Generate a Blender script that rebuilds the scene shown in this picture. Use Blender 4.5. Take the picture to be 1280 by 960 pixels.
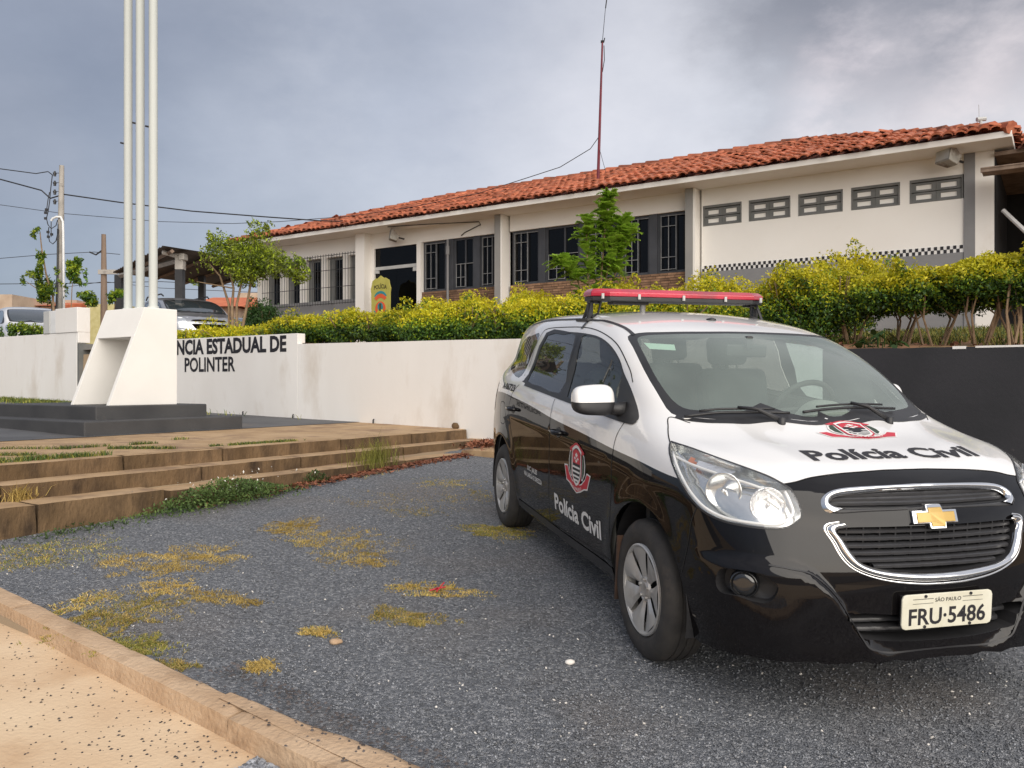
import bpy, bmesh, math, random
import numpy as np
from mathutils import Vector, Matrix
from mathutils.geometry import delaunay_2d_cdt
for o in list(bpy.data.objects): bpy.data.objects.remove(o)
scene = bpy.context.scene
rad = math.radians
RNG = np.random.default_rng(7); random.seed(7)

# ------------------------------------------------------------------ camera, sky, sun, exposure
cam_d = bpy.data.cameras.new('camera'); cam = bpy.data.objects.new('camera', cam_d)
scene.collection.objects.link(cam); scene.camera = cam
cam_d.sensor_width = 36.0; cam_d.lens = 1037 * 36 / 1280; cam_d.clip_start = .05; cam_d.clip_end = 6000
cam.location = (0, 0, 1.24); cam.rotation_euler = (rad(90), 0, 0)

SUN_EL, SUN_AZ = 30.0, 160.0          # azimuth clockwise from +Y (the view direction): behind the camera, to the right
SUN_STRENGTH, SUN_ANGLE = 2.2, 75.0
SKY_STRENGTH = 0.112
scene.view_settings.view_transform = 'Standard'; scene.view_settings.look = 'None'
scene.view_settings.exposure = 0.70; scene.view_settings.gamma = 1.0

world = bpy.data.worlds.new('World'); scene.world = world; world.use_nodes = True
nt = world.node_tree; nt.nodes.clear(); N = nt.nodes.new; L = nt.links.new
out = N('ShaderNodeOutputWorld'); bg = N('ShaderNodeBackground'); bg.inputs[1].default_value = SKY_STRENGTH
sky = N('ShaderNodeTexSky'); sky.sky_type = 'NISHITA'; sky.sun_disc = False
sky.sun_elevation = rad(SUN_EL); sky.sun_rotation = rad(SUN_AZ); sky.dust_density = 2.0
tc = N('ShaderNodeTexCoord')
mp = N('ShaderNodeMapping'); mp.inputs['Scale'].default_value = (1.0, 1.0, 1.75); L(tc.outputs['Generated'], mp.inputs[0])
n1 = N('ShaderNodeTexNoise'); n1.inputs['Scale'].default_value = 1.5; n1.inputs['Detail'].default_value = 6; n1.inputs['Roughness'].default_value = .46
n1.inputs['Distortion'].default_value = .35; L(mp.outputs[0], n1.inputs['Vector'])
n2 = N('ShaderNodeTexNoise'); n2.inputs['Scale'].default_value = 5.5; n2.inputs['Detail'].default_value = 8; n2.inputs['Roughness'].default_value = .6
L(mp.outputs[0], n2.inputs['Vector'])
# cloud layer: slate blue towards the rain on the left, paler grey towards the right
sep = N('ShaderNodeSeparateXYZ'); L(tc.outputs['Generated'], sep.inputs[0])
mr = N('ShaderNodeMapRange'); mr.inputs[1].default_value = -.62; mr.inputs[2].default_value = .55; L(sep.outputs[0], mr.inputs[0])
side = N('ShaderNodeMixRGB'); side.inputs[1].default_value = (.95, 1.22, 1.74, 1); side.inputs[2].default_value = (4.6, 4.65, 4.85, 1); L(mr.outputs[0], side.inputs[0])
mrz = N('ShaderNodeMapRange'); mrz.inputs[1].default_value = .0; mrz.inputs[2].default_value = .5; L(sep.outputs[2], mrz.inputs[0])
hi = N('ShaderNodeMixRGB'); hi.blend_type = 'MIX'; hi.inputs[2].default_value = (3.2, 3.25, 3.5, 1); L(side.outputs[0], hi.inputs[1])
mh = N('ShaderNodeMath'); mh.operation = 'MULTIPLY'; mh.inputs[1].default_value = .55; L(mrz.outputs[0], mh.inputs[0]); L(mh.outputs[0], hi.inputs[0])
cr = N('ShaderNodeValToRGB'); cr.color_ramp.elements[0].position = .32; cr.color_ramp.elements[0].color = (.74, .755, .79, 1)
cr.color_ramp.elements[1].position = .68; cr.color_ramp.elements[1].color = (1.20, 1.18, 1.17, 1)
L(n1.outputs[0], cr.inputs[0])
mul = N('ShaderNodeMixRGB'); mul.blend_type = 'MULTIPLY'; mul.inputs[0].default_value = 1; L(hi.outputs[0], mul.inputs[1]); L(cr.outputs[0], mul.inputs[2])
cr2 = N('ShaderNodeValToRGB'); cr2.color_ramp.elements[0].position = .35; cr2.color_ramp.elements[0].color = (.93, .93, .94, 1)
cr2.color_ramp.elements[1].position = .72; cr2.color_ramp.elements[1].color = (1.1, 1.09, 1.08, 1); L(n2.outputs[0], cr2.inputs[0])
mul2 = N('ShaderNodeMixRGB'); mul2.blend_type = 'MULTIPLY'; mul2.inputs[0].default_value = 1; L(mul.outputs[0], mul2.inputs[1]); L(cr2.outputs[0], mul2.inputs[2])
def cloud(prev, d, r0, r1, gain, amp=.35):
    """one cloud mass around a direction: soft, noise-torn edge; gain below 1 is a rain cloud, above 1 a sunlit one"""
    d = Vector(d).normalized(); vm = N('ShaderNodeVectorMath'); vm.operation = 'DISTANCE'; vm.inputs[1].default_value = d; L(tc.outputs['Generated'], vm.inputs[0])
    ad = N('ShaderNodeMath'); ad.operation = 'MULTIPLY_ADD'; ad.inputs[1].default_value = amp; L(n3.outputs[0], ad.inputs[0]); L(vm.outputs['Value'], ad.inputs[2])
    rg = N('ShaderNodeMapRange'); rg.interpolation_type = 'SMOOTHSTEP'; rg.inputs[1].default_value = r0 + amp * .5; rg.inputs[2].default_value = r1 + amp * .5; rg.inputs[3].default_value = 1; rg.inputs[4].default_value = 0; L(ad.outputs[0], rg.inputs[0])
    mx = N('ShaderNodeMixRGB'); mx.blend_type = 'MULTIPLY'; mx.inputs[2].default_value = (*gain, 1); L(rg.outputs[0], mx.inputs[0]); L(prev, mx.inputs[1]); return mx.outputs[0]
n3 = N('ShaderNodeTexNoise'); n3.inputs['Scale'].default_value = 4.2; n3.inputs['Detail'].default_value = 9; n3.inputs['Roughness'].default_value = .6; L(mp.outputs[0], n3.inputs['Vector'])
sk = mul2.outputs[0]
sk = cloud(sk, (.50, 1, .475), .06, .28, (.40, .40, .42)); sk = cloud(sk, (-.50, 1, .44), .0, .30, (.76, .78, .82)); sk = cloud(sk, (-.10, 1, .42), .0, .22, (.76, .79, .84)); sk = cloud(sk, (-.62, 1, .30), -.05, .12, (1.35, 1.28, 1.2), .3); sk = cloud(sk, (.08, 1, .30), .0, .30, (1.12, 1.10, 1.08))
sk = cloud(sk, (.47, 1, .325), .0, .13, (1.75, 1.66, 1.58), .40); sk = cloud(sk, (.36, 1, .345), -.01, .07, (1.5, 1.44, 1.4), .26); sk = cloud(sk, (.62, 1, .36), .0, .12, (1.5, 1.44, 1.38), .34)
mixs = N('ShaderNodeMixRGB'); mixs.inputs[0].default_value = .88; L(sky.outputs[0], mixs.inputs[1]); L(sk, mixs.inputs[2])
L(mixs.outputs[0], bg.inputs[0]); L(bg.outputs[0], out.inputs[0])

sd = bpy.data.lights.new('sun', 'SUN'); sd.energy = SUN_STRENGTH; sd.angle = rad(SUN_ANGLE); sd.color = (1, .93, .83)
sun = bpy.data.objects.new('sun', sd); scene.collection.objects.link(sun)
_az = rad(SUN_AZ); sdir = Vector((math.sin(_az) * math.cos(rad(SUN_EL)), math.cos(_az) * math.cos(rad(SUN_EL)), math.sin(rad(SUN_EL))))
sun.rotation_euler = sdir.to_track_quat('Z', 'Y').to_euler()

# ------------------------------------------------------------------ frames of reference
E1 = np.array([.833, -.553, 0.]); E1 /= np.linalg.norm(E1); E2 = np.array([-E1[1], E1[0], 0.])
BANG = math.atan2(E1[1], E1[0])
def cd(c, d, z): return (c * E1[0] + d * E2[0], c * E1[1] + d * E2[1], z)
def at(px, py, Y): return ((px - 640) / 1037 * Y, Y, 1.24 - (py - 480) / 1037 * Y)
def lotz(X, Y): return -.01533 * X + .05934 * Y - .2151
def lotcd(c, d):
    p = cd(c, d, 0); return lotz(p[0], p[1])
def smax(a,b,r):
    h=np.maximum(r-np.abs(a-b),0)/r
    return np.maximum(a,b)+h*h*r*0.25
def smin(a,b,r): return -smax(-a,-b,r)
def pos(v): return np.maximum(v,0)

ZCX=np.linspace(0,.95,96); ZCY=np.interp(ZCX,[0,.26,.34,.42,.52,.62,.74,.9],[.27,.30,.36,.50,.60,.625,.61,.60])
for _i in range(3): ZCY=np.convolve(np.pad(ZCY,3,mode='edge'),np.ones(7)/7,'valid')
def F(x,y,z):
    ay=np.abs(y)
    # lower body side
    zs=.80-.045*x
    rf=np.sqrt(x*x+(z-.31)**2); rr=np.sqrt((x+2.62)**2+(z-.31)**2)
    W=.858-.040*(pos(.60-z)/.35)**2-.055*(pos(z-zs)/.25)**1.6-.075*(pos(x+.15)/1.0)**2-.13*(pos(-2.45-x)/1.0)**2*(1+1.2*pos(z-.75))
    W=W+.011*(np.exp(-((rf-.385)/.075)**2)+np.exp(-((rr-.385)/.075)**2))*np.clip((z-.25)/.1,0,1)
    side=ay-W
    zc=np.interp(ay,ZCX,ZCY)
    e=np.clip((zc-z)/.06+.5,0,1); e=e*e*(3-2*e)
    fx=.872-.19*(ay/.80)**2.3-.075*(pos(z-.52)/.30)**1.6-.03*(pos(.34-z)/.15)**1.6+.030*e*np.clip((ay-.05)/.25,0.35,1)
    front=(x-fx)*.93
    zh=1.066-.075*pos(x+.10)-.135*pos(x+.10)**2.5-.030*(ay/.75)**2.2
    zh=np.where(x<-.10,1.066-.030*(ay/.75)**2.2+.05*pos(-.10-x),zh)
    # two soft ridges on the bonnet
    zh=zh+.010*np.exp(-((ay-(.50-.12*(x)))/.09)**2)*np.clip((x+.1)/.1,0,1)*np.clip((.75-x)/.2,0,1)
    hood=(z-zh)*.95
    rear=(-3.485+.15*(ay/.8)**3+.24*(pos(z-.75)/.5)**2-x)*.95
    body=smax(side,front,.22); body=smax(body,hood,.085+.06*np.clip(x/.7,0,1)); body=smax(body,rear,.20)
    # greenhouse
    Wg=.790-.12*pos(z-1.0)-.23*pos(z-1.0)**2.0-.03*(pos(x+.9)/.8)**2-.085*(pos(-2.1-x)/.9)**2
    gs=ay-Wg
    wx=.235-.170*(ay/.7)**2-(z-1.0)*1.50-.25*pos(z-1.3)**2
    ws=(x-wx)*.55
    zr=1.622-.040*(ay/.6)**2.2-.088*(pos(x+1.75)/.9)**2-.05*(pos(-1.9-x)/1.3)**2
    roof=z-zr
    rg=(-3.42+.42*pos(z-1.0)+.13*(ay/.7)**2+.3*pos(z-1.35)**2-x)*.9
    g=smax(gs,ws,.10); g=smax(g,roof,.13); g=smax(g,rg,.16)
    g=np.maximum(g,.93-z)
    return smin(body,g,.10)
def grad(P,e=1e-3):
    x,y,z=P.T
    g=np.stack([F(x+e,y,z)-F(x-e,y,z),F(x,y+e,z)-F(x,y-e,z),F(x,y,z+e)-F(x,y,z-e)],1)
    return g/np.linalg.norm(g,axis=1,keepdims=True)
def shoot(O,D,t0=0,t1=3.,outside=False):
    """from inside origin O along D find exit (F=0). vectorised bisect after march"""
    O=np.atleast_2d(O).astype(float); D=np.atleast_2d(D).astype(float)
    n=len(O); N=120
    ts=np.linspace(t0,t1,N)
    lo=np.full(n,t0,float); hi=np.full(n,np.nan); done=np.zeros(n,bool)
    prev=F(*(O+D*ts[0]).T); s0=np.sign(prev)
    for t in ts[1:]:
        f=F(*(O+D*t).T)
        hit=(~done)&((f>=0) if not outside else (f<=0))
        hi[hit]=t; done|=hit
        lo[~done]=t
    ok=done.copy(); hi[~ok]=t1
    for _ in range(34):
        m=(lo+hi)/2; f=F(*(O+D*m[:,None]).T)
        c=(f>=0) if not outside else (f<=0)
        hi=np.where(c,m,hi); lo=np.where(c,lo,m)
    P=O+D*hi[:,None]; P[~ok]=np.nan
    return P

# ------------------------------------------------------------------ helpers
class MB:
    """collects geometry, then links it as ONE mesh object"""
    def __init__(s): s.v = []; s.f = []; s.m = []
    def add(s, vs, fs, m=0):
        o = len(s.v); s.v.extend([tuple(map(float, v)) for v in vs]); s.f.extend([tuple(i + o for i in f) for f in fs]); s.m.extend([m] * len(fs)); return s
    def box(s, c, h, R=None, m=0):
        vs = []
        for sx in (-1, 1):
            for sy in (-1, 1):
                for sz in (-1, 1):
                    p = np.array([sx * h[0], sy * h[1], sz * h[2]], float)
                    if R is not None: p = R @ p
                    vs.append(np.array(c) + p)
        return s.add(vs, [(0, 1, 3, 2), (4, 6, 7, 5), (0, 4, 5, 1), (2, 3, 7, 6), (0, 2, 6, 4), (1, 5, 7, 3)], m)
    def cbox(s, c0, c1, d0, d1, z0, z1, m=0):
        """box between two corners in the street-and-building frame"""
        return s.add([cd(c, d, z) for c in (c0, c1) for d in (d0, d1) for z in (z0, z1)], [(0, 1, 3, 2), (4, 6, 7, 5), (0, 4, 5, 1), (2, 3, 7, 6), (0, 2, 6, 4), (1, 5, 7, 3)], m)
    def tube(s, pts, r, n=8, m=0, caps=True):
        pts = [np.array(p, float) for p in pts]; k = len(pts)
        rs = [r] * k if np.isscalar(r) else list(r)
        t0 = pts[1] - pts[0]; t0 = t0 / np.linalg.norm(t0)
        u = np.cross(t0, [0, 0, 1.]);
        if np.linalg.norm(u) < 1e-3: u = np.cross(t0, [1., 0, 0])
        u /= np.linalg.norm(u); vs = []
        for i, p in enumerate(pts):
            t = pts[min(i + 1, k - 1)] - pts[max(i - 1, 0)]; t = t / (np.linalg.norm(t) + 1e-12)
            u = u - t * (u @ t); u /= np.linalg.norm(u); w = np.cross(t, u)
            for j in range(n):
                a = 2 * math.pi * j / n; vs.append(p + rs[i] * (math.cos(a) * u + math.sin(a) * w))
        fs = [(i * n + j, i * n + (j + 1) % n, (i + 1) * n + (j + 1) % n, (i + 1) * n + j) for i in range(k - 1) for j in range(n)]
        if caps: fs += [tuple(range(n))[::-1], tuple(range((k - 1) * n, k * n))]
        return s.add(vs, fs, m)
    def lathe(s, prof, n=32, axis='y', c=(0, 0, 0), m=0, a0=0., a1=2 * math.pi):
        """prof: (radius, along-axis) pairs"""
        full = abs(a1 - a0 - 2 * math.pi) < 1e-6; cols = n if full else n + 1; vs = []
        for r, h in prof:
            for j in range(cols):
                a = a0 + (a1 - a0) * j / n; x, y = r * math.cos(a), r * math.sin(a)
                p = {'y': (x, h, y), 'z': (x, y, h), 'x': (h, x, y)}[axis]
                vs.append((p[0] + c[0], p[1] + c[1], p[2] + c[2]))
        fs = []
        for i in range(len(prof) - 1):
            for j in range(n if full else cols - 1):
                k = (j + 1) % cols; fs.append((i * cols + j, i * cols + k, (i + 1) * cols + k, (i + 1) * cols + j))
        return s.add(vs, fs, m)
    def prism(s, outline, f0, f1, m=0):
        """outline: 2D points; f0, f1 map (u, v) to the two faces"""
        n = len(outline); vs = [f0(*p) for p in outline] + [f1(*p) for p in outline]
        fs = [tuple(range(n)), tuple(range(2 * n - 1, n - 1, -1))] + [(i, i + n, (i + 1) % n + n, (i + 1) % n) for i in range(n)]
        return s.add(vs, fs, m)

MINV = {}
def link(name, me, mats, parent=None):
    o = bpy.data.objects.new(name, me); scene.collection.objects.link(o)
    for m in (mats if isinstance(mats, (list, tuple)) else [mats]):
        if m is not None and not (me.materials and m.name in [x.name for x in me.materials]): me.materials.append(m)
    if parent is not None:
        o.parent = parent
        if parent.name in MINV: MINV[o.name] = MINV[parent.name]
    return o
def mesh_from(name, v, f, mi=None, smooth=False):
    me = bpy.data.meshes.new(name); me.from_pydata([tuple(map(float, p)) for p in v], [], [tuple(map(int, q)) for q in f]); 
    if mi is not None: me.polygons.foreach_set('material_index', np.array(mi, dtype=np.int32))
    if smooth: me.polygons.foreach_set('use_smooth', np.ones(len(me.polygons), dtype=bool))
    me.update(); return me
def np_mesh(name, V, F, mi=None, smooth=False):
    """fast path: V (n,3), F (m,k) all faces with k corners"""
    me = bpy.data.meshes.new(name); V = np.ascontiguousarray(V, dtype=np.float32); F = np.ascontiguousarray(F, dtype=np.int32); k = F.shape[1]
    me.vertices.add(len(V)); me.vertices.foreach_set('co', V.ravel()); me.loops.add(F.size); me.loops.foreach_set('vertex_index', F.ravel())
    me.polygons.add(len(F)); me.polygons.foreach_set('loop_start', np.arange(0, F.size, k, dtype=np.int32))
    if mi is not None: me.polygons.foreach_set('material_index', np.ascontiguousarray(mi, dtype=np.int32))
    if smooth: me.polygons.foreach_set('use_smooth', np.ones(len(F), dtype=bool))
    me.update(calc_edges=True); return me
def thing(name, label, cat, loc=(0, 0, 0), rotz=0., group=None, mat4=None):
    o = bpy.data.objects.new(name, None); scene.collection.objects.link(o); o.empty_display_size = .2
    o.matrix_world = mat4 if mat4 is not None else Matrix.Translation(loc) @ Matrix.Rotation(rotz, 4, 'Z')
    M4 = mat4 if mat4 is not None else Matrix.Translation(loc) @ Matrix.Rotation(rotz, 4, 'Z')
    MINV[o.name] = np.array(M4.inverted()); tag(o, label, cat, group); return o
def obj(name, mb, mats, parent=None, smooth=False, bevel=0., local=False, auto=None, seg=2):
    V = mb.v
    if parent is not None and not local:
        inv = MINV[parent.name]; A = np.array(V); V = A @ inv[:3, :3].T + inv[:3, 3]
    me = mesh_from(name, V, mb.f, mb.m, smooth)
    bm = bmesh.new(); bm.from_mesh(me); bmesh.ops.recalc_face_normals(bm, faces=bm.faces); bm.to_mesh(me); bm.free()
    if auto is not None:
        me.polygons.foreach_set('use_smooth', np.ones(len(me.polygons), dtype=bool)); me.set_sharp_from_angle(angle=rad(auto))
    o = link(name, me, mats, parent)
    if bevel:
        b = o.modifiers.new('bevel', 'BEVEL'); b.width = bevel; b.segments = seg; b.limit_method = 'ANGLE'; b.angle_limit = rad(35)
    return o
def tag(o, label=None, cat=None, group=None, kind=None):
    if label: o['label'] = label
    if cat: o['category'] = cat
    if group: o['group'] = group
    if kind: o['kind'] = kind
    return o

def mat(name, c1, c2=None, rough=.6, metal=0., scale=6., detail=4, lo=.35, hi=.65, bump=0., bscale=40., coat=0., c3=None, c3scale=1.2, c3lo=.55, c3hi=.7, island=0., coord='Object', rvar=0., spec=.5, stretch=(1, 1, 1), bdist=.01, trans=0.):
    m = bpy.data.materials.new(name); m.use_nodes = True; t = m.node_tree; b = t.nodes['Principled BSDF']; n = t.nodes.new; l = t.links.new
    b.inputs['Roughness'].default_value = rough; b.inputs['Metallic'].default_value = metal; b.inputs['Coat Weight'].default_value = coat
    b.inputs['Specular IOR Level'].default_value = spec; b.inputs['Coat Roughness'].default_value = .03
    c2 = c2 if c2 is not None else tuple(min(1, x * 1.12) for x in c1)
    if coord == 'Object' or coord == 'Generated': src = n('ShaderNodeTexCoord').outputs[coord]
    else: src = n('ShaderNodeNewGeometry').outputs['Position']
    mp = n('ShaderNodeMapping'); mp.inputs['Scale'].default_value = stretch; l(src, mp.inputs[0]); src = mp.outputs[0]
    nz = n('ShaderNodeTexNoise'); nz.inputs['Scale'].default_value = scale; nz.inputs['Detail'].default_value = detail; l(src, nz.inputs['Vector'])
    r = n('ShaderNodeMapRange'); r.inputs[1].default_value = lo; r.inputs[2].default_value = hi; l(nz.outputs[0], r.inputs[0])
    mx = n('ShaderNodeMixRGB'); mx.inputs[1].default_value = (*c1, 1); mx.inputs[2].default_value = (*c2, 1); l(r.outputs[0], mx.inputs[0]); col = mx.outputs[0]
    if c3 is not None:
        nz3 = n('ShaderNodeTexNoise'); nz3.inputs['Scale'].default_value = c3scale; nz3.inputs['Detail'].default_value = 6; nz3.inputs['Roughness'].default_value = .62; l(src, nz3.inputs['Vector'])
        r3 = n('ShaderNodeMapRange'); r3.inputs[1].default_value = c3lo; r3.inputs[2].default_value = c3hi; l(nz3.outputs[0], r3.inputs[0])
        m3 = n('ShaderNodeMixRGB'); m3.inputs[2].default_value = (*c3, 1); l(r3.outputs[0], m3.inputs[0]); l(col, m3.inputs[1]); col = m3.outputs[0]
    if island:
        g = n('ShaderNodeNewGeometry'); hs = n('ShaderNodeHueSaturation'); rr = n('ShaderNodeMapRange'); rr.inputs[3].default_value = 1 - island; rr.inputs[4].default_value = 1 + island
        l(g.outputs['Random Per Island'], rr.inputs[0])
        oi = n('ShaderNodeObjectInfo'); r2 = n('ShaderNodeMapRange'); r2.inputs[3].default_value = 1 - island * .7; r2.inputs[4].default_value = 1 + island * .7; l(oi.outputs['Random'], r2.inputs[0])
        mm = n('ShaderNodeMath'); mm.operation = 'MULTIPLY'; l(rr.outputs[0], mm.inputs[0]); l(r2.outputs[0], mm.inputs[1])
        l(mm.outputs[0], hs.inputs['Value']); l(col, hs.inputs['Color']); col = hs.outputs[0]
    l(col, b.inputs['Base Color'])
    if rvar:
        rv = n('ShaderNodeMapRange'); rv.inputs[3].default_value = max(0, rough - rvar); rv.inputs[4].default_value = min(1, rough + rvar); l(nz.outputs[0], rv.inputs[0]); l(rv.outputs[0], b.inputs['Roughness'])
    if bump:
        nb = n('ShaderNodeTexNoise'); nb.inputs['Scale'].default_value = bscale; nb.inputs['Detail'].default_value = 5; l(src, nb.inputs['Vector'])
        bp = n('ShaderNodeBump'); bp.inputs['Strength'].default_value = bump; bp.inputs['Distance'].default_value = bdist; l(nb.outputs[0], bp.inputs['Height']); l(bp.outputs[0], b.inputs['Normal'])
    if trans:
        tr = n('ShaderNodeBsdfTranslucent'); l(col, tr.inputs[0]); ms = n('ShaderNodeMixShader'); ms.inputs[0].default_value = trans
        l(b.outputs[0], ms.inputs[1]); l(tr.outputs[0], ms.inputs[2]); l(ms.outputs[0], t.nodes['Material Output'].inputs[0])
    return m
def glass(name, tint, refl=1.0, dust_haze=.0, haze_col=(.6, .62, .6), rough=.0):
    """thin pane: tinted see-through plus a mirror part that grows at grazing angles, with a diffuse film, dusty on most panes, a painted haze on the windscreen"""
    m = bpy.data.materials.new(name); m.use_nodes = True; t = m.node_tree; t.nodes.clear(); n = t.nodes.new; l = t.links.new
    o = n('ShaderNodeOutputMaterial'); tr = n('ShaderNodeBsdfTransparent'); tr.inputs[0].default_value = (*tint, 1)
    gl = n('ShaderNodeBsdfGlossy'); gl.inputs['Roughness'].default_value = rough; gl.inputs[0].default_value = (refl, refl, refl, 1)
    ge = n('ShaderNodeNewGeometry'); dt = n('ShaderNodeVectorMath'); dt.operation = 'DOT_PRODUCT'; l(ge.outputs['Normal'], dt.inputs[0]); l(ge.outputs['Incoming'], dt.inputs[1])
    def mt(op, a, b=None):
        q = n('ShaderNodeMath'); q.operation = op
        for i, v in enumerate((a, b)):
            if v is None: continue
            if isinstance(v, (int, float)): q.inputs[i].default_value = v
            else: l(v, q.inputs[i])
        return q.outputs[0]
    fac = mt('ADD', mt('MULTIPLY', mt('POWER', mt('SUBTRACT', 1.0, mt('ABSOLUTE', dt.outputs['Value'])), 5.0), .90), .085)     # two faces of the pane, same from either side
    mx = n('ShaderNodeMixShader'); l(fac, mx.inputs[0]); l(tr.outputs[0], mx.inputs[1]); l(gl.outputs[0], mx.inputs[2])
    if dust_haze:
        df = n('ShaderNodeBsdfDiffuse'); df.inputs[0].default_value = (*haze_col, 1); nz = n('ShaderNodeTexNoise'); nz.inputs['Scale'].default_value = 3; tcc = n('ShaderNodeTexCoord'); l(tcc.outputs['Object'], nz.inputs[0])
        mr_ = n('ShaderNodeMapRange'); mr_.inputs[3].default_value = dust_haze * .6; mr_.inputs[4].default_value = dust_haze * 1.4; l(nz.outputs[0], mr_.inputs[0])
        m2 = n('ShaderNodeMixShader'); l(mr_.outputs[0], m2.inputs[0]); l(mx.outputs[0], m2.inputs[1]); l(df.outputs[0], m2.inputs[2]); l(m2.outputs[0], o.inputs[0])
    else: l(mx.outputs[0], o.inputs[0])
    return m

# ------------------------------------------------------------------ materials
M = {}
M['wall'] = mat('white wall paint', (.77, .74, .70), (.82, .795, .76), rough=.8, scale=1.3, bump=.15, bscale=30, c3=(.58, .51, .43), c3scale=1.6, c3lo=.54, c3hi=.84, stretch=(1, 1, .4))
M['wall_white'] = mat('building white paint', (.80, .77, .72), (.84, .815, .77), rough=.75, scale=.8, bump=.1, bscale=20, c3=(.66, .60, .52), c3scale=.7, c3lo=.6, c3hi=.85)
M['mon'] = mat('monument white paint', (.83, .81, .77), (.79, .77, .73), rough=.7, scale=2, bump=.12, bscale=25)
M['blackwall'] = mat('black wall paint', (.014, .014, .017), (.022, .021, .025), rough=.7, scale=2, bump=.12, bscale=30, c3=(.07, .06, .055), c3scale=9, c3lo=.68, c3hi=.8)
M['greypaint'] = mat('grey building paint', (.20, .20, .205), (.24, .24, .245), rough=.75, scale=2, bump=.08)
M['lightgrey'] = mat('light grey column paint', (.24, .235, .225), (.29, .28, .265), rough=.75, scale=2)
M['darkgrey'] = mat('dark grey window paint', (.045, .048, .056), (.06, .063, .072), rough=.55, scale=3)
M['midgrey'] = mat('mid grey vent paint', (.13, .135, .13), (.17, .17, .165), rough=.7, scale=5)
M['paving'] = mat('dark grey floor paint', (.075, .075, .078), (.11, .11, .112), rough=.75, scale=1.5, bump=.2, bscale=30, c3=(.17, .14, .115), c3scale=1.1, c3lo=.56, c3hi=.8, coord='Pos')
M['tier'] = mat('charcoal plinth paint', (.042, .042, .044), (.062, .061, .062), rough=.7, scale=2, bump=.2, bscale=30, c3=(.12, .10, .085), c3scale=3, c3lo=.64, c3hi=.85, coord='Pos')
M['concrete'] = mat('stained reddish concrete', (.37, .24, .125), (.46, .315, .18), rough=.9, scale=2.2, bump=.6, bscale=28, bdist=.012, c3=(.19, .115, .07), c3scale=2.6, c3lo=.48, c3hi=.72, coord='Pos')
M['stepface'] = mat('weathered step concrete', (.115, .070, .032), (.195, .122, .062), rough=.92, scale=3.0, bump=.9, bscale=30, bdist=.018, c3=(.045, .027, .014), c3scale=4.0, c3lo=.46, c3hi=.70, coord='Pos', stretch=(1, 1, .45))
M['kerb'] = mat('sandy kerb concrete', (.46, .31, .19), (.56, .40, .26), rough=.9, scale=4, bump=.9, bscale=45, bdist=.01, c3=(.30, .19, .11), c3scale=5, c3lo=.5, c3hi=.75, coord='Pos')
M['sidewalk'] = mat('sandy pavement concrete', (.62, .44, .275), (.70, .53, .35), rough=.92, scale=2, bump=.6, bscale=55, bdist=.006, c3=(.50, .32, .18), c3scale=2.2, c3lo=.52, c3hi=.78, coord='Pos')
M['soil'] = mat('red soil', (.27, .13, .065), (.36, .20, .11), rough=.95, scale=3, bump=.8, bscale=20, c3=(.15, .14, .05), c3scale=2, c3lo=.5, c3hi=.65, coord='Pos')
M['ground'] = mat('bare ground', (.25, .16, .10), (.32, .24, .15), rough=.95, scale=.5, bump=.4, bscale=8, coord='Pos')
M['wood'] = mat('old timber', (.16, .11, .08), (.26, .19, .14), rough=.8, scale=6, stretch=(1, 1, .1), bump=.3)
M['cement'] = mat('grey concrete pole', (.33, .31, .28), (.44, .41, .37), rough=.85, scale=4, bump=.3, c3=(.22, .20, .18), c3scale=5)
M['tin'] = mat('rusty roof sheet', (.10, .085, .075), (.15, .125, .105), rough=.7, scale=3)
M['tile'] = mat('clay roof tile', (.33, .085, .042), (.50, .165, .080), rough=.85, scale=9, bump=.4, bscale=40, c3=(.10, .045, .032), c3scale=4.5, c3lo=.50, c3hi=.72, island=.34)
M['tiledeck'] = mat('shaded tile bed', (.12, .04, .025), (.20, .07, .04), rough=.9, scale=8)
M['brick'] = mat('brown brick', (.17, .095, .055), (.27, .16, .095), rough=.85, scale=7, bump=.4, island=.3)
M['mortar'] = mat('dark mortar', (.055, .04, .032), (.085, .065, .05), rough=.95)
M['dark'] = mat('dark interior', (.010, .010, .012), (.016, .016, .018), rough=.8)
M['slat'] = mat('grille slat plastic', (.030, .030, .033), (.04, .04, .043), rough=.32)
M['black'] = mat('matt black plastic', (.018, .018, .020), (.028, .028, .030), rough=.45, scale=5)
M['rubber'] = mat('tyre rubber', (.030, .028, .027), (.050, .045, .040), rough=.75, scale=10, bump=.2, bscale=80, c3=(.09, .07, .055), c3scale=7, c3lo=.55, c3hi=.8)
M['metalgrey'] = mat('painted metal', (.45, .45, .44), (.52, .52, .5), rough=.5, scale=5)
M['redpole'] = mat('faded red mast paint', (.13, .014, .026), (.18, .022, .036), rough=.6)
M['polepaint'] = mat('pale green white pole paint', (.52, .545, .515), (.59, .61, .58), rough=.6, scale=2, stretch=(1, 1, .2), c3=(.5, .52, .45), c3scale=6, c3lo=.6, c3hi=.8)
M['leafg'] = mat('green leaf', (.075, .155, .012), (.13, .24, .020), rough=.55, scale=3, island=.35, trans=.25)
M['leafd'] = mat('dark green leaf', (.022, .065, .010), (.045, .105, .016), rough=.55, scale=3, island=.4, trans=.2)
M['leafy'] = mat('yellow green leaf', (.48, .46, .012), (.66, .56, .018), rough=.55, scale=3, island=.25, trans=.3)
M['leafl'] = mat('light green leaf', (.24, .34, .014), (.36, .43, .018), rough=.55, scale=3, island=.3, trans=.3)
M['leafo'] = mat('olive green leaf', (.075, .11, .014), (.14, .165, .022), rough=.6, scale=3, island=.35, trans=.25)
M['dry'] = mat('dry straw grass', (.46, .32, .085), (.66, .49, .17), rough=.8, island=.35, trans=.2)
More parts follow.
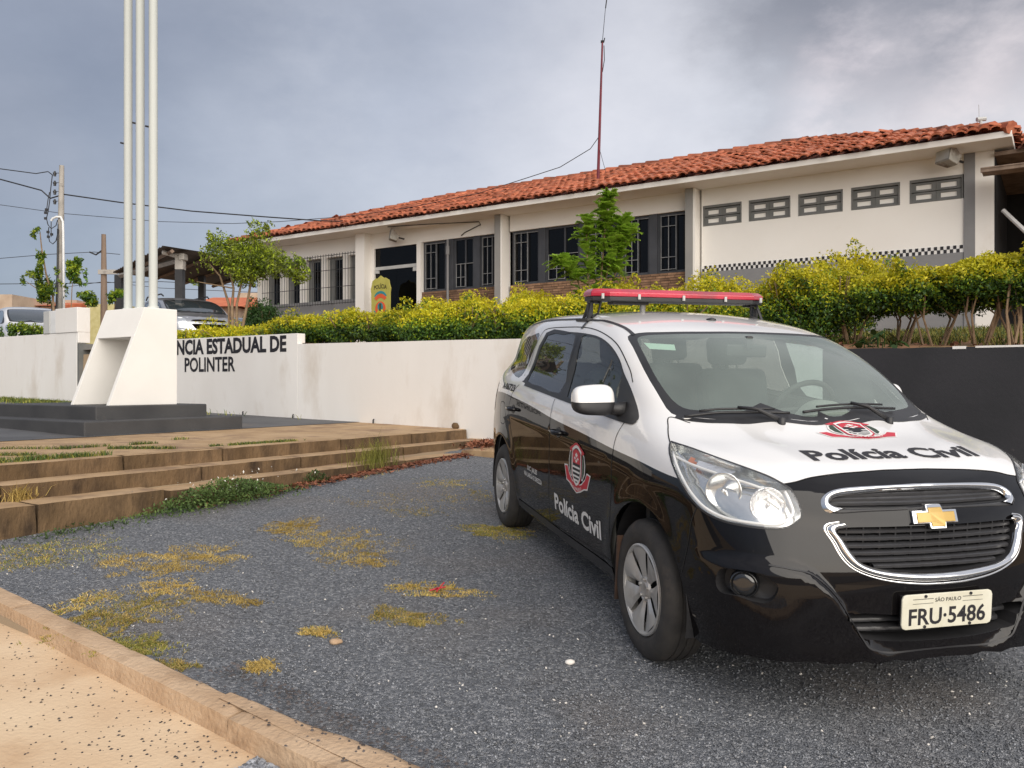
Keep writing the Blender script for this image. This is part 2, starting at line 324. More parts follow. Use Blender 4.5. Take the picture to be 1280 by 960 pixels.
M['drygreen'] = mat('half green grass', (.20, .21, .04), (.32, .30, .06), rough=.8, island=.35, trans=.2)
M['weed'] = mat('weed leaf', (.045, .085, .018), (.10, .15, .035), rough=.7, island=.4, trans=.2)
M['dead'] = mat('dead red leaf', (.12, .038, .018), (.24, .095, .05), rough=.8, island=.5)
M['bark'] = mat('bark', (.20, .13, .075), (.30, .21, .13), rough=.9, scale=12, bump=.5)
M['flower'] = mat('small white flower', (.75, .72, .66), rough=.7)
M['bars'] = mat('weathered grey bar paint', (.20, .205, .21), (.28, .28, .28), rough=.6)
M['asphalt'] = mat('road asphalt', (.045, .045, .048), (.065, .064, .066), rough=.9, scale=30, coord='Pos')
M['ink'] = mat('black lettering paint', (.015, .014, .018), (.022, .02, .024), rough=.6)
M['white'] = mat('white sticker', (.74, .73, .70), (.78, .77, .75), rough=.4)
M['red'] = mat('red sticker', (.50, .015, .035), (.56, .025, .05), rough=.4)
M['silver'] = mat('silver paint', (.42, .43, .45), (.46, .47, .49), rough=.28, metal=.7, coat=.6)
M['carpaint_w'] = mat('glossy white car paint', (.80, .79, .775), (.82, .81, .80), rough=.35, coat=1., scale=.7, c3=(.72, .68, .63), c3scale=1.4, c3lo=.55, c3hi=.9)
M['carpaint_b'] = mat('glossy black car paint', (.0045, .0042, .0048), (.007, .006, .0065), rough=.30, coat=.85, scale=2, c3=(.035, .030, .028), c3scale=38, c3lo=.68, c3hi=.80, spec=.0)
M['chrome'] = mat('chrome', (.80, .80, .80), rough=.06, metal=1.)
M['gold'] = mat('gold badge', (.50, .33, .10), (.56, .38, .13), rough=.35, metal=.6, coat=.3)
M['reflector'] = mat('lamp reflector', (.86, .86, .86), rough=.14, metal=.8, bump=.5, bscale=28, bdist=.02)
M['reflector2'] = mat('smooth lamp bowl', (.74, .76, .76), (.82, .83, .82), rough=.16, metal=.85, coat=.3)
M['bead'] = mat('bright lamp bead', (.88, .88, .86), rough=.2, metal=.1, coat=1.)
M['hub'] = mat('silver hubcap', (.50, .49, .47), (.60, .59, .57), rough=.38, metal=.55, scale=8, c3=(.24, .19, .15), c3scale=5, c3lo=.5, c3hi=.8)
M['seat'] = mat('grey seat cloth', (.045, .05, .052), (.065, .07, .072), rough=.9)
M['dash'] = mat('dashboard plastic', (.05, .052, .052), (.065, .067, .067), rough=.6)
M['liner'] = mat('grey headlining', (.30, .31, .29), (.36, .36, .34), rough=.9)
M['redlens'] = mat('red lightbar lens', (.40, .010, .030), (.54, .016, .05), rough=.25, coat=.8, scale=5, c3=(.16, .03, .04), c3scale=3.5, c3lo=.52, c3hi=.75)
M['amber'] = mat('amber lens', (.45, .13, .07), (.55, .2, .1), rough=.2, coat=.5)
M['plate'] = mat('dirty plate', (.66, .63, .50), (.74, .72, .60), rough=.4, scale=12)
M['pvc'] = mat('white pvc pipe', (.70, .70, .69), rough=.4)
M['yellowwall'] = mat('yellow house wall', (.42, .38, .17), (.50, .46, .24), rough=.85)
M['beige'] = mat('beige house wall', (.40, .30, .22), (.50, .39, .29), rough=.85, scale=2)
M['orangetile'] = mat('orange tile roof', (.50, .12, .05), (.62, .19, .08), rough=.85, scale=3)
M['sign'] = mat('olive gold sign face', (.40, .37, .075), (.46, .42, .10), rough=.6)
M['signdark'] = mat('sign dark lettering', (.06, .05, .02), rough=.6)
M['teal'] = mat('teal emblem paint', (.03, .22, .26), rough=.5)
M['orange'] = mat('orange emblem paint', (.62, .10, .03), rough=.5)
M['curtain'] = mat('blue grey blind', (.020, .023, .042), (.030, .034, .058), rough=.5, scale=2)
G_ws = glass('windscreen glass', (.80, .88, .82), refl=1.1, dust_haze=.22, haze_col=(.46, .55, .50))  # windscreen film: hazy sky reflection put into a pale green diffuse colour
G_front = glass('front door glass', (.52, .62, .62), refl=.8, dust_haze=.03)
G_dark = glass('dark tinted glass', (.20, .20, .20), refl=1.1, dust_haze=.035)
G_lens = glass('clear headlamp lens', (.97, .97, .97), refl=.8, dust_haze=.015)
G_win = glass('building window glass', (.12, .13, .15), refl=.30, dust_haze=.02, haze_col=(.1, .1, .11))

# ------------------------------------------------------------------ ground and terrain
def fbm(x, y, seed=0):
    r = np.random.default_rng(seed); v = 0
    for k in range(5):
        f = 2 ** k; a, b, c, d_ = r.uniform(-1, 1, 4) * f; p, q = r.uniform(0, 6.28, 2)
        v = v + np.sin(a * x + b * y + p) * np.cos(c * x - d_ * y + q) / f ** .8
    return v / 2
def pave_z(c): return .63 + .021 * (-6.65 - c)
def yard_z(c, d):
    t = np.clip((c + 11) / 11, 0, 1); zw = 1.93 - .42 * t
    return zw + (np.clip((d - 9.1) / 5.6, 0, 1)) * (2.06 - zw) * np.clip((c + 13) / 3, 0, 1)
def base_h(c, d):
    x = c * E1[0] + d * E2[0]; y = c * E1[1] + d * E2[1]
    lot = lotz(np.clip(x, -30, 30), np.clip(y, -6, 12))
    h = np.where((c < -6.35), pave_z(np.maximum(c, -25)) - .12, lot)
    h = np.where(d < 2.1, lotz(np.clip(x, -30, 30), np.clip(y, -6, 12)) - .12, h)
    h = np.where(d > 9.05, yard_z(c, d) - .05, h)
    return h
cs = np.concatenate([[-900, -300, -120, -60], np.arange(-34, 26, .5), [40, 80, 200, 900]])
ds = np.concatenate([[-900, -200, -60, -20], np.arange(-8, 2.1, .5), [2.099, 2.11], np.arange(2.5, 9., .5), [9.03, 9.07], np.arange(9.5, 24, .5), [30, 60, 200, 900, 3000]])
Cg, Dg = np.meshgrid(cs, ds, indexing='ij'); Hh = base_h(Cg, Dg) - .05
V = np.stack([Cg * E1[0] + Dg * E2[0], Cg * E1[1] + Dg * E2[1], Hh], -1).reshape(-1, 3); nc, nd = len(cs), len(ds)
I, J = np.meshgrid(np.arange(nc - 1), np.arange(nd - 1), indexing='ij'); q0 = (I * nd + J).ravel()
o = link('ground', np_mesh('ground', V, np.stack([q0, q0 + nd, q0 + nd + 1, q0 + 1], 1)), M['ground']); tag(o, kind='structure')

def sheet(name, c0, c1, d0, d1, step, zf, m, kind='structure', smooth=True):
    cs_ = np.arange(c0, c1 + step * .5, step); ds_ = np.arange(d0, d1 + step * .5, step); C_, D_ = np.meshgrid(cs_, ds_, indexing='ij')
    X, Y = C_ * E1[0] + D_ * E2[0], C_ * E1[1] + D_ * E2[1]
    V = np.stack([X, Y, zf(C_, D_, X, Y)], -1).reshape(-1, 3); n2_ = len(ds_)
    I, J = np.meshgrid(np.arange(len(cs_) - 1), np.arange(n2_ - 1), indexing='ij'); q = (I * n2_ + J).ravel()
    o = link(name, np_mesh(name, V, np.stack([q, q + n2_, q + n2_ + 1, q + 1], 1), smooth=smooth), m)
    return tag(o, kind=kind)

# gravel: blue grey chippings
def gravel_mat():
    m = bpy.data.materials.new('blue grey gravel'); m.use_nodes = True; t = m.node_tree; b = t.nodes['Principled BSDF']; n = t.nodes.new; l = t.links.new
    g = n('ShaderNodeNewGeometry'); v = n('ShaderNodeTexVoronoi'); v.inputs['Scale'].default_value = 88; l(g.outputs['Position'], v.inputs['Vector'])
    v2 = n('ShaderNodeTexVoronoi'); v2.inputs['Scale'].default_value = 190; l(g.outputs['Position'], v2.inputs['Vector'])
    cr_ = n('ShaderNodeValToRGB'); e = cr_.color_ramp.elements; e[0].position = 0; e[0].color = (.115, .123, .138, 1); e[1].position = 1; e[1].color = (.48, .48, .49, 1)
    k = e.new(.55); k.color = (.205, .216, .238, 1); k = e.new(.86); k.color = (.30, .31, .33, 1)
    s = n('ShaderNodeSeparateColor'); l(v.outputs['Color'], s.inputs[0]); l(s.outputs[0], cr_.inputs[0])
    nz = n('ShaderNodeTexNoise'); nz.inputs['Scale'].default_value = .9; nz.inputs['Detail'].default_value = 6; l(g.outputs['Position'], nz.inputs['Vector'])
    r = n('ShaderNodeMapRange'); r.inputs[1].default_value = .50; r.inputs[2].default_value = .78; l(nz.outputs[0], r.inputs[0])
    mx = n('ShaderNodeMixRGB'); mx.inputs[2].default_value = (.27, .205, .15, 1); l(cr_.outputs[0], mx.inputs[1])
    mm = n('ShaderNodeMath'); mm.operation = 'MULTIPLY'; mm.inputs[1].default_value = .45; l(r.outputs[0], mm.inputs[0]); l(mm.outputs[0], mx.inputs[0]); l(mx.outputs[0], b.inputs['Base Color'])
    b.inputs['Roughness'].default_value = .75
    ad = n('ShaderNodeMath'); ad.operation = 'ADD'; l(v.outputs['Distance'], ad.inputs[0]); l(v2.outputs['Distance'], ad.inputs[1])
    bp = n('ShaderNodeBump'); bp.inputs['Strength'].default_value = 1.; bp.inputs['Distance'].default_value = .012; bp.invert = True; l(ad.outputs[0], bp.inputs['Height']); l(bp.outputs[0], b.inputs['Normal'])
    return m
M['gravel'] = gravel_mat()
kd = lambda c: -.068 * (np.clip(c, -9, 4) + 2.65)
def lot_h(C_, D_, X, Y): return lotz(X, Y) + .012 * fbm(X * 1.3, Y * 1.3, 3) + .004 * fbm(X * 9, Y * 9, 5)
cs_ = np.arange(-6.3, 9.01, .05); ds_ = np.linspace(0, 1, 139)
C_, T_ = np.meshgrid(cs_, ds_, indexing='ij'); D0_ = 2.10 + kd(C_); D_ = D0_ + (9.0 - D0_) * T_; X_, Y_ = C_ * E1[0] + D_ * E2[0], C_ * E1[1] + D_ * E2[1]
I, J = np.meshgrid(np.arange(len(cs_) - 1), np.arange(138), indexing='ij'); q_ = (I * 139 + J).ravel()
tag(link('gravel_lot', np_mesh('gravel_lot', np.stack([X_, Y_, lot_h(C_, D_, X_, Y_)], -1).reshape(-1, 3), np.stack([q_, q_ + 139, q_ + 140, q_ + 1], 1), smooth=True), M['gravel']), kind='structure')
# loose chippings standing proud of the bed, denser towards the kerb end
def stones(name, n, region, size, m, zf, seed=1, flat=.6, near=(0, 0)):
    r = np.random.default_rng(seed); c = r.uniform(region[0], region[1], n * 3); d = r.uniform(region[2], region[3], n * 3)
    X, Y = c * E1[0] + d * E2[0], c * E1[1] + d * E2[1]; dist = np.hypot(X - near[0], Y - near[1]); keep = (r.random(len(X)) < (3.0 / np.maximum(dist, 1.5)) ** 2.2) & (dist < 12)
    X, Y = X[keep][:n], Y[keep][:n]; k = len(X)
    base = np.array([(1, 0, 0), (0, 1, 0), (-1, 0, 0), (0, -1, 0), (0, 0, 1), (0, 0, -1)], float); tri = np.array([(0, 1, 4), (1, 2, 4), (2, 3, 4), (3, 0, 4), (1, 0, 5), (2, 1, 5), (3, 2, 5), (0, 3, 5)])
    P = base[None] * r.uniform(.55, 1.25, (k, 6, 3)) * (size * r.uniform(.5, 1.5, (k, 1, 1)) * r.uniform(.7, 1, (k, 1, 3))); P[:, :, 2] *= flat
    a = r.uniform(0, 6.28, k); ca, sa = np.cos(a)[:, None], np.sin(a)[:, None]; x = P[:, :, 0] * ca - P[:, :, 1] * sa; y = P[:, :, 0] * sa + P[:, :, 1] * ca
    tilt = r.uniform(-.6, .6, (k, 1)); z = P[:, :, 2] + x * tilt
    V = np.stack([x + X[:, None], y + Y[:, None], z + zf(X, Y)[:, None] + size * .25], -1).reshape(-1, 3)
    F_ = (tri[None] + (np.arange(k) * 6)[:, None, None]).reshape(-1, 3)
    o = link(name, np_mesh(name, V, F_), m); return tag(o, kind='stuff')
M['stone'] = mat('loose gravel chipping', (.155, .163, .18), (.30, .31, .33), rough=.75, scale=30, island=.55, coord='Pos')
M['palestone'] = mat('pale quartz chipping', (.50, .47, .43), (.62, .59, .55), rough=.7, island=.3)
zlot = lambda X, Y: lotz(X, Y) + .012 * fbm(X * 1.3, Y * 1.3, 3)
stones('loose_gravel', 100000, (-6, 7, 2.25, 8.9), .0066, M['stone'], zlot, 1)
stones('pale_pebbles', 1300, (-6, 7, 2.35, 8.9), .0075, M['palestone'], zlot, 2)

# pavement on the near side of the kerb, with chippings kicked over it
walk_h = lambda C_, D_, X, Y: lotz(X, Y) - .075 + .003 * fbm(X * 3, Y * 3, 8)
sheet('pavement', -14, 6, -3.0, 2.42, .12, walk_h, M['sidewalk'])
M['blackstone'] = mat('dark scattered chipping', (.05, .042, .040), (.10, .085, .08), rough=.8, island=.4)
def spill(name, n, fn, m, size=.007, seed=4):
    r = np.random.default_rng(seed); pts = [fn(r) for _ in range(n)]; base = np.array([(1, 0, 0), (0, 1, 0), (-1, 0, 0), (0, -1, 0), (0, 0, 1)], float); tri = np.array([(0, 1, 4), (1, 2, 4), (2, 3, 4), (3, 0, 4)])
    P = np.array(pts); k = n; B = base[None] * r.uniform(.6, 1.3, (k, 5, 3)) * size * r.uniform(.5, 1.5, (k, 1, 1)); a = r.uniform(0, 6.28, (k, 1)); x = B[:, :, 0] * np.cos(a) - B[:, :, 1] * np.sin(a); y = B[:, :, 0] * np.sin(a) + B[:, :, 1] * np.cos(a)
    V = np.stack([x + P[:, :1], y + P[:, 1:2], B[:, :, 2] * .7 + P[:, 2:3]], -1).reshape(-1, 3); F_ = (tri[None] + (np.arange(k) * 5)[:, None, None]).reshape(-1, 3)
    return tag(link(name, np_mesh(name, V, F_), m), kind='stuff')
def f_walk(r):
    # thin out away from the kerb, thickest low on the right where the gravel has washed over
    while True:
        c = r.uniform(-5.2, .2); d = 1.98 + float(kd(c)) - abs(r.normal(0, .55)); dens = np.clip((c + 5.2) / 5, .06, 1) ** 1.3
        if r.random() < dens: break
    X, Y, _ = cd(c, d, 0); return (X, Y, lotz(X, Y) - .074)
spill('scattered_chippings', 2300, f_walk, M['blackstone'], .0048)
def f_pile(r):
    c = r.uniform(-2.4, -.1); d = 1.985 + float(kd(c)) - abs(r.normal(0, .05 + .16 * np.clip((c + 2.4) / 1.8, 0, 1))); X, Y, _ = cd(c, d, 0); return (X, Y, lotz(X, Y) - .07)
spill('spilled_gravel', 8500, f_pile, M['stone'], .009, 9)
def f_kerb(r):
    c = .4 - 3.4 * r.random() ** 1.4; d = 2.30 + float(kd(c)) - abs(r.normal(0, .08 + .08 * np.clip((c + 3) / 2.4, 0, 1))); X, Y, _ = cd(c, d, 0); return (X, Y, lotz(X, Y) + .019)
spill('chippings_on_kerb', 1300, f_kerb, M['blackstone'], .007, 10)

sheet('road', -60, 60, -16, -3.05, 1.5, lambda C_, D_, X, Y: lotz(X.clip(-30, 30), np.maximum(Y, -6)) - .12, M['asphalt'])  # unseen road behind the camera, added so the bumper reflects darker ground
# kerb: cast stones in a row, worn edges
def worn_block(c0, c1, d0, d1, z0, z1, name, m, parent=None, amp=.004, seed=0, step=.05, bev=.010, zfun=None, kind=None, topm=None):
    """a cast concrete length: subdivided, with rounded, chipped edges"""
    r = np.random.default_rng(seed + 11); bm = bmesh.new(); bmesh.ops.create_cube(bm, size=1.0)
    nx = max(1, int((c1 - c0) / step)); ny = max(1, int((d1 - d0) / step))
    for ax, n in ((0, nx), (1, ny), (2, 3)):
        if n > 1:
            for k in range(1, n):
                co = [0, 0, 0]; co[ax] = -.5 + k / n; no = [0, 0, 0]; no[ax] = 1
                bmesh.ops.bisect_plane(bm, geom=bm.verts[:] + bm.edges[:] + bm.faces[:], plane_co=co, plane_no=no)
    for v in bm.verts:
        c = c0 + (v.co.x + .5) * (c1 - c0); d = d0 + (v.co.y + .5) * (d1 - d0); top = v.co.z > .49
        z = z0 + (v.co.z + .5) * (z1 - z0)
        ex = min(abs(abs(v.co.x) - .5) * (c1 - c0), 1), min(abs(abs(v.co.y) - .5) * (d1 - d0), 1)
        n = fbm(c * 5.1, d * 4.3 + z * 3, 21 + seed) + .5 * fbm(c * 17, d * 15 + z * 9, 31 + seed)
        if top and (ex[0] < 1e-4 or ex[1] < 1e-4): z -= bev * (.45 + .55 * abs(n)); 
        if ex[0] < 1e-4: c += (-1 if v.co.x > 0 else 1) * (bev * .5 * (top) + abs(n) * amp)
        if ex[1] < 1e-4: d += (-1 if v.co.y > 0 else 1) * (bev * .5 * (top) + abs(n) * amp)
        if top: z += n * amp * .35
        if zfun is not None: d += float(kd(c))
        X, Y, _ = cd(c, d, 0)
        if zfun is not None: z += zfun(X, Y)
        v.co = (X, Y, z)
    bmesh.ops.recalc_face_normals(bm, faces=bm.faces)
    me = bpy.data.meshes.new(name); bm.to_mesh(me); bm.free(); me.polygons.foreach_set('use_smooth', np.ones(len(me.polygons), dtype=bool)); me.set_sharp_from_angle(angle=rad(50))
    if topm is not None:
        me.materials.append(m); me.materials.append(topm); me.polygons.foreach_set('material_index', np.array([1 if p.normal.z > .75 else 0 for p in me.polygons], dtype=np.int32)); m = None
    if parent is not None:
        A = Matrix(MINV[parent.name].tolist()); me.transform(A)
    o = link(name, me, m, parent)
    if kind: tag(o, kind=kind)
    return o
kb = thing('kerb', 'worn sandy concrete kerb between the gravel lot and the pavement', 'kerb', cd(-3, 2.1, lotcd(-3, 2.1)), BANG)
x0 = -9.0; i = 0
for L_ in (2.3, 2.2, 1.9, 2.15, 1.8, 2.1, 2.2):
    worn_block(x0, x0 + L_ - .0012, 1.995 - .008 * fbm(x0, 1, 2), 2.120, -.30, .016, 'kerb_stone', M['kerb'], kb, .005, i, .045, .014, zfun=lotz); x0 += L_; i += 1

# old concrete that spread over the gravel side of the kerb, ragged edge
r = np.random.default_rng(31); mb = MB(); n = 90; cc_ = np.linspace(-2.75, 1.2, n); wd = np.clip(.5 + .55 * fbm(cc_ * 3.1, cc_ * 0 + 1, 41) + .35 * fbm(cc_ * 11, cc_ * 0 + 2, 42), .05, 1.3) * .095 * np.clip((cc_ + 2.75) / .9, 0, 1); V = []
for c, w in zip(cc_, wd):
    for d in (2.06 + float(kd(c)), 2.115 + float(kd(c)) + w * .6, 2.125 + float(kd(c)) + w, 2.14 + float(kd(c)) + w):
        X, Y, _ = cd(c, d, 0); V.append((X, Y, lotz(X, Y) + (.019, .021, .016, -.012)[len(V) % 4] + .003 * float(fbm(np.array(X * 9), np.array(Y * 9), 3))))
mb.add(V, [(4 * i + j, 4 * i + j + 1, 4 * i + 5 + j, 4 * i + 4 + j) for i in range(n - 1) for j in range(3)]); obj('concrete_spill', mb, M['kerb'], kb, smooth=True)
# platform in front of the wall: reddish concrete strip, then dark grey painted paving
def slab(name, c0, c1, d0, d1, m, step=.15, dz=0.):
    return sheet(name, c0, c1, d0, d1, step, lambda C_, D_, X, Y: pave_z(C_) + dz + .004 * fbm(X * 2, Y * 2, 4), m)
slab('terrace', -8.74, -6.68, 1.9, 8.96, M['concrete'], .06)
slab('dark_paving', -34, -8.72, 1.9, 9.6, M['paving'], .14, .005)

st = thing('concrete_steps', 'three worn reddish concrete steps up from the gravel to the terrace', 'steps', cd(-6.35, 5.5, lotcd(-6.3, 5.5)), BANG)
def run(cuts, c0, c1, zt, zb, seed, offs=None):
    for k in range(len(cuts) - 1):
        dz = 0 if offs is None else offs[k]
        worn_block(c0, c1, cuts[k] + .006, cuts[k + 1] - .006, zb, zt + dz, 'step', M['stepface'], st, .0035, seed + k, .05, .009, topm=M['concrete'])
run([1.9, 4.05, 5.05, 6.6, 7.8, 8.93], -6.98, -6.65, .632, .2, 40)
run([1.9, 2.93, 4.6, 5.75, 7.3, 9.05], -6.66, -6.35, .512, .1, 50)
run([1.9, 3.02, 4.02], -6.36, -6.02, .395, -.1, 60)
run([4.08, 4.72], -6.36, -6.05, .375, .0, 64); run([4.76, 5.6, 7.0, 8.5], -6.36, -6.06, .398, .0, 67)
worn_block(-6.06, -4.4, 8.0, 8.95, .1, .452, 'apron_slab', M['concrete'], st, .012, 70, .08, .02)

# ------------------------------------------------------------------ grass, weeds and leaf litter
def blades(name, pts, h, w, m, seed=3, lean=.8, kind='stuff', mats=None, mi=None):
    """pts (n,3): narrow bent blades, two faces each"""
    r = np.random.default_rng(seed); n = len(pts); P = np.asarray(pts, float); a = r.uniform(0, 6.28, n); hh = h * r.uniform(.4, 1.3, n); ln = r.uniform(.1, lean, n) * hh; b = r.uniform(0, 6.28, n)
    wx, wy = np.cos(a) * w / 2, np.sin(a) * w / 2; mx_, my_ = np.cos(b) * ln, np.sin(b) * ln; zz = np.zeros(n)
    v0 = P + np.stack([wx, wy, zz], 1); v1 = P - np.stack([wx, wy, zz], 1)
    v2 = P + np.stack([mx_ * .4 + wx * .7, my_ * .4 + wy * .7, hh * .6], 1); v3 = P + np.stack([mx_ * .4 - wx * .7, my_ * .4 - wy * .7, hh * .6], 1); v4 = P + np.stack([mx_, my_, hh * r.uniform(.5, 1., n)], 1)
    V = np.stack([v0, v1, v3, v2, v4], 1).reshape(-1, 3); o5 = (np.arange(n) * 5)[:, None]
    T = np.concatenate([o5 + np.array([[0, 1, 2]]), o5 + np.array([[0, 2, 3]]), o5 + np.array([[3, 2, 4]])], 0)
    mi3 = None if mi is None else np.concatenate([mi, mi, mi])
    o = link(name, np_mesh(name, V, T, mi3), mats or m); return tag(o, kind=kind) if kind else o
def patch_pts(cx, cy, rx, ry, n, rot=0., seed=0, zf=zlot):
    r = np.random.default_rng(seed); t = r.uniform(0, 6.28, n); q = np.sqrt(r.random(n)) * (1 + .35 * np.sin(3 * t + seed) + .2 * np.sin(7 * t + seed * 2)); x = q * rx * np.cos(t); y = q * ry * np.sin(t)
    clump = fbm(x * 14 / max(rx, .2), y * 14 / max(ry, .2), seed + 50); k = clump + r.normal(0, .22, len(q)) > -.35 + .75 * q * q; x, y = x[k], y[k]
    X = cx + x * math.cos(rot) - y * math.sin(rot); Y = cy + x * math.sin(rot) + y * math.cos(rot); return np.stack([X, Y, zf(X, Y)], 1)
def gp(px, py):
    """where a point of the photograph falls on the gravel"""
    k = (px - 640) / 1037; v = (py - 480) / 1037; Y = (1.24 + .2151) / (v + .05934 - .01533 * k); return k * Y, Y
grass_spots = [  # x, y in the photograph, half width, half depth (m), count, green share
    (150, 768, .26, .40, 6000, .25), (170, 808, .20, .15, 3200, .75), (225, 700, .34, .42, 5200, 0), (365, 657, .20, .26, 2600, 0), (410, 672, .36, .30, 2400, .05), (445, 690, .28, .35, 1800, .05), (460, 702, .2, .12, 900, 0),
    (505, 772, .24, .12, 3000, .35), (545, 738, .30, .13, 2400, .1), (398, 790, .10, .06, 1200, .1), (325, 833, .10, .08, 1000, .0), (625, 665, .30, .22, 3200, .55), (310, 752, .10, .07, 700, .0), (220, 832, .10, .06, 900, .3), (105, 752, .12, .25, 1200, .15),
    (210, 733, .22, .16, 1300, 0), (270, 745, .2, .12, 800, 0), (150, 700, .12, .2, 600, 0), (460, 590, .3, .4, 900, .4), (560, 605, .35, .3, 900, .4), (520, 640, .3, .2, 500, .3), (70, 690, .4, .5, 1800, .6), (20, 700, .3, .4, 900, .5), (500, 625, .8, .5, 700, .1), (590, 620, .3, .4, 600, .3)]
for i, (px, py, rx, ry, n, gr) in enumerate(grass_spots):
    X, Y = gp(px, py); pts = patch_pts(X, Y, rx * 1.15, ry * 1.15, int(n * 2.0), BANG * .6, i); r = np.random.default_rng(i)
    blades('grass_patch', pts, .013, .0040, None, i, 2.6, 'stuff', [M['dry'], M['drygreen']], (r.random(len(pts)) < gr).astype(int))
def litter(name, pts, size, m, seed=5, curl=.35):
    r = np.random.default_rng(seed); P = np.asarray(pts, float); n = len(P); s = size * r.uniform(.5, 1.4, n); A = r.normal(size=(n, 3)) * [1, 1, curl]; A /= np.linalg.norm(A, axis=1)[:, None]
    B = np.cross(A, np.array([0, 0, 1.]) + r.normal(0, .45, (n, 3))); B /= np.linalg.norm(B, axis=1)[:, None]; s = s[:, None]
    V = np.stack([P - A * s, P + B * s * .42, P + A * s, P - B * s * .42], 1).reshape(-1, 3); V[:, 2] += np.repeat(s[:, 0] * .35, 4)
    return tag(link(name, np_mesh(name, V, np.arange(n * 4).reshape(-1, 4)), m), kind='stuff')
r = np.random.default_rng(77)
dd = 4.2 + (8.0 - 4.2) * r.random(2200) ** .8; cc = -6.02 + np.abs(r.normal(0, .09, 2200)); P = np.array([cd(c, d, lotcd(c, d) + .01) for c, d in zip(cc, dd)]); litter('dead_leaves', P, .026, M['dead'])
P = np.array([cd(-6.3 + abs(r.normal(0, .22)), 8.85 - abs(r.normal(0, .22)), .44 + .06 * r.random()) for _ in range(500)]); litter('leaf_pile', P, .035, M['dead'], 8, .8)
P = np.array([cd(c, d, .46) for c, d in zip(-4.5 - 1.6 * r.random(260), 8.5 - .6 * r.random(260))]); P[:, 2] = [max(.455, lotz(p[0], p[1]) + .01) for p in P]; litter('fallen_leaves', P, .028, M['dead'], 9)
# weeds against the steps
def weed(cx, cd_, n, hr, spread, seed, name='weed_clump', label=None):
    r = np.random.default_rng(seed); c = cx + np.abs(r.normal(0, spread[0], n)); d = cd_ + r.normal(0, spread[1], n); hgt = hr * r.random(n) ** 1.2 * np.exp(-((d - cd_) / spread[1] / 1.6) ** 2)
    P = np.array([cd(a, b, lotcd(a, b) + h) for a, b, h in zip(c, d, hgt)]); o = litter(name, P, .0145, M['weed'], seed, 1.); return o
w = weed(-6.0, 4.5, 5200, .19, (.14, .36), 1); w = weed(-5.95, 3.2, 260, .05, (.12, .2), 2); w = weed(-6.02, 5.6, 420, .12, (.04, .09), 3)
P = np.array([cd(-6.0 + abs(r.normal(0, .12)), 4.6 + r.normal(0, .35), 0) for _ in range(70)]); P[:, 2] = [lotz(p[0], p[1]) + .1 + .14 * r.random() for p in P]; litter('small_white_flowers', P, .012, M['flower'], 3, 1.)
P = np.array([cd(-6.1 + r.normal(0, .05), 6.55 + r.normal(0, .16), .30 + .1 * r.random()) for _ in range(380)]); blades('tall_dry_weed', P, .34, .005, M['drygreen'], 5, .5)
P = np.array([cd(-6.34 + r.normal(0, .03), 3.05 + r.normal(0, .06), .3 + .14 * r.random()) for _ in range(500)]); blades('dry_grass_tuft', P, .09, .006, M['dry'], 6, 1.2)
def joint_grass(pts, n, seed, h=.035, sp=.02):
    r = np.random.default_rng(seed); P = []
    for _ in range(n):
        k = r.integers(0, len(pts) - 1); t = r.random(); a, b = pts[k], pts[k + 1]; c = a[0] + (b[0] - a[0]) * t + r.normal(0, sp); d = a[1] + (b[1] - a[1]) * t + r.normal(0, sp)
        if fbm(np.array(c * 9), np.array(d * 9), seed) > -.15: P.append(cd(c, d, pave_z(c)))
    blades('joint_grass', np.array(P), h, .006, None, seed, 1.2, 'stuff', [M['weed'], M['drygreen']], (r.random(len(P)) < .35).astype(int))
joint_grass([(-6.85, 2.3), (-6.82, 4.0)], 2600, 1, .05, .03); joint_grass([(-6.86, 5.0), (-6.80, 6.2)], 1500, 2, .03); joint_grass([(-8.5, 3.0), (-7.3, 4.3), (-6.9, 4.7)], 1600, 3); joint_grass([(-7.6, 4.0), (-7.5, 4.9)], 700, 4); joint_grass([(-7.75, 5.3), (-7.7, 5.5)], 500, 5, .04); joint_grass([(-7.6, 3.0), (-7.2, 3.6)], 700, 6)
P = np.array([cd(-17.5 + r.normal(0, 2.2), 8.75 - abs(r.normal(0, .22)), 0) for _ in range(5000)]); P[:, 2] = [pave_z(p[0] * E1[0] + p[1] * E1[1]) for p in P]; blades('verge_grass', P, .11, .012, None, 12, 1., 'stuff', [M['weed'], M['drygreen']], (r.random(len(P)) < .4).astype(int))
# soil and rough grass behind the wall
sheet('garden_soil', -34, 9.0, 9.06, 15.6, .2, lambda C_, D_, X, Y: yard_z(C_, D_) + .03 * fbm(X * 2, Y * 2, 6), M['soil'])
sheet('yard', -60, -18.9, 15.4, 40, 1., lambda C_, D_, X, Y: yard_z(C_, D_) - .02, M['ground'])
c = r.uniform(-6, 4, 26000); d = 10.2 + (15.1 - 10.2) * r.random(26000); P = np.stack([c * E1[0] + d * E2[0], c * E1[1] + d * E2[1], yard_z(c, d) + .01], 1); k = fbm(c * 2.2, d * 2.2, 9) > -.15; P = P[k]
blades('garden_grass', P, .10, .012, None, 14, 1., 'stuff', [M['weed'], M['drygreen']], (r.random(len(P)) < .6).astype(int))
P = np.array([cd(a, b, yard_z(a, b) + .03) for a, b in zip(r.uniform(-7, 3, 500), r.uniform(9.3, 12, 500))]); litter('garden_litter', P, .035, M['dead'], 19)

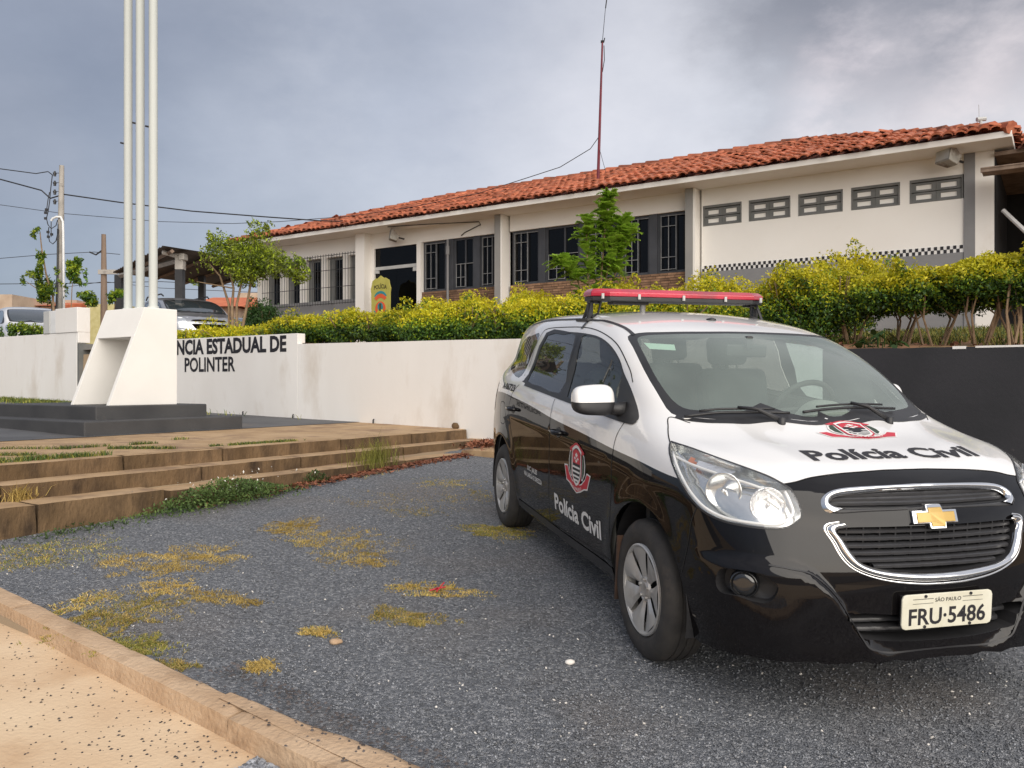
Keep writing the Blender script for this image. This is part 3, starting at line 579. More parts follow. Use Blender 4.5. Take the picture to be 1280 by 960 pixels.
# ------------------------------------------------------------------ boundary walls
wl = thing('white_wall', 'long white boundary wall painted with black lettering behind the car', 'wall', cd(-8, 9.06, .6), BANG)
WD = 8.97
mb = MB(); mb.cbox(-14.2, -9.99, WD, WD + .16, .4, 2.035); obj('letter_panel', mb, M['wall'], wl, bevel=.006)
def top_poly(c0, c1, z0, z1, zb, name, m, parent, d0=WD, th=.16, n=14, seed=0):
    r = np.random.default_rng(seed); mb = MB(); vs = []
    for i in range(n + 1):
        c = c0 + (c1 - c0) * i / n; z = z0 + (z1 - z0) * i / n + r.normal(0, .002)
        vs += [cd(c, d0, zb), cd(c, d0, z), cd(c, d0 + th, z), cd(c, d0 + th, zb)]
    fs = [(0, 1, 2, 3), (4 * n, 4 * n + 3, 4 * n + 2, 4 * n + 1)]
    for i in range(n):
        a = 4 * i; fs += [(a, a + 4, a + 5, a + 1), (a + 1, a + 5, a + 6, a + 2), (a + 2, a + 6, a + 7, a + 3)]
    mb.add(vs, fs); return obj(name, mb, m, parent)
top_poly(-9.985, -3.2, 1.868, 1.80, .2, 'wall_panel', M['wall'], wl)
top_poly(-3.2, -2.08, 1.80, 1.62, .0, 'wall_panel', M['wall'], wl)
bw = thing('black_wall', 'low black painted wall with a chipped white edge on the right behind the car', 'wall', cd(1, 9.06, .2), BANG)
top_poly(-2.08, 5.5, 1.600, 1.575, -.2, 'wall_panel', M['blackwall'], bw, n=40, seed=4)
mb = MB(); rr_ = random.Random(5)
cc_ = -2.07
while cc_ < 5.4:
    L_ = rr_.uniform(.1, .6); zt = 1.600 - .025 * (cc_ + 2.08) / 7.36
    if rr_.random() < .7: mb.cbox(cc_, cc_ + L_, WD - .004, WD + .12, zt - rr_.uniform(.004, .022), zt + .006)
    cc_ += L_ + rr_.uniform(.0, .12)
obj('bare_edge', mb, M['wall'], bw)
# left stretch of wall with the meter housing
lw = thing('side_wall', 'white boundary wall at the far left with a block housing on its end', 'wall', cd(-19, 9.06, .8), BANG)
mb = MB(); mb.cbox(-30, -16.36, WD, WD + .18, .5, 2.272); obj('wall_panel', mb, M['wall'], lw, bevel=.006)
mb = MB(); mb.cbox(-17.13, -16.31, WD - .02, WD + .25, 2.274, 2.77); mb.cbox(-16.358, -16.312, WD + .0, WD + .25, 2.06, 2.2735); obj('housing', mb, M['wall'], lw, bevel=.01)
mb = MB(); mb.cbox(-16.357, -16.29, WD + .01, WD + .3, .6, 2.045); obj('jamb', mb, M['midgrey'], lw)
mb = MB()
for k in range(22): mb.cbox(-16.29, -16.0, WD + .33, WD + .345, .95 + k * .05, .985 + k * .05)
obj('louvre', mb, M['white'], lw)
mb = MB(); mb.cbox(-17.60, -17.36, WD - .02, WD + .16, 2.276, 2.74); obj('meter_box', mb, M['metalgrey'], lw, bevel=.01)
mb = MB(); mb.cbox(-17.355, -17.14, WD - .01, WD + .16, 2.276, 2.74); obj('conduit_box', mb, M['pvc'], lw, bevel=.01)
# far gate wall seen between housing and monument
mb = MB(); mb.cbox(-19.5, -12.65, 11.2, 11.35, 1.2, 2.32); tag(obj('low_wall', mb, M['wall']), 'low pale wall seen between the block housing and the monument', 'wall')

# lettering painted on the wall
def text_mesh(body, size=1., bold=0., cond=1., align='LEFT', res=3):
    cu = bpy.data.curves.new('txt', 'FONT'); cu.body = body; cu.size = size; cu.offset = bold; cu.resolution_u = res; cu.align_x = align
    o = bpy.data.objects.new('txt', cu); scene.collection.objects.link(o); bpy.context.view_layer.update()
    me = bpy.data.meshes.new_from_object(o.evaluated_get(bpy.context.evaluated_depsgraph_get())); V = np.array([v.co[:2] for v in me.vertices]); F_ = [tuple(p.vertices) for p in me.polygons]
    bpy.data.objects.remove(o); bpy.data.meshes.remove(me); bpy.data.curves.remove(cu); V[:, 0] *= cond; return V, F_
def fit_text(body, w, h, bold=0., italic=0.):
    """letters fitted into a box w wide with capitals h high, origin at the baseline left"""
    V, F_ = text_mesh(body, 1., bold); cap, _ = text_mesh('H', 1., bold); hc = cap[:, 1].max() - cap[:, 1].min(); base = cap[:, 1].min()
    V[:, 0] -= V[:, 0].min(); V[:, 1] -= base; V[:, 0] *= w / V[:, 0].max(); V[:, 1] *= h / hc; return V, F_
def wall_text(name, body, c0, c1, zb, h, m, parent, d=WD - .004, bold=.012, label=None):
    V, F_ = fit_text(body, c1 - c0, h, bold); mb = MB(); mb.add([cd(c0 + x, d, zb + y) for x, y in V], F_); return obj(name, mb, m, parent)
wall_text('lettering', 'NCIA ESTADUAL DE', -13.09, -10.24, 1.752, .262, M['ink'], wl, bold=.04)
wall_text('lettering', 'POLINTER', -12.86, -11.49, 1.450, .250, M['ink'], wl, bold=.025)

def small_rock(name, label, cat, p, s, m, seed):
    r = np.random.default_rng(seed); bm = bmesh.new(); bmesh.ops.create_icosphere(bm, subdivisions=2, radius=1)
    for v in bm.verts: k = 1 + .28 * float(fbm(np.array(v.co.x * 2 + seed), np.array(v.co.y * 2 + v.co.z), seed)); v.co = Vector((v.co.x * s[0] * k + p[0], v.co.y * s[1] * k + p[1], v.co.z * s[2] * k + p[2]))
    me = bpy.data.meshes.new(name); bm.to_mesh(me); bm.free(); me.polygons.foreach_set('use_smooth', np.ones(len(me.polygons), dtype=bool)); tag(link(name, me, m), label, cat)
X, Y = gp(420, 803); small_rock('tan_stone', 'flat tan stone lying on the gravel right of a dry grass tuft', 'stone', (X, Y, float(zlot(X, Y)) + .008), (.032, .026, .014), M['kerb'], 3)
X, Y = gp(712, 830); small_rock('pale_stone', 'pale flat stone on the gravel left of the front wheel', 'stone', (X, Y, float(zlot(X, Y)) + .008), (.022, .016, .012), M['palestone'], 5)
X, Y = gp(548, 741); z = float(zlot(X, Y)); mb = MB()
for a, b in (((-.05, 0, .012), (.04, .01, .03)), ((-.01, -.02, .01), (.03, .03, .05)), ((-.04, .02, .01), (.0, -.01, .03))): mb.tube([(X + a[0], Y + a[1], z + a[2]), (X + b[0], Y + b[1], z + b[2])], .004, 5)
tag(obj('red_scrap', mb, M['red']), 'small red plastic scrap caught in a grass patch on the gravel', 'litter')
small_rock('dark_lump', 'small dark rubble lump at the foot of the white wall by the top step', 'rubble', cd(-6.85, 8.93, .67), (.05, .03, .045), M['stepface'], 7)
for k, (c, lab) in enumerate(((-11.25, 'left'), (-10.05, 'middle'), (-8.35, 'right'))):
    mb = MB(); z = pave_z(c); mb.tube([cd(c, 8.93, z - .01), cd(c, 8.93, z + .05), cd(c + .02, 8.92, z + .06)], .012, 6); tag(obj('pipe_stub', mb, M['black']), 'tiny dark pipe stub at the foot of the white wall, ' + lab + ' of the three', 'pipe', 'stubs along the wall foot')

# ------------------------------------------------------------------ monument with three flag poles
mo = thing('monument', 'white sloping monument block with a recess on two charcoal tiers by the steps', 'monument', cd(-10, 5.8, .69), BANG)
mb = MB(); mb.cbox(-12.6, -8.735, 4.87, 6.93, .5, .832); obj('lower_tier', mb, M['tier'], mo, bevel=.012)
mb = MB(); mb.cbox(-11.45, -9.09, 5.20, 6.66, .80, .987); obj('upper_tier', mb, M['tier'], mo, bevel=.012)
ZB, ZT, C0, C1, DB, DT, DK = .9875, 2.163, -9.99, -9.17, 5.40, 5.85, 6.29
dz = lambda z: DB + (DT - DB) * (z - ZB) / (ZT - ZB)
mb = MB(); zo = 1.80; t = .055
c0i, c1i, dk = C0 + t, C1 - t, DK - .06
P = [cd(C0, DB, ZB), cd(C0, DT, ZT), cd(C1, DT, ZT), cd(C1, DB, ZB), cd(c0i, DB, ZB), cd(c0i, dz(zo), zo), cd(c1i, dz(zo), zo), cd(c1i, DB, ZB), cd(C0, DK, ZB), cd(C0, DK, ZT), cd(C1, DK, ZT), cd(C1, DK, ZB), cd(c0i, dk, ZB), cd(c0i, dk, zo), cd(c1i, dk, zo), cd(c1i, dk, ZB)]
mb.add(P, [(0, 1, 5, 4), (1, 2, 6, 5), (2, 3, 7, 6), (0, 8, 9, 1), (3, 2, 10, 11), (1, 9, 10, 2), (8, 11, 10, 9), (4, 5, 13, 12), (5, 6, 14, 13), (6, 7, 15, 14), (12, 13, 14, 15), (0, 4, 12, 8), (3, 11, 15, 7), (8, 12, 15, 11)])
obj('block', mb, M['mon'], mo, bevel=.008)
fp = None
for k, c in enumerate((-9.87, -9.61, -9.335)):
    t_ = thing('flag_pole', ('leftmost', 'middle', 'rightmost')[k] + ' of three pale painted poles rising from the white monument', 'flagpole', cd(c, 6.07, ZT), BANG, 'poles on the monument')
    mb = MB(); mb.tube([cd(c, 6.07, ZT - .01), cd(c, 6.07, 4.2), cd(c, 6.07, 6.9)], .051, 16); mb.tube([cd(c, 6.07, ZT), cd(c, 6.07, ZT + .035)], .065, 16)
    obj('pole', mb, M['polepaint'], t_, auto=40)
    mb = MB(); zc = (4.31, 4.52, 4.43)[k] - .02; mb.tube([cd(c - .05, 6.04, zc), cd(c - .085, 6.02, zc + .01)], .012, 6); obj('cleat', mb, M['black'], t_)

# ------------------------------------------------------------------ station building
bd = thing('station_building', 'long low white police station with clay tiled roof behind the hedge', 'building', cd(-10, 15.3, 2.05), BANG)
BD = 15.3; FZ = 2.05; SZ = 4.975; CL, CR = -18.64, -.91
def part_box(name, c0, c1, d0, d1, z0, z1, m, parent=bd, bevel=0.):
    mb = MB(); mb.cbox(c0, c1, d0, d1, z0, z1); return obj(name, mb, m, parent, bevel=bevel)
BACK = 22.4
# walls: right bay
part_box('wall', -5.785, -1.337, BD, BD + .2, 4.655, SZ, M['wall_white'])
part_box('wall', -5.785, -1.337, BD + .002, BD + .2, 3.505, 4.262, M['wall_white'])
vw = [(-5.756, -5.003), (-4.868, -4.108), (-3.969, -3.207), (-3.069, -2.29), (-2.143, -1.344)]
edges = [-5.785] + [x for p in vw for x in p] + [-1.337]
for a, b in zip(edges[0::2], edges[1::2]):
    if b - a > .01: part_box('wall', a, b, BD + .001, BD + .2, 4.262, 4.655, M['wall_white'])
part_box('dado', -5.785, -1.337, BD - .012, BD + .2, 1.9, 3.385, M['greypaint'])
part_box('wall_strip', -5.785, -1.337, BD - .006, BD + .19, 3.386, 3.5045, M['white'])
n = 94; w_ = (5.785 - 1.337 - .03) / n; sq = bpy.data.meshes.new('check_square')
for k in range(n):
    mb = MB(); z = 0
    if k == 0:
        mb.cbox(0, w_, 0, .004, 0, .058); A = np.array(mb.v); sq.from_pydata([tuple(x) for x in (A @ np.array([[E1[0], E2[0], 0], [E1[1], E2[1], 0], [0, 0, 1]]))], [], mb.f); sq.update()
    o = link('check_square', sq, M['ink'], bd); A = Matrix(MINV[bd.name].tolist()) @ Vector(cd(-5.77 + k * w_, BD - .0105, 3.4455 if k % 2 else 3.3865)); o.location = A
blk = None
for (a, b) in vw:   # vents made of four concrete blocks, each with a pale opening
    vf = MB(); z0, z1, t = 4.264, 4.653, .028
    vf.cbox(a + .002, b - .002, BD + .10, BD + .12, z0, z1)
    vf.cbox(a + .002, a + t, BD - .004, BD + .1, z0, z1); vf.cbox(b - t, b - .002, BD - .004, BD + .1, z0, z1); vf.cbox(a + t, b - t, BD - .004, BD + .1, z1 - .045, z1); vf.cbox(a + t, b - t, BD - .004, BD + .1, z0, z0 + .02)
    f_ = obj('vent_window', vf, M['midgrey'], bd)
    W_ = (b - a - 2 * t) / 2; H_ = (z1 - z0 - .065) / 2
    for i in range(2):
        for j in range(2):
            x0, x1, y0, y1 = a + t + i * W_, a + t + (i + 1) * W_ - .003, z0 + .02 + j * H_, z0 + .02 + (j + 1) * H_ - .012
            fr = MB(); e = .045
            fr.cbox(x0, x0 + e * 1.5, BD + .02, BD + .09, y0, y1); fr.cbox(x1 - e * 1.5, x1, BD + .02, BD + .09, y0, y1); fr.cbox(x0, x1, BD + .022, BD + .088, y0, y0 + e * .8); fr.cbox(x0, x1, BD + .022, BD + .088, y1 - e * .8, y1)
            fr.cbox(x0 + e * 1.2, x1 - e * 1.2, BD + .035, BD + .05, y0 + e * .6, y1 - e * .6, 1); obj('vent_block', fr, [M['midgrey'], M['wall_white']], f_)
# pilasters
for a, b, side in ((-6.017, -5.785, 1), (-10.457, -10.21, 1)):
    mb = MB(); mb.cbox(a, a + .15, BD - .25, BD + .1, 1.9, SZ - .002); mb.cbox(a + .1505, a + .19, BD - .235, BD + .1, 1.9, SZ - .002, 1); obj('pilaster', mb, [M['lightgrey'], M['wall_white']], bd)
part_box('pilaster', -1.335, -1.178, BD - .03, BD + .2, 1.9, SZ - .002, M['greypaint']); part_box('corner_wall', -1.177, CR, BD - .02, BACK, 1.9, SZ - .002, M['wall_white'])
part_box('pilaster', -14.673, -14.373, BD - .25, BD + .2, 1.9, SZ - .002, M['wall_white'])
# windowed bays
def header(c0, c1, zt=4.62): part_box('wall', c0, c1, BD, BD + .2, zt, SZ, M['wall_white'])
header(-10.21, -6.017); header(-14.373, -12.746, 4.60); header(-12.746, -10.457); header(CL, -14.673, 4.52)
def brick_dado(c0, c1):
    part_box('dado', c0, c1, BD + .012, BD + .2, 1.9, 3.43, M['mortar']); mb = MB(); r = random.Random(int(c0 * 7)); z = 3.425; row = 0
    while z > 2.3:
        c = c0 + .01 - (row % 2) * .11
        while c < c1:
            L_ = r.uniform(.17, .24); a, b = max(c, c0 + .004), min(c + L_ - .01, c1 - .004)
            if b - a > .03: mb.cbox(a, b, BD + r.uniform(-.006, .006), BD + .013, z - .042, z)
            c += L_
        z -= .052; row += 1
    tag(obj('bricks', mb, M['brick'], bd), kind='stuff')
brick_dado(-10.21, -6.017); brick_dado(-12.746, -10.457)
def window(c0, c1, z0, z1, kind, pb):
    """dark grey recessed frame, two panes, pale security bars over the left leaf"""
    t = .045; fr = MB(); D0, D1 = BD + .06, BD + .14
    for a, b, p, q in ((c0, c0 + t, z0, z1), (c1 - t, c1, z0, z1), (c0 + t, c1 - t, z1 - t, z1), (c0 + t, c1 - t, z0, z0 + t)): fr.cbox(a, b, D0, D1, p, q)
    mid = c0 + (c1 - c0) * .56; fr.cbox(mid - .018, mid + .018, D0 + .005, D1 - .005, z0 + t, z1 - t)
    w = obj('window', fr, M['darkgrey'], bd)
    for a, b in ((c0 + t, mid - .018), (mid + .018, c1 - t)):
        g = MB(); g.cbox(a - .002, b + .002, D0 + .03, D0 + .036, z0 + t - .002, z1 - t + .002); obj('pane', g, G_win, w)
    g = MB(); k0, k1 = c0 + t + .03, mid + .01; zt = z1 - t if kind == 0 else z0 + (z1 - z0) * .50
    for k in range(3): x = k0 + (k1 - k0) * (k / 2); g.cbox(x - .0055, x + .0055, D0 - .03, D0 - .015, z0 + t, zt)
    for f in ((.02, .24, .80, .985) if kind == 0 else (.02, .42, .98)): z = z0 + t + (zt - z0 - t) * f; g.cbox(k0 - .008, k1 + (.4 * (c1 - c0) if f > .9 else .008), D0 - .034, D0 - .02, z - .0055, z + .0055)
    obj('security_bars', g, M['bars'], w)
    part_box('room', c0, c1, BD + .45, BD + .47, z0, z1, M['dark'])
for i, (a, b, k) in enumerate(((-10.178, -9.476, 0), (-9.308, -8.482, 1), (-8.31, -7.679, 0), (-7.48, -6.881, 0), (-6.709, -6.03, 0))): window(a, b, 3.435, 4.618, k, bd)
for a, b in ((-9.476, -9.308), (-8.482, -8.31), (-7.679, -7.48), (-6.881, -6.709)): part_box('pier', a + .001, b - .001, BD + .02, BD + .2, 3.431, 4.619, M['darkgrey'])
for a, b, k in ((-12.722, -12.044, 0), (-11.808, -11.232, 1), (-11.052, -10.47, 0)): window(a, b, 3.435, 4.618, k, bd)
for a, b in ((-12.043, -11.81), (-11.231, -11.053)): part_box('pier', a, b, BD + .02, BD + .2, 3.431, 4.619, M['darkgrey'])
# entrance
part_box('door_jamb', -14.37, -14.266, BD - .01, BD + .2, 1.9, 4.599, M['wall_white']); part_box('door_jamb', -12.87, -12.747, BD - .04, BD + .2, 1.9, 4.619, M['wall_white'])
dr = part_box('entrance_door', -14.264, -12.872, BD + .02, BD + .08, 4.06, 4.14, M['metalgrey'])
for a, b, p, q in ((-14.264, -12.872, 4.142, 4.598), (-14.264, -13.57, 2.06, 4.058), (-13.565, -12.872, 2.06, 4.058)): mb = MB(); mb.cbox(a, b, BD + .04, BD + .05, p, q); obj('pane', mb, G_win, dr)
mb = MB(); mb.cbox(-14.2, -14.13, BD + .035, BD + .039, 3.05, 3.25); obj('notice', mb, M['white'], dr)
mb = MB(); mb.cbox(-14.25, -14.13, BD + .0, BD + .04, 3.98, 4.05); mb.cbox(-13.02, -12.88, BD + .0, BD + .04, 3.96, 4.05); obj('hinge', mb, M['metalgrey'], dr)
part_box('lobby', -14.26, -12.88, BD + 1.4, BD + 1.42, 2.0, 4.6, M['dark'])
# left bay with piers, blinds and a long cage of bars
part_box('dado', CL, -14.673, BD - .01, BD + .2, 1.9, 3.40, M['greypaint'])
piers = [(-18.64, -18.30), (-17.708, -17.504), (-16.941, -16.726), (-16.126, -15.934), (-15.343, -15.156)]
for a, b in piers: part_box('pier', a, b, BD - .008, BD + .25, 3.401, 4.519, M['wall_white'])
pe = [p for q in piers for p in q][1:] + [-14.674]
for a, b in zip(pe[0::2], pe[1::2]):
    wf = MB(); wf.cbox(a + .001, a + .2, BD + .10, BD + .14, 3.401, 4.519); wf.cbox(a + .2, b - .001, BD + .10, BD + .14, 4.45, 4.519); w = obj('window', wf, M['midgrey'], bd)
    mb = MB(); mb.cbox(a + .2, b - .001, BD + .115, BD + .12, 3.401, 4.45); obj('pane', mb, G_win, w)
    mb = MB()
    for k in range(7): x = a + .2 + k * (b - a - .2) / 7; mb.cbox(x, x + .055, BD + .18, BD + .20, 3.401, 4.45)
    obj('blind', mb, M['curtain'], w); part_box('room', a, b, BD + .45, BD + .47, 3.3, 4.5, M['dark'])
mb = MB(); k = -18.25
while k < -14.68: mb.tube([cd(k, BD - .16, 3.27), cd(k, BD - .16, 4.58)], .0075, 5); k += .098
for z in (3.30, 3.72, 4.16, 4.54): mb.tube([cd(-18.27, BD - .16, z), cd(-14.68, BD - .16, z)], .009, 5)
for c in (-18.2, -17.3, -16.5, -15.7, -14.75):
    for z in (3.31, 4.55): mb.tube([cd(c, BD - .16, z), cd(c, BD + .0, z)], .008, 5)
obj('security_cage', mb, M['black'], bd)
# side, back walls and porch
part_box('wall', CL, CL + .2, BD + .2, BACK, 1.9, SZ, M['wall_white']); part_box('wall', CL, -1.18, BACK - .2, BACK, 1.9, SZ, M['wall_white'])
# roof: soffit slab with fascia, hipped tile roof
EV, W_H = 14.6, 4.25; EL, ER = -19.0, -.638; RZ = 5.08; SL = .355
sl = MB(); sl.cbox(EL, ER, EV, BACK + .7, SZ + .001, SZ + .10); roof = obj('roof', sl, M['wall_white'], bd, bevel=.008)
def rp(c, d, dz=0.): return cd(c, d, RZ + dz + SL * min(d - EV, BACK + .7 - d, c - EL if c - EL < W_H else 9, ER - c if ER - c < W_H else 9))
RD = EV + W_H; BK = BACK + .7
mb = MB(); a, b, c_, d_ = (EL, EV), (ER, EV), (ER, BK), (EL, BK); zr = RZ + SL * W_H
e0, e1_, e2_, e3 = cd(EL, EV, RZ), cd(ER, EV, RZ), cd(ER, BK, RZ), cd(EL, BK, RZ); r0, r1 = cd(EL + W_H, (EV + BK) / 2, RZ + SL * (BK - EV) / 2), cd(ER - W_H, (EV + BK) / 2, RZ + SL * (BK - EV) / 2)
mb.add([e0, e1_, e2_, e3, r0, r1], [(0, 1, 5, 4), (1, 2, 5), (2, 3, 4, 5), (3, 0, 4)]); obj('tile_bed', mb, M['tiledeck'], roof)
HALF = (BK - EV) / 2; SLR = RZ; zr = RZ + SL * HALF
def tile_mesh():
    n = 5; vs = []; fs = []; Lt = .42
    for k, (y, rr, zz) in enumerate(((0, .080, .026), (Lt, .064, .0))):
        for j in range(n + 1):
            a = math.pi * j / n; vs.append((rr * math.cos(a), y, rr * math.sin(a) * .72 + zz))
    for j in range(n + 1):
        a = math.pi * j / n; vs.append((.066 * math.cos(a), 0, .066 * math.sin(a) * .66 + .015))
    fs = [(j, j + 1, n + 2 + j, n + 1 + j) for j in range(n)] + [(j + 1, j, 2 * n + 2 + j, 2 * n + 3 + j) for j in range(n)]
    me = mesh_from('tile', vs, fs); return me, np.array(vs), fs
TME, TV, TF = tile_mesh()
ang = math.atan(SL); rows = int(HALF / math.cos(ang) / .335); cols = int((ER - EL) / .168); cand = []
r = random.Random(3)
def tile_frame(kind, c, d):
    """rotation (columns: across, up-slope, normal) and place of a tile on the front, right, left or back slope"""
    up = {'f': (0, 1), 'r': (-1, 0), 'l': (1, 0), 'b': (0, -1)}[kind]; ux, uy = up; u = np.array([E1[0] * ux + E2[0] * uy, E1[1] * ux + E2[1] * uy, 0]) * math.cos(ang) + np.array([0, 0, math.sin(ang)])
    nrm = np.array([0, 0, 1.]) - u * u[2]; nrm /= np.linalg.norm(nrm); x = np.cross(u, nrm)
    t = {'f': d - EV, 'b': BK - d, 'r': ER - c, 'l': c - EL}[kind]
    return np.stack([x, u, nrm], 1), np.array(cd(c, d, RZ + SL * t + .03))
for j in range(rows):
    t = -.09 + j * .335 * math.cos(ang)
    for i in range(cols + 1):
        c = EL + .08 + i * .1675
        if c - EL < t + .13 or ER - c < t + .13: continue
        cand.append(('f', c + r.gauss(0, .007), EV + t + r.gauss(0, .012)))
    for i in range(int((BK - EV) / .168)):
        d = EV + .1 + i * .1675
        if d - EV < t + .13 or BK - d < t + .13: continue
        cand.append(('r', ER - t + r.gauss(0, .012), d)); cand.append(('l', EL + t, d))
tiles = []
for k, c, d in cand:
    R, p = tile_frame(k, c, d); tiles.append((np.hypot(p[0], p[1]) - (8 if k == 'f' else 0), k, R, p))
tiles.sort(key=lambda q: q[0]); MI = MINV[roof.name]; MIR = Matrix(MI.tolist())
bulkV, bulkF = [], []
for idx, (dd_, k, R, p) in enumerate(tiles):
    a = r.gauss(0, .06); b = r.gauss(0, .045); Rj = R @ np.array([[math.cos(a), -math.sin(a), 0], [math.sin(a), math.cos(a), 0], [0, 0, 1]]) @ np.array([[1, 0, 0], [0, math.cos(b), -math.sin(b)], [0, math.sin(b), math.cos(b)]])
    p = p + np.array([0, 0, r.gauss(0, .009)])
    if idx < 300:
        m4 = np.eye(4); m4[:3, :3] = Rj; m4[:3, 3] = p; o = link('tile', TME, M['tile'], roof); o.matrix_local = Matrix((MI @ m4).tolist())
    else:
        A = (TV @ Rj.T + p) @ MI[:3, :3].T + MI[:3, 3]; n0 = sum(len(x) for x in bulkV) if False else len(bulkV) * len(TV); bulkV.append(A); bulkF.append(np.array(TF) + n0)
o = link('roof_tiles', np_mesh('roof_tiles', np.concatenate(bulkV), np.concatenate(bulkF)), M['tile'], roof); tag(o, kind='stuff')
mb = MB()   # ridge and hip caps
def caps(p, q):
    p, q = np.array(p), np.array(q); L_ = np.linalg.norm(q - p); n = int(L_ / .36)
    for k in range(n):
        a = p + (q - p) * (k / n); b = p + (q - p) * ((k + 1.12) / n); mb.tube([a + [0, 0, .035 + r.gauss(0, .006)], b + [0, 0, .02]], [.105, .085], 8)
caps(e1_, r1); caps(e0, r0); caps(r0, r1); tag(obj('ridge_tiles', mb, M['tile'], roof), kind='stuff')
# porch at the right end: dark opening under a second tiled roof
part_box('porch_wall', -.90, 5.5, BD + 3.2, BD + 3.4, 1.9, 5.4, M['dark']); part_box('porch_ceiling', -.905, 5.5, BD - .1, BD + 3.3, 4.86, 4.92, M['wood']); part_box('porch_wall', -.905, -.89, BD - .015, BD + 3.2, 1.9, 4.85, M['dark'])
mb = MB(); mb.cbox(-1.05, 5.5, BD - .75, BD - .70, 4.48, 4.53); mb.cbox(-1.05, 5.5, BD - .76, BD - .2, 4.531, 4.55); obj('porch_shelf', mb, M['wood'], bd)
mb = MB(); mb.cbox(-.25, -.08, BD - .62, BD - .50, 4.20, 4.478); mb.cbox(-.3, 5.4, BD + .3, BD + .36, 3.85, 4.4); obj('porch_beam', mb, M['cement'], bd)
mb = MB(); mb.tube([cd(-.80, BD + .1, 4.02), cd(-.46, BD + .0, 3.60), cd(-.12, BD - .1, 3.20)], .035, 8); obj('downpipe', mb, M['pvc'], bd, auto=40)
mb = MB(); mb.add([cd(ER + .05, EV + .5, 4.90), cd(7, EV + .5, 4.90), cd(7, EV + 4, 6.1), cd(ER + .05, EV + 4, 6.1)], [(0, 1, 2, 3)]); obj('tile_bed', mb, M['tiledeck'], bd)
V_, F2 = [], []
for j in range(9):
    for i in range(44):
        c = ER + .18 + i * .1675; d = EV + .45 + j * .363; R, p = tile_frame('f', c, d); p[2] = 4.93 + SL * (d - EV - .5); A = (TV @ R.T + p) @ MINV[bd.name][:3, :3].T + MINV[bd.name][:3, 3]; F2.append(np.array(TF) + len(V_) * len(TV)); V_.append(A)
tag(link('porch_tiles', np_mesh('porch_tiles', np.concatenate(V_), np.concatenate(F2)), M['tile'], bd), kind='stuff')

# things fixed on or standing by the building
def floodlight(px, py, d, label, m, s=1.):
    k = (px - 640) / 1037; Y = d / (E2[0] * k + E2[1]); p = at(px, py, Y); t = thing('floodlight', label, 'lamp', p, BANG, 'floodlights under the eaves'); B = np.array([[E1[0], E2[0], 0], [E1[1], E2[1], 0], [0, 0, 1]]) @ np.array([[math.cos(.75), math.sin(.75), 0], [-math.sin(.75), math.cos(.75), 0], [0, 0, 1]]) @ np.array([[1, 0, 0], [0, .87, .5], [0, -.5, .87]])
    f = lambda y: [np.array(p) + B @ (np.array(q) * s) for q in y]
    mb = MB(); mb.add(f([(-.17, -.20, .12), (.17, -.20, .12), (.14, .10, .05), (-.14, .10, .05), (-.17, -.10, -.17), (.17, -.10, -.17), (.12, .12, -.12), (-.12, .12, -.12)]), [(0, 1, 2, 3), (0, 4, 5, 1), (1, 5, 6, 2), (2, 6, 7, 3), (3, 7, 4, 0), (4, 7, 6, 5)]); obj('housing', mb, m, t, bevel=.015)
    mb = MB(); mb.add(f([(-.15, -.207, .095), (.15, -.207, .095), (.15, -.117, -.145), (-.15, -.117, -.145)]), [(0, 1, 2, 3)]); obj('lens', mb, M['metalgrey'], t)
    mb = MB(); mb.tube(f([(0, .08, .0), (0, .26, .06)]), .02, 6); obj('bracket', mb, M['black'], t); return t
M['lampgrey'] = mat('dusty lamp housing', (.30, .29, .26), (.42, .40, .36), rough=.7, scale=9, c3=(.14, .10, .07), c3scale=6, c3lo=.45, c3hi=.7)
floodlight(494, 295, BD - .3, 'dirty wall floodlight above the entrance door', M['lampgrey'], .85); floodlight(1188, 196, BD - .35, 'pale wall floodlight near the right corner of the building', M['lampgrey'], .95)
mb = MB(); a0 = [cd(-13.3, EV + .12, SZ - .02), cd(-12.4, EV + .3, SZ - .03), cd(-11.05, BD - .02, SZ - .05), cd(-11.0, BD - .015, SZ - .12), cd(-11.45, BD - .015, 4.72), cd(-11.55, BD - .015, 4.66)]
mb.tube(a0, .012, 5); o = obj('wall_cable', mb, M['black'], None); tag(o, 'black cable sagging down the wall under the eave beside the entrance', 'cable')
mb = MB(); mb.tube([cd(-11.92, BD - .05, 4.60), cd(-11.92, BD - .05, 2.2)], .028, 8); mb.tube([cd(-11.92, BD - .05, 4.25), cd(-11.92, BD - .05, 4.45)], .045, 8, 0); o = obj('drain_pipe', mb, M['greypaint'], None, auto=40); tag(o, 'grey pipe running down between the windows right of the entrance', 'pipe')
# badge shaped board at the door
sg = thing('badge_board', 'olive gold badge shaped police board standing at the entrance door', 'sign', cd(-13.65, BD - .45, 2.3), BANG)
OUT = [(-.30, -.6), (-.31, .20), (-.33, .30), (-.29, .40), (-.27, .50), (-.16, .56), (-.10, .555), (0, .62), (.10, .555), (.16, .56), (.27, .50), (.29, .40), (.33, .30), (.31, .20), (.30, -.6)]
bc, bz = -13.62, 3.22; fB = lambda dd_: (lambda u, v: cd(bc + u * .98, BD - dd_, bz + v))
mb = MB(); mb.prism(OUT, fB(.48), fB(.45)); obj('board', mb, M['sign'], sg, bevel=.004)
def sign_poly(name, pts, m, dd_=.486): mb = MB(); mb.prism(pts, fB(dd_), fB(.4805)); obj(name, mb, m, sg)
V, F_ = fit_text('POL\u00cdCIA', .42, .10, .02); mb = MB(); mb.add([fB(.486)(x - .21, y + .28 + .03 * math.cos(7 * (x - .21))) for x, y in V], F_); obj('lettering', mb, M['signdark'], sg)
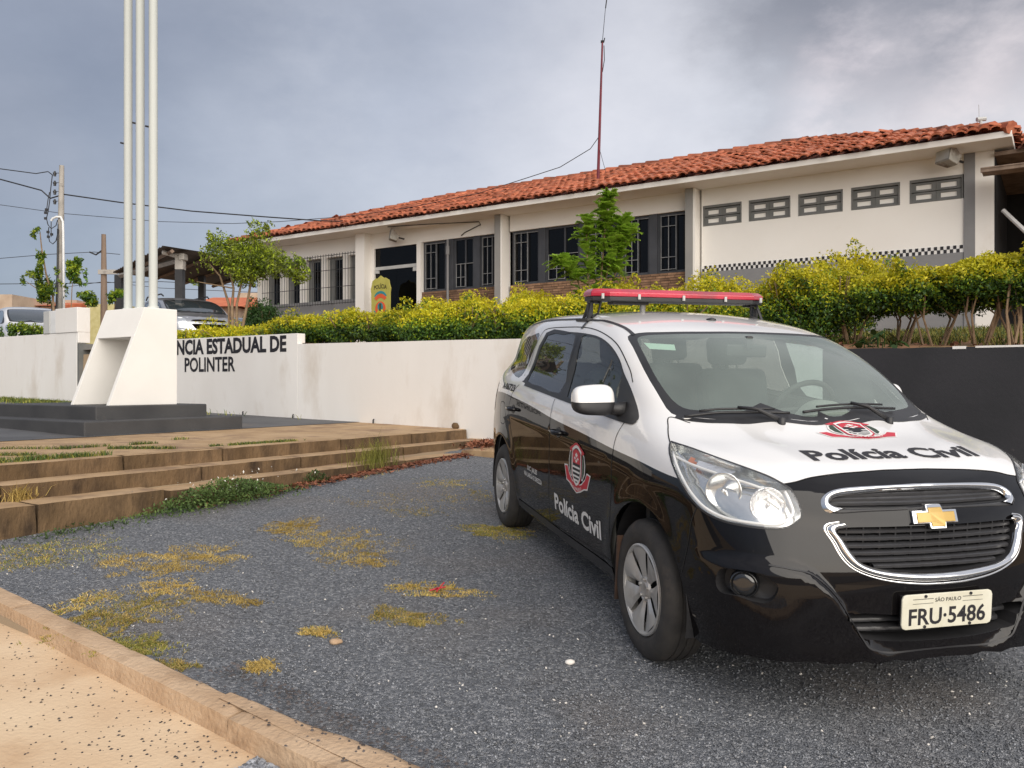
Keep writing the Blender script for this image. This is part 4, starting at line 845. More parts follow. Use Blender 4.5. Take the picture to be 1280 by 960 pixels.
arc = lambda r0, r1, a0, a1, cx, cy, n=10, sx=1: [(cx + sx * r0 * math.cos(a0 + (a1 - a0) * i / n), cy + r0 * math.sin(a0 + (a1 - a0) * i / n)) for i in range(n + 1)] + [(cx + sx * r1 * math.cos(a1 + (a0 - a1) * i / n), cy + r1 * math.sin(a1 + (a0 - a1) * i / n)) for i in range(n + 1)]
sign_poly('ribbon', arc(.17, .23, .5, 2.64, 0, .02), M['teal']); sign_poly('ribbon', arc(.15, .24, .6, 2.54, 0, -.06), M['orange'], .488)
sign_poly('emblem', arc(.10, .17, 0, 6.28, 0, -.17, 16), M['orange'], .489); sign_poly('emblem', arc(.0, .09, 0, 6.28, 0, -.12, 14), M['teal'], .492); sign_poly('emblem', [(-.03, -.22), (.03, -.22), (.03, -.05), (-.03, -.05)], M['signdark'], .495)
sign_poly('ribbon', arc(.20, .24, 3.6, 5.8, 0, -.13), M['teal'], .490)
# antenna mast and its stays
am = thing('antenna_mast', 'tall dark red antenna mast rising from behind the roof ridge', 'antenna', at(748, 230, 18.2), 0)
pb, pt = np.array(at(747.3, 232, 18.2)), np.array(at(753, 52, 18.2)); mb = MB(); mb.tube([pb, (pb + pt) / 2, pt], [.034, .028, .020], 8); obj('mast', mb, M['redpole'], am, auto=40)
mb = MB(); mb.tube([pt, at(757, 8, 18.2)], [.007, .006], 5); mb.tube([at(757, 10, 18.2), at(758.5, -2, 18.2)], .014, 6); mb.tube([pt + [.03, 0, -.02], pt + [.05, 0, .08]], .012, 5); obj('whip', mb, M['black'], am)
mb = MB(); mb.tube([at(755, 57, 18.2), at(755.5, 75, 18.2), at(753, 90, 18.2)], .009, 5); mb.tube([at(749, 185, 18.2), at(757.5, 216, 17.9)], .006, 4); mb.tube([at(751, 52, 18.2), at(754.5, 52, 18.2)], .03, 6); obj('stay_wire', mb, M['black'], am)
ra = thing('roof_aerial', 'small white aerial with a thin whip on the roof near the right corner', 'antenna', at(1226, 153, 16.6), 0)
mb = MB(); mb.tube([at(1226, 156, 16.6), at(1226, 148, 16.6)], .03, 8); mb.tube([at(1221, 149.5, 16.6), at(1232, 148.5, 16.6)], .045, 8); obj('body', mb, M['metalgrey'], ra, auto=40)
mb = MB(); mb.tube([at(1224, 150, 16.6), at(1223.5, 131, 16.6)], .006, 4); obj('whip', mb, M['metalgrey'], ra)

# ------------------------------------------------------------------ poles and overhead wires
up = thing('utility_pole', 'grey concrete utility pole with insulators and a white conduit behind the block housing', 'pole', at(76, 480, 20), 0)
UP = 20.0; mb = MB(); mb.tube([(at(76, 420, UP)[0], UP, 1.7), at(76, 300, UP), at(77.2, 207, UP)], [.10, .075, .055], 10); obj('pole', mb, M['cement'], up, auto=50)
mb = MB(); mb.tube([at(80, 400, UP - .1), at(79, 290, UP - .1), at(78.5, 277, UP - .1), at(76, 271.5, UP - .1), at(71, 271, UP - .1), at(66, 273, UP - .1), at(64, 276, UP - .1)], .028, 8); obj('conduit', mb, M['pvc'], up, auto=60)
for y in (217, 229, 240, 252):
    mb = MB(); mb.tube([at(75, y - .5, UP), at(66, y - 1, UP)], .008, 5); mb.tube([at(68.5, y - 3, UP), at(68.5, y + 3.2, UP)], [.022, .032], 8); mb.tube([at(68.5, y - 1, UP), at(68.5, y + 1, UP)], .04, 8); obj('insulator', mb, M['black'], up)
mb = MB(); mb.tube([at(72.5, 286, UP - .12), at(72, 330, UP - .12), at(70, 400, UP - .12)], .022, 6); mb.tube([at(73, 340, UP - .1), at(66, 375, UP - .1), at(64, 392, UP - .1)], .012, 5)
def loopw(pts, r_=.011): mb.tube([at(x, y, UP - .14) for x, y in pts], r_, 5)
loopw([(65.5, 218), (63.5, 235), (62, 252), (60, 265), (58, 273), (60, 281), (64, 286), (70, 282), (72, 275)]); loopw([(64, 277), (64, 288), (64, 296)]); loopw([(61, 284), (60, 294), (62, 302), (66, 305), (70, 301), (72.5, 290), (72.5, 280)]); loopw([(58, 265), (60, 250), (62, 240)])
for x, y in ((58, 262), (57, 266), (57, 273), (60, 290), (64.5, 293), (60.5, 296)): mb.box(at(x, y, UP - .14), (.028, .02, .028))
obj('cable_loop', mb, M['black'], up)
def wire(name, label, pts, r_=.012, m='black', group='overhead wires'):
    mb = MB(); P = [np.array(at(*p)) for p in pts]; Q = []
    for i in range(len(P) - 1):
        for k in range(6): Q.append(P[i] + (P[i + 1] - P[i]) * k / 6)
    Q.append(P[-1]); mb.tube(Q, r_, 5, 0); o = obj(name, mb, M[m]); tag(o, label, 'wire', group); return o
wire('overhead_wire', 'topmost wire running from the left edge to the concrete pole', [(-60, 204, 19), (0, 211, 19.5), (45, 217, 19.8), (60, 214.5, 19.9), (66, 219, 20)])
wire('overhead_wire', 'thick dark wire crossing behind the three poles to the building roof', [(-60, 212, 21), (0, 224, 20.4), (52, 238, 20.1), (63, 248, 20), (80, 243, 20), (150, 253, 20.5), (240, 264, 21), (330, 271, 21), (400, 276, 21), (440, 277, 21)], .017)
wire('overhead_wire', 'thin wire below the thick one reaching towards the roof', [(-60, 251, 26), (0, 256, 26), (80, 267, 26), (200, 277, 26), (290, 279.5, 25), (350, 277, 24), (440, 270, 22), (520, 258, 20), (600, 241, 19), (660, 222, 18.5), (700, 209, 18.3), (738, 186, 18.2), (748, 172, 18.2)], .009)
wire('overhead_wire', 'low far wire between the left edge and the timber pole', [(-60, 328, 32), (0, 323, 32), (60, 318, 32), (118, 315, 32), (150, 318, 32)], .012)
wire('overhead_wire', 'lowest far wire behind the young tree and under the shed roof', [(-60, 356, 34), (0, 355, 34), (100, 354, 34), (200, 352, 34), (330, 358, 34)], .014)
wire('overhead_wire', 'second lowest far wire sagging under the shed roof', [(60, 362, 36), (130, 352, 36), (200, 360, 36), (330, 366, 36)], .012)
tp_ = thing('timber_pole', 'weathered timber pole with a crosspiece beyond the monument', 'pole', at(129, 460, 30), 0)
mb = MB(); mb.tube([(at(130, 420, 30)[0], 30, 1.5), at(130, 380, 30), at(129.6, 293, 30)], [.14, .12, .08], 8); obj('pole', mb, M['wood'], tp_, auto=50)
mb = MB(); mb.box(at(135, 340, 29.9), (.34, .05, .08)); obj('crosspiece', mb, M['cement'], tp_); mb = MB(); mb.tube([at(112, 315, 30), at(120, 318.5, 30), at(129, 312, 30)], .03, 5); obj('cable_loop', mb, M['black'], tp_)

# ------------------------------------------------------------------ open shed with parked cars
cp_ = thing('carport', 'open shed with black posts and a low corrugated roof behind the wall', 'shed', at(225, 440, 21), 0)
NN, LL = np.array(at(205, 308, 20.3)), np.array(at(141, 341, 25.2)); vv = np.array([.60, .80, 0]) * 3.6; RR, FF = NN + vv, LL + vv
mb = MB(); nW = 40; vs = []; 
for i in range(nW + 1):
    p = NN + (LL - NN) * i / nW; q = RR + (FF - RR) * i / nW; dz_ = .03 * (i % 2); vs += [p + [0, 0, dz_], q + [0, 0, dz_ - .05], p + [0, 0, dz_ + .012], q + [0, 0, dz_ - .038]]
mb.add(vs, [f for i in range(nW) for f in ((4 * i, 4 * i + 4, 4 * i + 5, 4 * i + 1), (4 * i + 2, 4 * i + 3, 4 * i + 7, 4 * i + 6), (4 * i, 4 * i + 2, 4 * i + 6, 4 * i + 4))]); obj('roof_sheet', mb, M['tin'], cp_)
mb = MB()
for f in (.06, .36, .66, .95): a, b = NN + vv * f, LL + vv * f; mb.tube([a - [0, 0, .09], b - [0, 0, .09]], .055, 4)
obj('purlin', mb, M['wood'], cp_)
A_ = np.array(at(224.5, 327, 21.0)); B_ = np.array(at(149, 345, 24.8)); mb = MB(); mb.tube([A_ + [.1, -.1, .05], B_], .075, 4); mb.tube([A_ + [0, 0, .12], np.array(at(203, 315, 20.7))], .055, 4); obj('beam', mb, M['cement'], cp_)
for (px, Y, y0, m_, w_) in ((225, 21.0, 337, 'black', .095), (149, 24.8, 344, 'black', .10), (252.5, 24.5, 345, 'black', .085)):
    t = at(px, y0, Y); mb = MB(); mb.box((t[0], Y, (t[2] + 1.7) / 2), (w_, w_, (t[2] - 1.7) / 2)); obj('post', mb, M[m_], cp_)
t = at(225.5, 327.5, 21.0); mb = MB(); mb.box(t, (.10, .10, .195)); mb.box((t[0] + .08, t[1] - .02, t[2] + .12), (.07, .12, .075)); obj('post_head', mb, M['cement'], cp_)

# far houses
def house(px0, px1, ytop, ybot, Y, wallm, label, roofm=None, rh=.0, depth=5., slant=0.):
    a, b = at(px0, ybot, Y), at(px1, ybot, Y); zt = at(px0, ytop, Y)[2]; t = thing('house', label, 'house', ((a[0] + b[0]) / 2, Y + depth / 2, 1.4), 0, 'houses beyond the yard')
    mb = MB(); mb.box(((a[0] + b[0]) / 2, Y + depth / 2, (zt + 1.3) / 2), ((b[0] - a[0]) / 2, depth / 2, (zt - 1.3) / 2)); obj('wall', mb, M[wallm], t)
    if roofm:
        x0, x1 = a[0] - .3, b[0] + .3; zr_ = zt + rh; mb = MB(); mb.add([(x0, Y - .4, zt), (x1, Y - .4, zt), (x1, Y + depth / 2, zr_ + slant), (x0, Y + depth / 2, zr_), (x0, Y + depth, zt), (x1, Y + depth, zt)], [(0, 1, 2, 3), (3, 2, 5, 4), (0, 3, 4), (1, 5, 2)]); obj('roof', mb, M[roofm], t)
    return t
house(-8, 15, 368, 440, 34, 'beige', 'small beige house block at the left edge beyond the white car'); house(14, 64, 383, 440, 36, 'beige', 'low house with an orange tiled roof beyond the young tree', 'orangetile', .45, 6)
house(80, 96, 375, 440, 40, 'beige', 'narrow beige house end between the poles'); house(108, 152, 380, 440, 38, 'yellowwall', 'yellow walled house seen beyond the monument'); house(236, 296, 384, 440, 33, 'beige', 'beige house with an orange roof seen under the shed', 'orangetile', .75, 7)
house(298, 324, 366, 440, 42, 'beige', 'beige building with stepped top behind the small trees')

# ------------------------------------------------------------------ shrubs, hedges and trees
def leaf_quads(P, size, seed, up=.35, aspect=.5, fold=True):
    r = np.random.default_rng(seed); n = len(P); s = (size * r.uniform(.55, 1.35, n))[:, None]
    A = r.normal(size=(n, 3)); A /= np.linalg.norm(A, axis=1)[:, None]; U = r.normal(size=(n, 3)) + np.array([0, 0, up]); B = np.cross(A, U); B /= np.linalg.norm(B, axis=1)[:, None] + 1e-9
    C = np.cross(A, B); b = B * s * aspect
    return np.stack([P - A * s, P + b + C * s * .18, P + A * s, P - b + C * s * .18], 1).reshape(-1, 3)
def blob_pts(blobs, n, seed, shell=.5, clump=5., thr=-.1):
    """points through a set of ellipsoids, gathered into clumps with gaps between"""
    r = np.random.default_rng(seed); vol = np.array([b[3] * b[4] * b[5] for b in blobs]); vol = vol ** .8; k = r.choice(len(blobs), n * 2, p=vol / vol.sum()); B = np.array(blobs)[k]
    D = r.normal(size=(n * 2, 3)); D /= np.linalg.norm(D, axis=1)[:, None]; q = (shell + (1 - shell) * r.random(n * 2) ** .6)
    wob = 1 + .22 * fbm(D[:, 0] * 3 + k, D[:, 1] * 3 + D[:, 2] * 2, seed) + .10 * fbm(D[:, 0] * 9 + k, D[:, 2] * 9, seed + 1)
    P = B[:, :3] + D * B[:, 3:6] * (q * wob)[:, None]; cn = fbm(P[:, 0] * clump + P[:, 2] * clump * .7, P[:, 1] * clump - P[:, 2] * clump, seed + 2); keep = cn > thr
    P, q, D = P[keep][:n], q[keep][:n], D[keep][:n]; return P, q, D[:, 2]
def foliage(name, blobs, n, size, mats, tipfn, parent, seed, shell=.45, clump=5., thr=-.1, aspect=.5):
    P, q, dz_ = blob_pts(blobs, n, seed, shell, clump, thr); V = leaf_quads(P, size, seed + 5, aspect=aspect); r = np.random.default_rng(seed + 9); mi = tipfn(P, q, dz_, r)
    if parent is not None: MI = MINV[parent.name]; V = V @ MI[:3, :3].T + MI[:3, 3]
    return link(name, np_mesh(name, V, np.arange(len(P) * 4).reshape(-1, 4), mi), mats, parent)
def duranta(ymax, bias=0., zc=0., zt=1.):
    """yellow young leaves on top and outside, green ones within"""
    def f(P, q, dz_, r):
        t = np.clip((q - .60) / .34, 0, 1) * np.clip(.15 + .5 * dz_ + .75 * np.clip((P[:, 2] - zc) / (zt - zc) * 1.5 - .45, -.3, 1), 0, 1) + bias + r.normal(0, .13, len(P)); return np.where(t > ymax, 0, np.where(t > ymax * .45, 1, np.where(t > .05, 2, 3)))
    return f
DM = ['leafy', 'leafl', 'leafg', 'leafd']
def shrub(c, d, zb, zt, rw, label, n, seed, ymax=.5, size=.028, stems=5, group=None, name='hedge_shrub', cat='shrub', bottom=.25, bias=0., rd=None, kinds=DM, trunk_h=None, clump=5.5):
    t = thing(name, label, cat, cd(c, d, zb), BANG, group); r = random.Random(seed); H = zt - zb; zc = zb + H * bottom; blobs = []; rd = rd or rw * .9
    nb = 7
    for k in range(nb):
        a = 2 * math.pi * k / nb + r.uniform(-.3, .3); q = .50 if k else 0; hz = (zt - zc) * r.uniform(.40, .55); cz = zt - hz * r.uniform(1.12, 1.34); X, Y, _ = cd(c + math.cos(a) * rw * q, d + math.sin(a) * rd * q, 0)
        blobs.append((X, Y, cz, rw * r.uniform(.5, .68), rw * r.uniform(.5, .66), hz))
    for k in range(5):
        X, Y, _ = cd(c + r.uniform(-.5, .5) * rw, d + r.uniform(-.5, .4) * rd, 0); blobs.append((X, Y, zc + (zt - zc) * r.uniform(.25, .55), rw * .55, rw * .5, (zt - zc) * .42))
    for k in range(2):
        X, Y, _ = cd(c + r.uniform(-.75, .75) * rw, d + r.uniform(-.6, .6) * rd, 0); q = r.uniform(.10, .2); blobs.append((X, Y, zt - q * r.uniform(.1, 1.2), q, q, q * 1.15))
    foliage('foliage', blobs, n, size, [M[k] for k in kinds], duranta(ymax, bias, zc, zt), t, seed, clump=clump)
    mb = MB()
    for k in range(stems):
        a = r.uniform(0, 6.28); q = r.uniform(.0, .12); s0 = cd(c + q * math.cos(a), d + q * math.sin(a), zb - .05); s1 = cd(c + .35 * rw * math.cos(a), d + .35 * rw * math.sin(a), zb + H * .35); s2 = cd(c + .6 * rw * math.cos(a + .4), d + .6 * rw * math.sin(a + .4), zb + H * .75)
        mb.tube([s0, s1, s2], [.015, .011, .006], 5)
        b = r.uniform(0, 6.28); mb.tube([s1, cd(c + .55 * rw * math.cos(b), d + .5 * rw * math.sin(b), zb + H * .8)], [.009, .005], 4)
    obj('stem', mb, M['bark'], t); return t
def on(px, d):
    k = (px - 640) / 1037; Y = d / (E2[0] * k + E2[1]); return Y * (E1[0] * k + E1[1]), Y
def zpx(py, Y): return 1.24 + (480 - py) / 1037 * Y
HW = 'yellow green shrubs of the hedge along the wall'
front = [(372, 393, 'first shrub from the left of the trimmed hedge above the white wall'), (405, 389, 'second shrub of the trimmed hedge, below the barred windows'), (440, 386, 'third shrub of the trimmed hedge, below the white column'), (476, 385, 'hedge shrub directly below the entrance door'), (515, 382, 'hedge shrub just right of the badge shaped board'), (553, 380, 'hedge shrub below the window with the grey drain pipe'), (593, 374, 'hedge shrub below the three window group right end'), (636, 373, 'hedge shrub below the grey pilaster, left of the car roof'), (682, 368, 'hedge shrub above the rear roof of the police car'), (726, 366, 'hedge shrub below the feathery sapling'), (772, 364, 'hedge shrub behind the left end of the light bar'), (822, 362, 'hedge shrub behind the middle of the light bar'), (872, 358, 'hedge shrub behind the right half of the light bar')]
for i, (px, py, lab) in enumerate(front):
    d = 9.75 + .12 * math.sin(i * 2.1); c, Y = on(px, d); zt = zpx(py, Y); shrub(c, d, float(yard_z(c, d)) - .03, zt, .62, lab, 13000 if px < 560 else 16000, 100 + i, ymax=.42, size=.0215, group=HW, bottom=.12)
back = [(540, 372, 11.6, 'small yellow tipped shrub close to the building beside the door jamb'), (600, 368, 11.8, 'yellow tipped shrub close to the brick base of the building'), (668, 362, 11.9, 'yellow tipped shrub below the left window of the five window bay'), (775, 348, 12.2, 'bright yellow shrub rising behind the light bar, left of the pilaster'), (835, 350, 12.2, 'bright yellow shrub behind the light bar near the brick base'), (905, 338, 12.0, 'yellow shrub at the foot of the pilaster left of the chequered strip')]
for i, (px, py, d, lab) in enumerate(back):
    c, Y = on(px, d); shrub(c, d, float(yard_z(c, d)) - .03, zpx(py, Y), .62, lab, 9000, 200 + i, ymax=.20, size=.024, group='bright yellow shrubs near the building', bottom=.2, bias=.08)
right = [(945, 345, 10.6, 'big green hedge shrub just right of the light bar end', .62), (1000, 330, 10.4, 'tall hedge shrub with dark inner leaves above the windscreen', .66), (1065, 322, 10.5, 'broad hedge shrub below the third vent window', .66), (1120, 335, 10.4, 'hedge shrub with bare stems left of the white corner', .58), (1170, 330, 10.3, 'hedge shrub below the right end of the chequered strip', .55), (1222, 318, 10.3, 'hedge shrub in front of the white building corner', .58), (1275, 314, 10.3, 'last hedge shrub at the right edge with tall thin stems', .6), (1330, 312, 10.3, 'hedge shrub just past the right edge', .6)]
for i, (px, py, d, lab, rw) in enumerate(right[:7]):
    c, Y = on(px, d); zb = float(yard_z(c, d)) - .03; shrub(c, d, zb, zpx(py, Y), rw, lab, 20000, 300 + i, ymax=.40 if i < 3 else .36, size=.020, group='taller shrubs on bare stems', bottom=.12 if i < 2 else (.30 if i == 2 else .47), stems=6, bias=.02)
c, Y = on(1062, 12.0); shrub(c, 12.0, 1.7, zpx(306, Y), .62, 'rounded yellow topped bush standing behind the hedge, below the fourth vent', 13000, 330, ymax=.25, size=.023, group='bright yellow shrubs near the building', bias=.05)
# low hedge behind the lettering and bushes at the left
for i, (px, py, lab) in enumerate([(240, 407, 'low yellow green shrub right of the black shed post'), (275, 405, 'low yellow green shrub above the letters ESTADUAL'), (310, 404, 'low yellow green shrub above the letters DE'), (340, 403, 'low shrub where the wall steps down')]):
    c, Y = on(px, 9.8); shrub(c, 9.8, 1.85, zpx(py, Y), .60, lab, 8500, 400 + i, ymax=.34, size=.021, group='low shrubs behind the lettering', bottom=.0, stems=3, bias=.05)
c, Y = on(331, 12.2); shrub(c, 12.2, 1.8, zpx(376, Y), .52, 'round dark green bush below the small slanting tree', 9000, 420, ymax=3, size=.03, kinds=['leafl', 'leafg', 'leafg', 'leafd'], name='round_bush', cat='bush')
c, Y = on(26, 9.7); shrub(c, 9.7, 1.95, zpx(400, Y), .60, 'low dark bush on top of the wall in front of the white parked car', 6500, 421, ymax=.8, size=.035, name='low_bush', cat='bush', bottom=.0, kinds=['leafl', 'leafg', 'leafg', 'leafd'])
# broad leaved plant at the foot of the right hand shrubs
bp_ = thing('broad_leaf_plant', 'low plant with broad dark leaves by the edge of the black wall', 'plant', cd(*[on(1095, 9.6)[0], 9.6, 1.55]), BANG)
r = np.random.default_rng(6); mb = MB()
for k in range(46):
    px = 1070 + 62 * r.random(); c, Y = on(px, 9.6 + r.uniform(-.2, .2)); d = 9.6 + r.uniform(-.25, .25); z = 1.58 + r.random() * .30 * (1 - abs(px - 1100) / 50); a = r.uniform(0, 6.28); s = r.uniform(.05, .085); u = np.array([math.cos(a), math.sin(a), r.uniform(-.9, -.1)]); u /= np.linalg.norm(u); w = np.cross(u, [0, 0, 1]); w /= np.linalg.norm(w); p = np.array(cd(c, d, z))
    mb.add([p, p + u * s * .6 + w * s * .55, p + u * s * 1.5 + w * s * .35, p + u * s * 2, p + u * s * 1.5 - w * s * .35, p + u * s * .6 - w * s * .55], [(0, 1, 2, 3), (0, 3, 4, 5)]); 
    if k % 3 == 0: mb.tube([cd(c, d, 1.5), p], .006, 4)
obj('leaves', mb, M['leafd'], bp_)
# trees
def tree(name, label, cat, base, stemlist, blobs, n, size, kinds, seed, tip, group=None, clump=4., thr=0., shell=.15, aspect=.4):
    t = thing(name, label, cat, base, 0, group); mb = MB()
    for pts, r0, r1 in stemlist:
        k = len(pts); mb.tube(pts, [r0 + (r1 - r0) * i / (k - 1) for i in range(k)], 7)
    obj('trunk', mb, M['bark'], t, auto=60); foliage('crown', blobs, n, size, [M[k] for k in kinds], tip, t, seed, shell=shell, clump=clump, thr=thr, aspect=aspect); return t
def pb_(px, py, Y, rx, rz): p = at(px, py, Y); s = Y / 1037; return (p[0], p[1], p[2], rx * s, rx * s * .9, rz * s)
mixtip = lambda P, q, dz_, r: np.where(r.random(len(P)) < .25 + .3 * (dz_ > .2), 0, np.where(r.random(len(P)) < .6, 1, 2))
YT = 15.5
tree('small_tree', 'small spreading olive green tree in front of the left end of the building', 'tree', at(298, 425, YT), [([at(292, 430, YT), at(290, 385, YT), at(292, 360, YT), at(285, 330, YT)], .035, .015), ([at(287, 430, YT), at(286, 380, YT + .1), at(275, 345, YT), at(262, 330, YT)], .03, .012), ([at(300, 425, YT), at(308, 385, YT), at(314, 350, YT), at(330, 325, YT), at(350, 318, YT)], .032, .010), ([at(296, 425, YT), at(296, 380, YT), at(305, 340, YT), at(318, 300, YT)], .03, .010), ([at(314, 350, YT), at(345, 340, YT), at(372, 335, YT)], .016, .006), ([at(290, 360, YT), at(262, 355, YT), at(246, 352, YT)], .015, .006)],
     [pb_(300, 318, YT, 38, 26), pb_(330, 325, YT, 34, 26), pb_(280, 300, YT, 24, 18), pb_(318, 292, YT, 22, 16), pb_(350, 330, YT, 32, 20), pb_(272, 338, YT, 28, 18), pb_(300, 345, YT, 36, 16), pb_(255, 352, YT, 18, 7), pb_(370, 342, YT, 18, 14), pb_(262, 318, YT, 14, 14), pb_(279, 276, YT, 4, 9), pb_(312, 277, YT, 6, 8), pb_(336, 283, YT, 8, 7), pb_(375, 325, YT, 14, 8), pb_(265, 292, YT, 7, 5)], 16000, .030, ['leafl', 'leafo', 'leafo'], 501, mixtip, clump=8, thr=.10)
YS = 19.0
tree('young_tree', 'sparse young tree behind the block housing beside the concrete pole', 'tree', at(66, 400, YS), [([at(68, 405, YS), at(66, 370, YS), at(58, 345, YS), at(52, 310, YS), at(50, 290, YS)], .03, .010), ([at(67, 380, YS), at(45, 360, YS), at(30, 350, YS)], .014, .006)],
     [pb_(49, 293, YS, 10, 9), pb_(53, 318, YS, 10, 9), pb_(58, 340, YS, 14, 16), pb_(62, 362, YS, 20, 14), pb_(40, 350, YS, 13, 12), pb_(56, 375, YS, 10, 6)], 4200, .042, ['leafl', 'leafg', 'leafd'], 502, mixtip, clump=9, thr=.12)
tree('sapling', 'thin sapling just right of the concrete pole', 'tree', at(88, 400, YS), [([at(88, 410, YS), at(90, 360, YS), at(95, 335, YS)], .012, .006)], [pb_(95, 340, YS, 12, 14), pb_(88, 330, YS, 6, 5), pb_(99, 325, YS, 7, 6), pb_(102, 350, YS, 6, 8)], 900, .05, ['leafl', 'leafg', 'leafd'], 503, mixtip, clump=7, thr=-.05)
tree('sapling', 'small leafy sprig between the block housing and the timber pole', 'tree', at(112, 400, YS), [([at(112, 410, YS), at(110, 375, YS)], .012, .006)], [pb_(108, 370, YS, 11, 7), pb_(114, 376, YS, 8, 8)], 700, .05, ['leafl', 'leafg', 'leafd'], 504, mixtip, clump=7, thr=-.1)
tree('sapling', 'small leafy sprig just left of the monument poles', 'tree', at(144, 400, YS), [([at(140, 405, YS), at(146, 365, YS)], .012, .006)], [pb_(146, 368, YS, 12, 7), pb_(143, 376, YS, 8, 5)], 700, .05, ['leafl', 'leafg', 'leafd'], 505, mixtip, clump=7, thr=-.1)
# feathery sapling in the middle: fine fern-like leaves on arching sprays
fs_ = thing('feathery_sapling', 'tall feathery light green sapling in front of the five window bay', 'tree', at(745, 385, 13.0), 0); YF = 13.0; r = np.random.default_rng(61); mb = MB(); sprays = []
stemsF = [[(748, 395), (752, 340), (756, 290), (759, 262), (763, 240)], [(742, 395), (735, 345), (733, 300), (734, 270)], [(746, 395), (770, 340), (782, 300), (776, 275)], [(738, 395), (722, 350), (708, 330), (700, 325)], [(744, 395), (762, 330), (770, 295), (790, 290)]]
for sp in stemsF:
    P = [np.array(at(x, y, YF + r.normal(0, .05))) for x, y in sp]; mb.tube(P, [.018 - .012 * i / (len(P) - 1) for i in range(len(P))], 5)
    for i in range(len(P) - 1):
        for k in range(38 if i else 10):
            t = r.random(); p = P[i] + (P[i + 1] - P[i]) * t; a = r.uniform(0, 6.28); L_ = r.uniform(.14, .34) * (1.0 if i < 3 else .8); sprays.append((p, np.array([math.cos(a), math.sin(a), r.uniform(-.25, 1.3)]), L_))
VV = []
for p, u, L_ in sprays:
    u = u / np.linalg.norm(u); n = 30; 
    for k in range(n):
        t = (k + 1) / n; q = p + u * L_ * t + np.array([0, 0, -.30 * L_ * t * t]); w = np.cross(u, [0, 0, 1.]); w /= np.linalg.norm(w)
        for s in (-1, 1):
            ll = .095 * math.sin(math.pi * min(1, t * .9 + .12)) * r.uniform(.7, 1.2); e = q + (w * s * .8 + u * .5) * ll + np.array([0, 0, -.02 * r.random()]); b = u * .0085; VV += [q - b, q + b, e + b * .8, e - b * .8]
VV = np.array(VV); obj('trunk', mb, M['bark'], fs_); MI = MINV[fs_.name]; o = link('crown', np_mesh('crown', VV @ MI[:3, :3].T + MI[:3, 3], np.arange(len(VV)).reshape(-1, 4)), mat('fresh fern green leaf', (.30, .50, .04), (.44, .62, .08), rough=.6, island=.3, trans=.45), fs_)
# tall thin stems at the right edge
ts = thing('thin_stems', 'bare thin leaning stems rising at the right edge above the black wall', 'plant', cd(.3, 9.9, 1.5), BANG); mb = MB(); YR = 8.6
for a in ([(1262, 434), (1258, 390), (1262, 350)], [(1268, 434), (1274, 400), (1268, 352)], [(1276, 434), (1276, 380)]): mb.tube([at(x, y, YR) for x, y in a], [.016, .012, .007][:len(a)], 6)
obj('stem', mb, M['bark'], ts)

# ------------------------------------------------------------------ the police car
YAW, PIT = rad(-75.53), rad(-3.51)
_cy, _sy, _cp, _sp = math.cos(YAW), math.sin(YAW), math.cos(PIT), math.sin(PIT)
CARM = np.array([[_cy, -_sy, 0], [_sy, _cy, 0], [0, 0, 1]]) @ np.array([[_cp, 0, -_sp], [0, 1, 0], [_sp, 0, _cp]])
M4 = np.eye(4); M4[:3, :3] = CARM; M4[:3, 3] = (1.393, 3.985, 0)
car = thing('police_car', 'black and white police minivan with a red roof light bar parked on the gravel', 'car', mat4=Matrix(M4.tolist()))
XR, XFs, Z0, KK, KV = -2.9, .05, .62, .8, .0145
def tp(P):
    """surface point -> (s, v) on the unrolled shell"""
    P = np.atleast_2d(np.asarray(P, float)); x, y, z = P[:, 0], np.abs(P[:, 1]), P[:, 2]
    fr, re = x > XFs, x < XR; a = np.arctan2(np.where(fr, x - XFs, XR - x), y)
    s = np.where(fr, XFs + a * KK, np.where(re, XR - a * KK, x)); h = np.where(fr, np.hypot(x - XFs, y), np.where(re, np.hypot(x - XR, y), y))
    return np.stack([s, np.degrees(np.arctan2(z - Z0, h)) * KV], 1)
def ray_of(sv):
    s, v = sv[:, 0], np.radians(sv[:, 1] / KV); a = np.where(s > XFs, (s - XFs) / KK, np.where(s < XR, (XR - s) / KK, 0)); sg = np.where(s > XFs, 1, -1)
    O = np.stack([np.clip(s, XR, XFs), np.zeros_like(s), np.full_like(s, Z0)], 1); D = np.stack([np.sin(a) * sg * np.cos(v), -np.cos(a) * np.cos(v), np.sin(v)], 1); return O, D
def surf(sv):
    O, D = ray_of(np.atleast_2d(sv)); return shoot(O, D, .02, 2.2)
def cr(P, n=6, closed=False):
    """Catmull-Rom through 2D points"""
    P = np.asarray(P, float); m = len(P); Q = []
    for i in range(m if closed else m - 1):
        p0 = P[(i - 1) % m] if closed or i > 0 else 2 * P[0] - P[1]; p1 = P[i]; p2 = P[(i + 1) % m]; p3 = P[(i + 2) % m] if closed or i + 2 < m else 2 * P[-1] - P[-2]
        for k in range(n):
            t = k / n; Q.append(.5 * ((2 * p1) + (p2 - p0) * t + (2 * p0 - 5 * p1 + 4 * p2 - p3) * t * t + (3 * p1 - p0 - 3 * p2 + p3) * t ** 3))
    if not closed: Q.append(P[-1])
    return np.array(Q)
def inpoly(P, poly):
    x, y = P[:, 0], P[:, 1]; ins = np.zeros(len(P), bool); n = len(poly)
    for i in range(n):
        x1, y1 = poly[i]; x2, y2 = poly[(i + 1) % n]; c = ((y1 > y) != (y2 > y)) & (x < (x2 - x1) * (y - y1) / ((y2 - y1) if y2 != y1 else 1e-12) + x1); ins ^= c
    return ins
